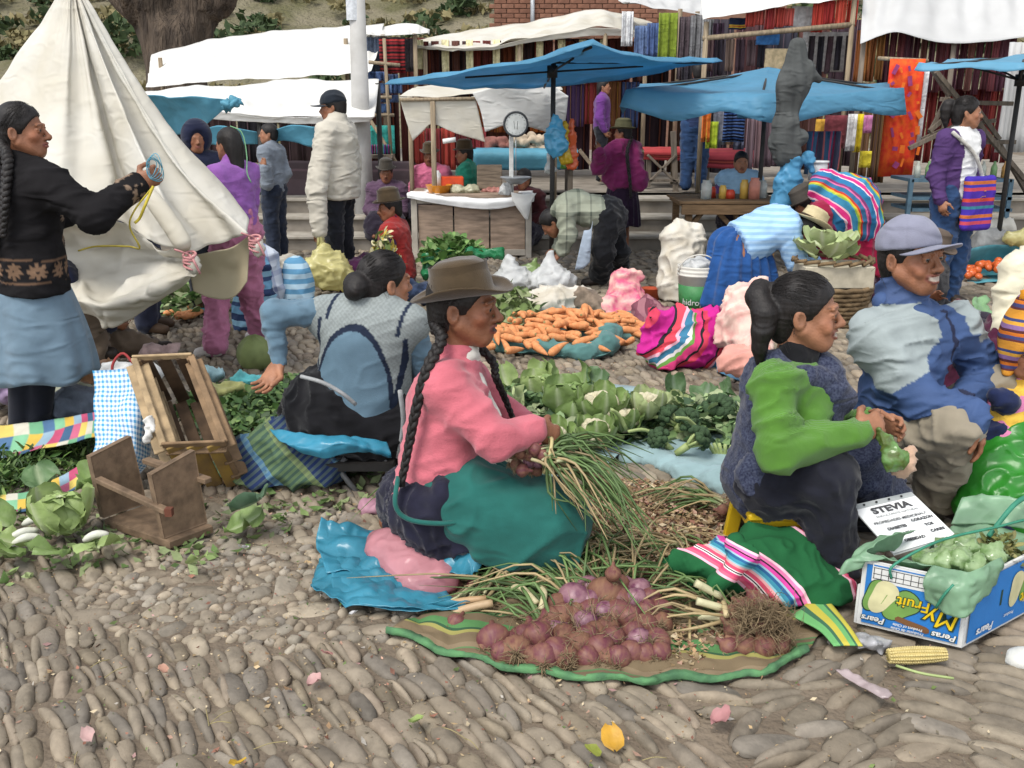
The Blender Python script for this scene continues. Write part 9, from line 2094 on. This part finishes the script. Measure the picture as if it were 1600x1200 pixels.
# corn cob, plastic scraps, cup
cb=MB(); a_,b_=G(1388,1025,.045),G(1478,1022,.05); ax_=unit(b_-a_); F=frame(ax_); L=np.linalg.norm(b_-a_)
m=MB(); m.tube([a_+ax_*L*t for t in np.linspace(0,1,9)],.021*np.array([.7,.92,1,1,1,.98,.92,.82,.6]),12)
cob=thing('corn_cob',(a_+b_)/2-V3(0,0,.022),'pale corn cob lying in front of the pear carton','corn'); m.build('core',mat('corn_core',(.48,.38,.14),rough=.6),cob)
m=MB()
for i in range(24):
 for j in range(12):
  t=(i+.5)/24; r=.021*(1-.35*abs(t-.45)**2*3); an=j*2*pi/12; m.ball(a_+ax_*L*t+F@V3(cos(an),sin(an),0)*r,(.0045,.0045,.0035),6,4)
kk_=m.build('kernels',mat('corn_kernel',(.58,.47,.20),rough=.4,var=.25,nscale=40),cob); kk_['kind']='stuff'
PLW=plastic('white_film',(.60,.60,.62),translu=.4)
tarp('plastic_strip',[[G(1305,1045,.05),G(1325,1045,.055),G(1340,1052,.05)],[G(1340,1068,.05),G(1355,1064,.06),G(1368,1070,.05)],[G(1378,1090,.05),G(1388,1088,.055),G(1394,1086,.05)]],20,14,plastic('pinkish_film',(.58,.48,.48),translu=.4),'twisted strip of pinkish plastic on the cobbles','plastic strip',amp=.010,freq=18,crisp=True)
tarp('plastic_scrap',[[G(1335,985,.04),G(1365,988,.06),G(1395,1000,.05)],[G(1338,1000,.05),G(1368,1004,.07),G(1392,1010,.04)],[G(1340,1012,.04),G(1360,1016,.04),G(1380,1018,.04)]],16,16,PLW,'clear plastic scrap under the corner of the pear carton','plastic scrap',amp=.014,freq=16,crisp=True)
m=MB(); c=G(1600,1030,.03); m.ball(c,(.05,.04,.035),14,9,nz=.1); tag(m.build('white_stone',mat('white_pebble',(.62,.62,.58),rough=.5)),'smooth white object at the right edge below the carton','stone')
m=MB(); m.tube(catmull([G(1400,1040,.04),G(1440,1052,.045),G(1490,1060,.04)],10),.004,5); tag(m.build('green_stem',BSTEM),'thin green stem beside the corn cob','stem')
# ---- wooden crate and stool at the left
CRW=wood('crate_wood',(.24,.155,.085),axis=(3,3,3)); CRD=wood('dark_crate_wood',(.10,.062,.036),axis=(3,3,3)); CRY=mat('yellow_painted_wood',(.34,.22,.05),rough=.8,nscale=8,bump=.4,col2=(.20,.13,.06)); CRP=wood('pale_crate_wood',(.40,.29,.165),axis=(3,3,3))
FLb,FRb,TLb,TRb=P(256,697,3.46),P(352,693,3.46),P(208,558,3.82),P(303,565,3.82)
cr=thing('slatted_crate',G(300,780),'slatted wooden crate tipped up on its end behind the small stool','crate'); bv_=unit(FRb-FLb); av=unit((TLb-FLb)+(TRb-FRb)); nv_=unit(np.cross(bv_,av)); Wc=np.linalg.norm(FRb-FLb); Lc=np.linalg.norm(TLb-FLb); Dc=.29; bv_=unit(FRb-FLb)
Rc=np.stack([bv_,av-bv_*(av@bv_),nv_],1); Rc[:,1]=unit(Rc[:,1]); Rc[:,2]=np.cross(Rc[:,0],Rc[:,1]); dn=-Rc[:,2]; O=FLb
K=lambda x,y,z:O+bv_*x+av*y+dn*z
def slat(a,b_,w,t,m_,up,name='slat'):q=MB(); q.beam(a,b_,w,t,up); q.build(name,m_,cr,smooth=False)
for x in (0,Wc):
 for y in (0.01,Lc-.01):slat(K(x+(.012 if x==0 else -.012),y,-.004),K(x+(.012 if x==0 else -.012),y,Dc),.022,.022,CRW,av,'corner_post')
for z,w in ((.03,.07),(.125,.07),(.22,.07)):
 slat(K(Wc,0,z),K(Wc,Lc,z),.010,w,CRW,bv_); slat(K(0,0,z),K(0,Lc,z),.010,w+.02,CRP,bv_)
for x in (.04,Wc/2,Wc-.04):slat(K(x,Lc,.0),K(x,Lc,Dc),.052,.010,CRD,av); slat(K(x,0,0),K(x,0,Dc),.064,.010,CRY,av)
for x in (.035,.1,.165,Wc-.03):slat(K(x,0.01,Dc),K(x,Lc-.01,Dc),.05,.010,CRD,dn)
slat(K(-.005,0.0,-.006),K(Wc+.005,0.0,-.006),.012,.03,CRW,dn,'rim'); slat(K(-.005,Lc,-.006),K(Wc+.005,Lc,-.006),.012,.03,CRP,dn,'rim'); slat(K(0,0,-.006),K(0,Lc,-.006),.026,.012,CRP,dn,'rim'); slat(K(Wc,0,-.006),K(Wc,Lc,-.006),.026,.012,CRW,dn,'rim'); slat(K(.0,0,.035),K(Wc,0,.035),.012,.035,CRW,av,'rim')
S=Solid(); c=K(-.02,.12,-.02); S.ell(c,(.02,.02,.022)); S.cap(c,c+V3(-.01,-.02,-.07),.012,.016,.01); S.cap(c,c+V3(.02,-.02,-.03),.012,.01,.01); solid_obj('knotted_rag',S,.006,WHITE,cr,wr=.004,wf=30)
A1,B1,C1,D1=G(165,830),G(267,866),G(334,840),G(232,806); sl=thing('wooden_stool',(A1+C1)/2,'small worn wooden stool of rough boards turned on its side','stool'); WS=wood('worn_board',(.185,.125,.078),axis=(4,4,4)); hh=.29
def board(p0,p1,p2,p3,th,m_,par,name):
 """slab with corners p0..p3, thickness th along its normal"""
 p_=np.array([p0,p1,p2,p3],float); n_=unit(np.cross(p_[1]-p_[0],p_[3]-p_[0])); cm=p_.mean(0); b=.006
 inn=p_+np.array([unit(cm-q_)*b for q_ in p_]); v=np.vstack([inn+n_*th,p_+n_*(th-b),p_,inn-n_*0.0-n_*.002]); f=[(0,1,2,3),(15,14,13,12)]
 for k in (0,1,2):
  for i in range(4):j=(i+1)%4; f.append((k*4+j,k*4+i,(k+1)*4+i,(k+1)*4+j))
 return obj(name,v,polys=f,mat=m_,parent=par,smooth=False)
z_=V3(0,0,1); board(A1+z_*.02,B1+z_*.02,C1+z_*.02,D1+z_*.02,.03,WS,sl,'board'); ins=unit(B1-A1)
lean=V3(-.02,0,0); board(A1+z_*.052,D1+z_*.052,D1+z_*(hh+.03)+lean*1.5,A1+z_*hh+lean,-.024,WS,sl,'side_board'); board(B1-ins*.026+z_*.052,C1-ins*.026+z_*.052,C1-ins*.026+z_*(hh+.04)+lean,B1-ins*.026+z_*hh+lean,-.024,WS,sl,'side_board')
m=MB(); m.beam(A1+z_*.205-ins*.0+(A1-D1)*.02,B1+z_*.165+(A1-D1)*.02+ins*.01,.028,.02); m.build('cross_bar',WS,sl,smooth=False); m=MB(); m.beam(D1+z_*.23+ins*.02,C1+z_*.22,.034,.02); m.build('cross_bar',WS,sl,smooth=False)
m=MB(); m.box(B1+z_*.166+(A1-D1)*.02+ins*.02,(.012,.012,.014)); m.build('bracket',mat('rusty_iron',(.14,.05,.03),rough=.9),sl,smooth=False)
# gingham cloth over the crate
GIN=stripes('blue_gingham',[(1,rgb('3f8fc0')),(1,rgb('d8e2e6'))],reps=24,axis=0,cols2=[(1,rgb('3f8fc0')),(1,rgb('d8e2e6')),(1,rgb('7a86a8')),(1,rgb('d8e2e6'))],reps2=8,axis2=1,rough=.9)
tarp('gingham_cloth',[[P(148,582,3.95),P(180,578,3.9),P(214,575,3.88),P(238,590,3.9)],[P(146,640,3.75),P(180,640,3.68),P(212,640,3.66),P(236,650,3.75)],[P(148,700,3.6),P(180,700,3.56),P(212,705,3.56),P(235,715,3.66)],[P(118,755,3.5),P(140,750,3.5),P(180,745,3.5),P(215,745,3.55)]],40,34,GIN,'blue and white gingham cloth hanging behind the crate','cloth',amp=.02,freq=5)
S=Solid(); S.cap(P(175,582,4.05),P(232,585,4.1),.05,.06,.04); small('plastic_bag',S,.012,plastic('thin_white_bag',(.74,.75,.74),rough=.5,cell=3),'white plastic bag behind the top of the crate','bag',wr=.014,wf=10)
m=MB(); m.tube(catmull([P(178,600,3.95),P(176,570,3.98),P(192,552,4.0),P(210,570,3.98)],14),.006,6); tag(m.build('bag_handle',mat('red_cord',(.28,.03,.03),rough=.6)),'dark red bag handle above the gingham cloth','handle')
# green blue checked cloth with blue film under the seated woman
GCH=stripes('green_blue_check',[(2,rgb('4f6a4c')),(.6,rgb('7a8a5a')),(2,rgb('2a3c66')),(.6,rgb('5a86a8'))],reps=1.9,axis=0,cols2=[(1,rgb('6a7a58')),(1,rgb('1e2a4a'))],reps2=20,axis2=1,mix2=.4)
S=Solid(); S.cap(P(395,720,3.75),P(455,700,3.75),.11,.14,.08); S.cap(P(370,745,3.7),P(420,755,3.62),.08,.09,.06); S.cap(P(455,715,3.7),P(500,740,3.65),.12,.10,.08); S.half((0,0,.03),(0,0,-1),.01)
bundle('cloth_bundle',S,.012,GCH,'green and navy checked cloth bundle beside the seated woman','bundle',.7,P(430,730,3.7),2.2,wr=.016,wf=8,seed=5)
tarp('plastic_sheet',[[P(420,668,3.62),P(470,675,3.55),P(520,680,3.52),P(570,684,3.52),P(605,690,3.55)],[P(440,690,3.52),P(490,700,3.46),P(530,692,3.46),P(570,698,3.48),P(610,708,3.52)],[P(470,710,3.5),P(505,718,3.46),P(545,708,3.48),P(580,706,3.5),P(612,716,3.54)]],26,50,plastic('cyan_film',(.06,.34,.50),translu=.35),'bright blue plastic film under the seated woman','plastic sheet',amp=.012,freq=10,crisp=True)
ls=thing('low_stool',G(560,775),'low stool with dark legs hidden under the seated woman','stool')
for a,b_ in (((520,722),(560,772)),((540,715),(505,765)),((600,720),(615,760))):t=MB(); t.tube([P(*a,3.62),G(*b_)],.012,7); t.build('leg',mat('grey_metal_leg',(.14,.14,.14),rough=.5),ls)
t=MB(); t.box(P(560,712,3.72),(.16,.14,.015)); t.build('seat',DPOLE,ls,smooth=False)
# patchwork cloth, greens and cabbage at the left
PW=mat('patchwork',(1,1,1),attr=True,rough=.85,var=.15,bump=.3)
def pwc(uv,v):
 i=np.floor(uv[:,1]*11)+3*np.floor(uv[:,0]*2.2); pal=np.array([rgb(h) for h in ('b8607a','6aa07a','c8a84a','3c5a78','c4c0b0','7ab08a','b04a6a','d0b860','4a6a8c','88a0b0')]); return pal[(i.astype(int)*7)%10]
def patchcloth(ctrl,label,seed):
 o=sheet('patchwork_cloth',ctrl,24,90,PW,None,.014,5,seed,colf=pwc); return tag(o,label,'cloth')
patchcloth([[P(-30,670,4.1),P(60,660,4.0),P(120,650,4.0),P(155,645,4.0)],[P(-30,690,3.95),P(60,680,3.9),P(120,665,3.92),P(155,660,3.95)],[P(-30,718,3.8),P(40,706,3.8),P(110,690,3.82),P(155,680,3.85)]],'patchwork cloth edge of pink yellow and green at the left',3)
patchcloth([[P(-30,772,3.5),P(40,770,3.48),P(100,745,3.5),P(150,705,3.6)],[P(-30,785,3.42),P(40,782,3.42),P(100,760,3.44),P(150,730,3.5)],[P(-30,806,3.36),P(40,800,3.36),P(100,775,3.4),P(150,745,3.46)]],'second patchwork edge of blue and yellow below the greens at the left',5)
foliage('greens_bed','bed of fresh green herbs between the patchwork edges at the left',[gp(0,745,.22,.07),gp(60,735,.2,.07),gp(110,715,.2,.08),gp(-20,770,.2,.06),gp(130,700,.15,.06)],2000,.05,.014,[(.06,.13,.03),(.10,.18,.04),(.16,.24,.07),(.05,.09,.03)],seed=23)
foliage('parsley_bed','bed of dark parsley right of the crate',[gp(370,640,.3,.1),gp(400,660,.3,.12),gp(440,630,.3,.1),gp(380,690,.2,.08),gp(345,640,.2,.1)],2600,.045,.032,[(.07,.14,.045),(.11,.20,.06),(.17,.26,.085),(.05,.095,.035)],seed=24)
cabbage(P(98,810,3.12),.074,'light green cabbage with ragged leaves beside the wooden stool',10,'c')
for k,(x,y,az,L,kd) in enumerate(((60,850,3.5,.14,'c'),(110,862,4.2,.16,'a'),(20,830,2.8,.15,'a'),(150,850,5.2,.16,'c'),(140,770,1.5,.15,'a'),(70,770,2.2,.14,'b'),(118,765,1.0,.14,'a'),(40,865,3.9,.13,'a'),(5,850,3,.14,'c'),(350,830,.4,.15,'a'),(360,795,5.8,.17,'d'),(300,878,5.5,.08,'c'))):
 leaf_obj(G(x,y,.05 if y>800 else .12),rleaf(az,.15+.12*(k%3)),L,L*.48,None,'loose_leaf','cabbage leaf lying on the cobbles around the wooden stool','leaf','cabbage leaves around the wooden stool',curl=.2,ruf=.4,seed=40+k,col=GC[kd][0],rib=GC[kd][1])
litter('leaf_scraps','torn green leaf scraps on the cobbles around the crate',[gp(60,850,.35,.02),gp(170,860,.2,.02),gp(350,830,.25,.015),gp(300,875,.12,.01),gp(500,770,.3,.01)],420,.022,[(.12,.2,.06),(.2,.28,.1),(.28,.34,.16)],8)
for k,(a,b_) in enumerate((((10,845),(60,828)),((18,852),(62,838)),((35,820),(75,812)),((130,845),(170,835)))):
 m=MB(); p0,p1=G(*a,.06),G(*b_,.075); m.tube(catmull([p0,(p0+p1)/2+V3(0,0,.012),p1],8),[.006,.012,.014,.015,.015,.014,.012,.008],8); tag(m.build('chard_stem',mat('white_stem',(.64,.64,.56),rough=.5)),'white chard stem on the ground left of the wooden stool','stem','white chard stems')
 # mixed goods behind the crate
for k,(x,y,Y_,r,col_,lab) in enumerate(((85,615,4.5,.10,(.48,.50,.38),'pale plastic bag by the standing woman\'s sock'),(60,590,4.7,.07,(.40,.44,.36),'greenish plastic bag behind the sock'),(120,640,4.3,.13,(.16,.19,.24),'dark striped cloth heap behind the patchwork'),(-5,610,4.6,.12,(.30,.22,.34),'lilac grey bundle at the left edge'),(350,615,4.6,.08,(.40,.40,.16),'yellow and orange cloth behind the crate'),(385,600,4.7,.06,(.10,.40,.42),'turquoise cloth behind the crate'),(330,590,4.9,.06,(.24,.38,.42),'pale blue cloth scrap behind the crate'),(250,548,5.2,.06,(.50,.36,.34),'pinkish plastic bundle on the ground below the tarpaulin'),(165,585,4.4,.07,(.46,.24,.12),'orange brown bundle above the gingham cloth'),(130,590,4.6,.09,(.12,.17,.06),'green bundle beside the tarpaulin pole'))):
 S=Solid(); a=P(x,y,Y_); a[2]=max(a[2],r*.5); S.cap(a-V3(r*.8,0,0),a+V3(r*.8,.03,r*.15),r*.7,r*.6,.05); small('bundle',S,.013,cloth('bundle_cloth_%d'%k,col_,var=.4,nscale=18),lab,'bundle',wr=.018,wf=9,seed=k)
foliage('far_greens','greens on the ground behind the cream tarpaulin',[gp(280,470,.4,.15),gp(300,490,.3,.12),gp(250,480,.3,.12)],500,.09,.06,[(.10,.18,.05),(.16,.24,.08),(.3,.34,.18)],seed=26)
for k in range(16):
 p_=G(random.uniform(265,310),random.uniform(485,494),.06); tag(inst(cpm[k%4],'carrot',p_,(0,0,random.random()*6),.15),'orange carrot on the far sheet below the tarpaulin','carrot','carrots on the far sheet')
tarp('ground_tarpaulin',[[G(240,488),G(280,490),G(320,490)],[G(240,496),G(280,497),G(325,496)]],8,14,TARPT,'teal edge of a far ground sheet below the cream tarpaulin',amp=.02).location.z+=.03
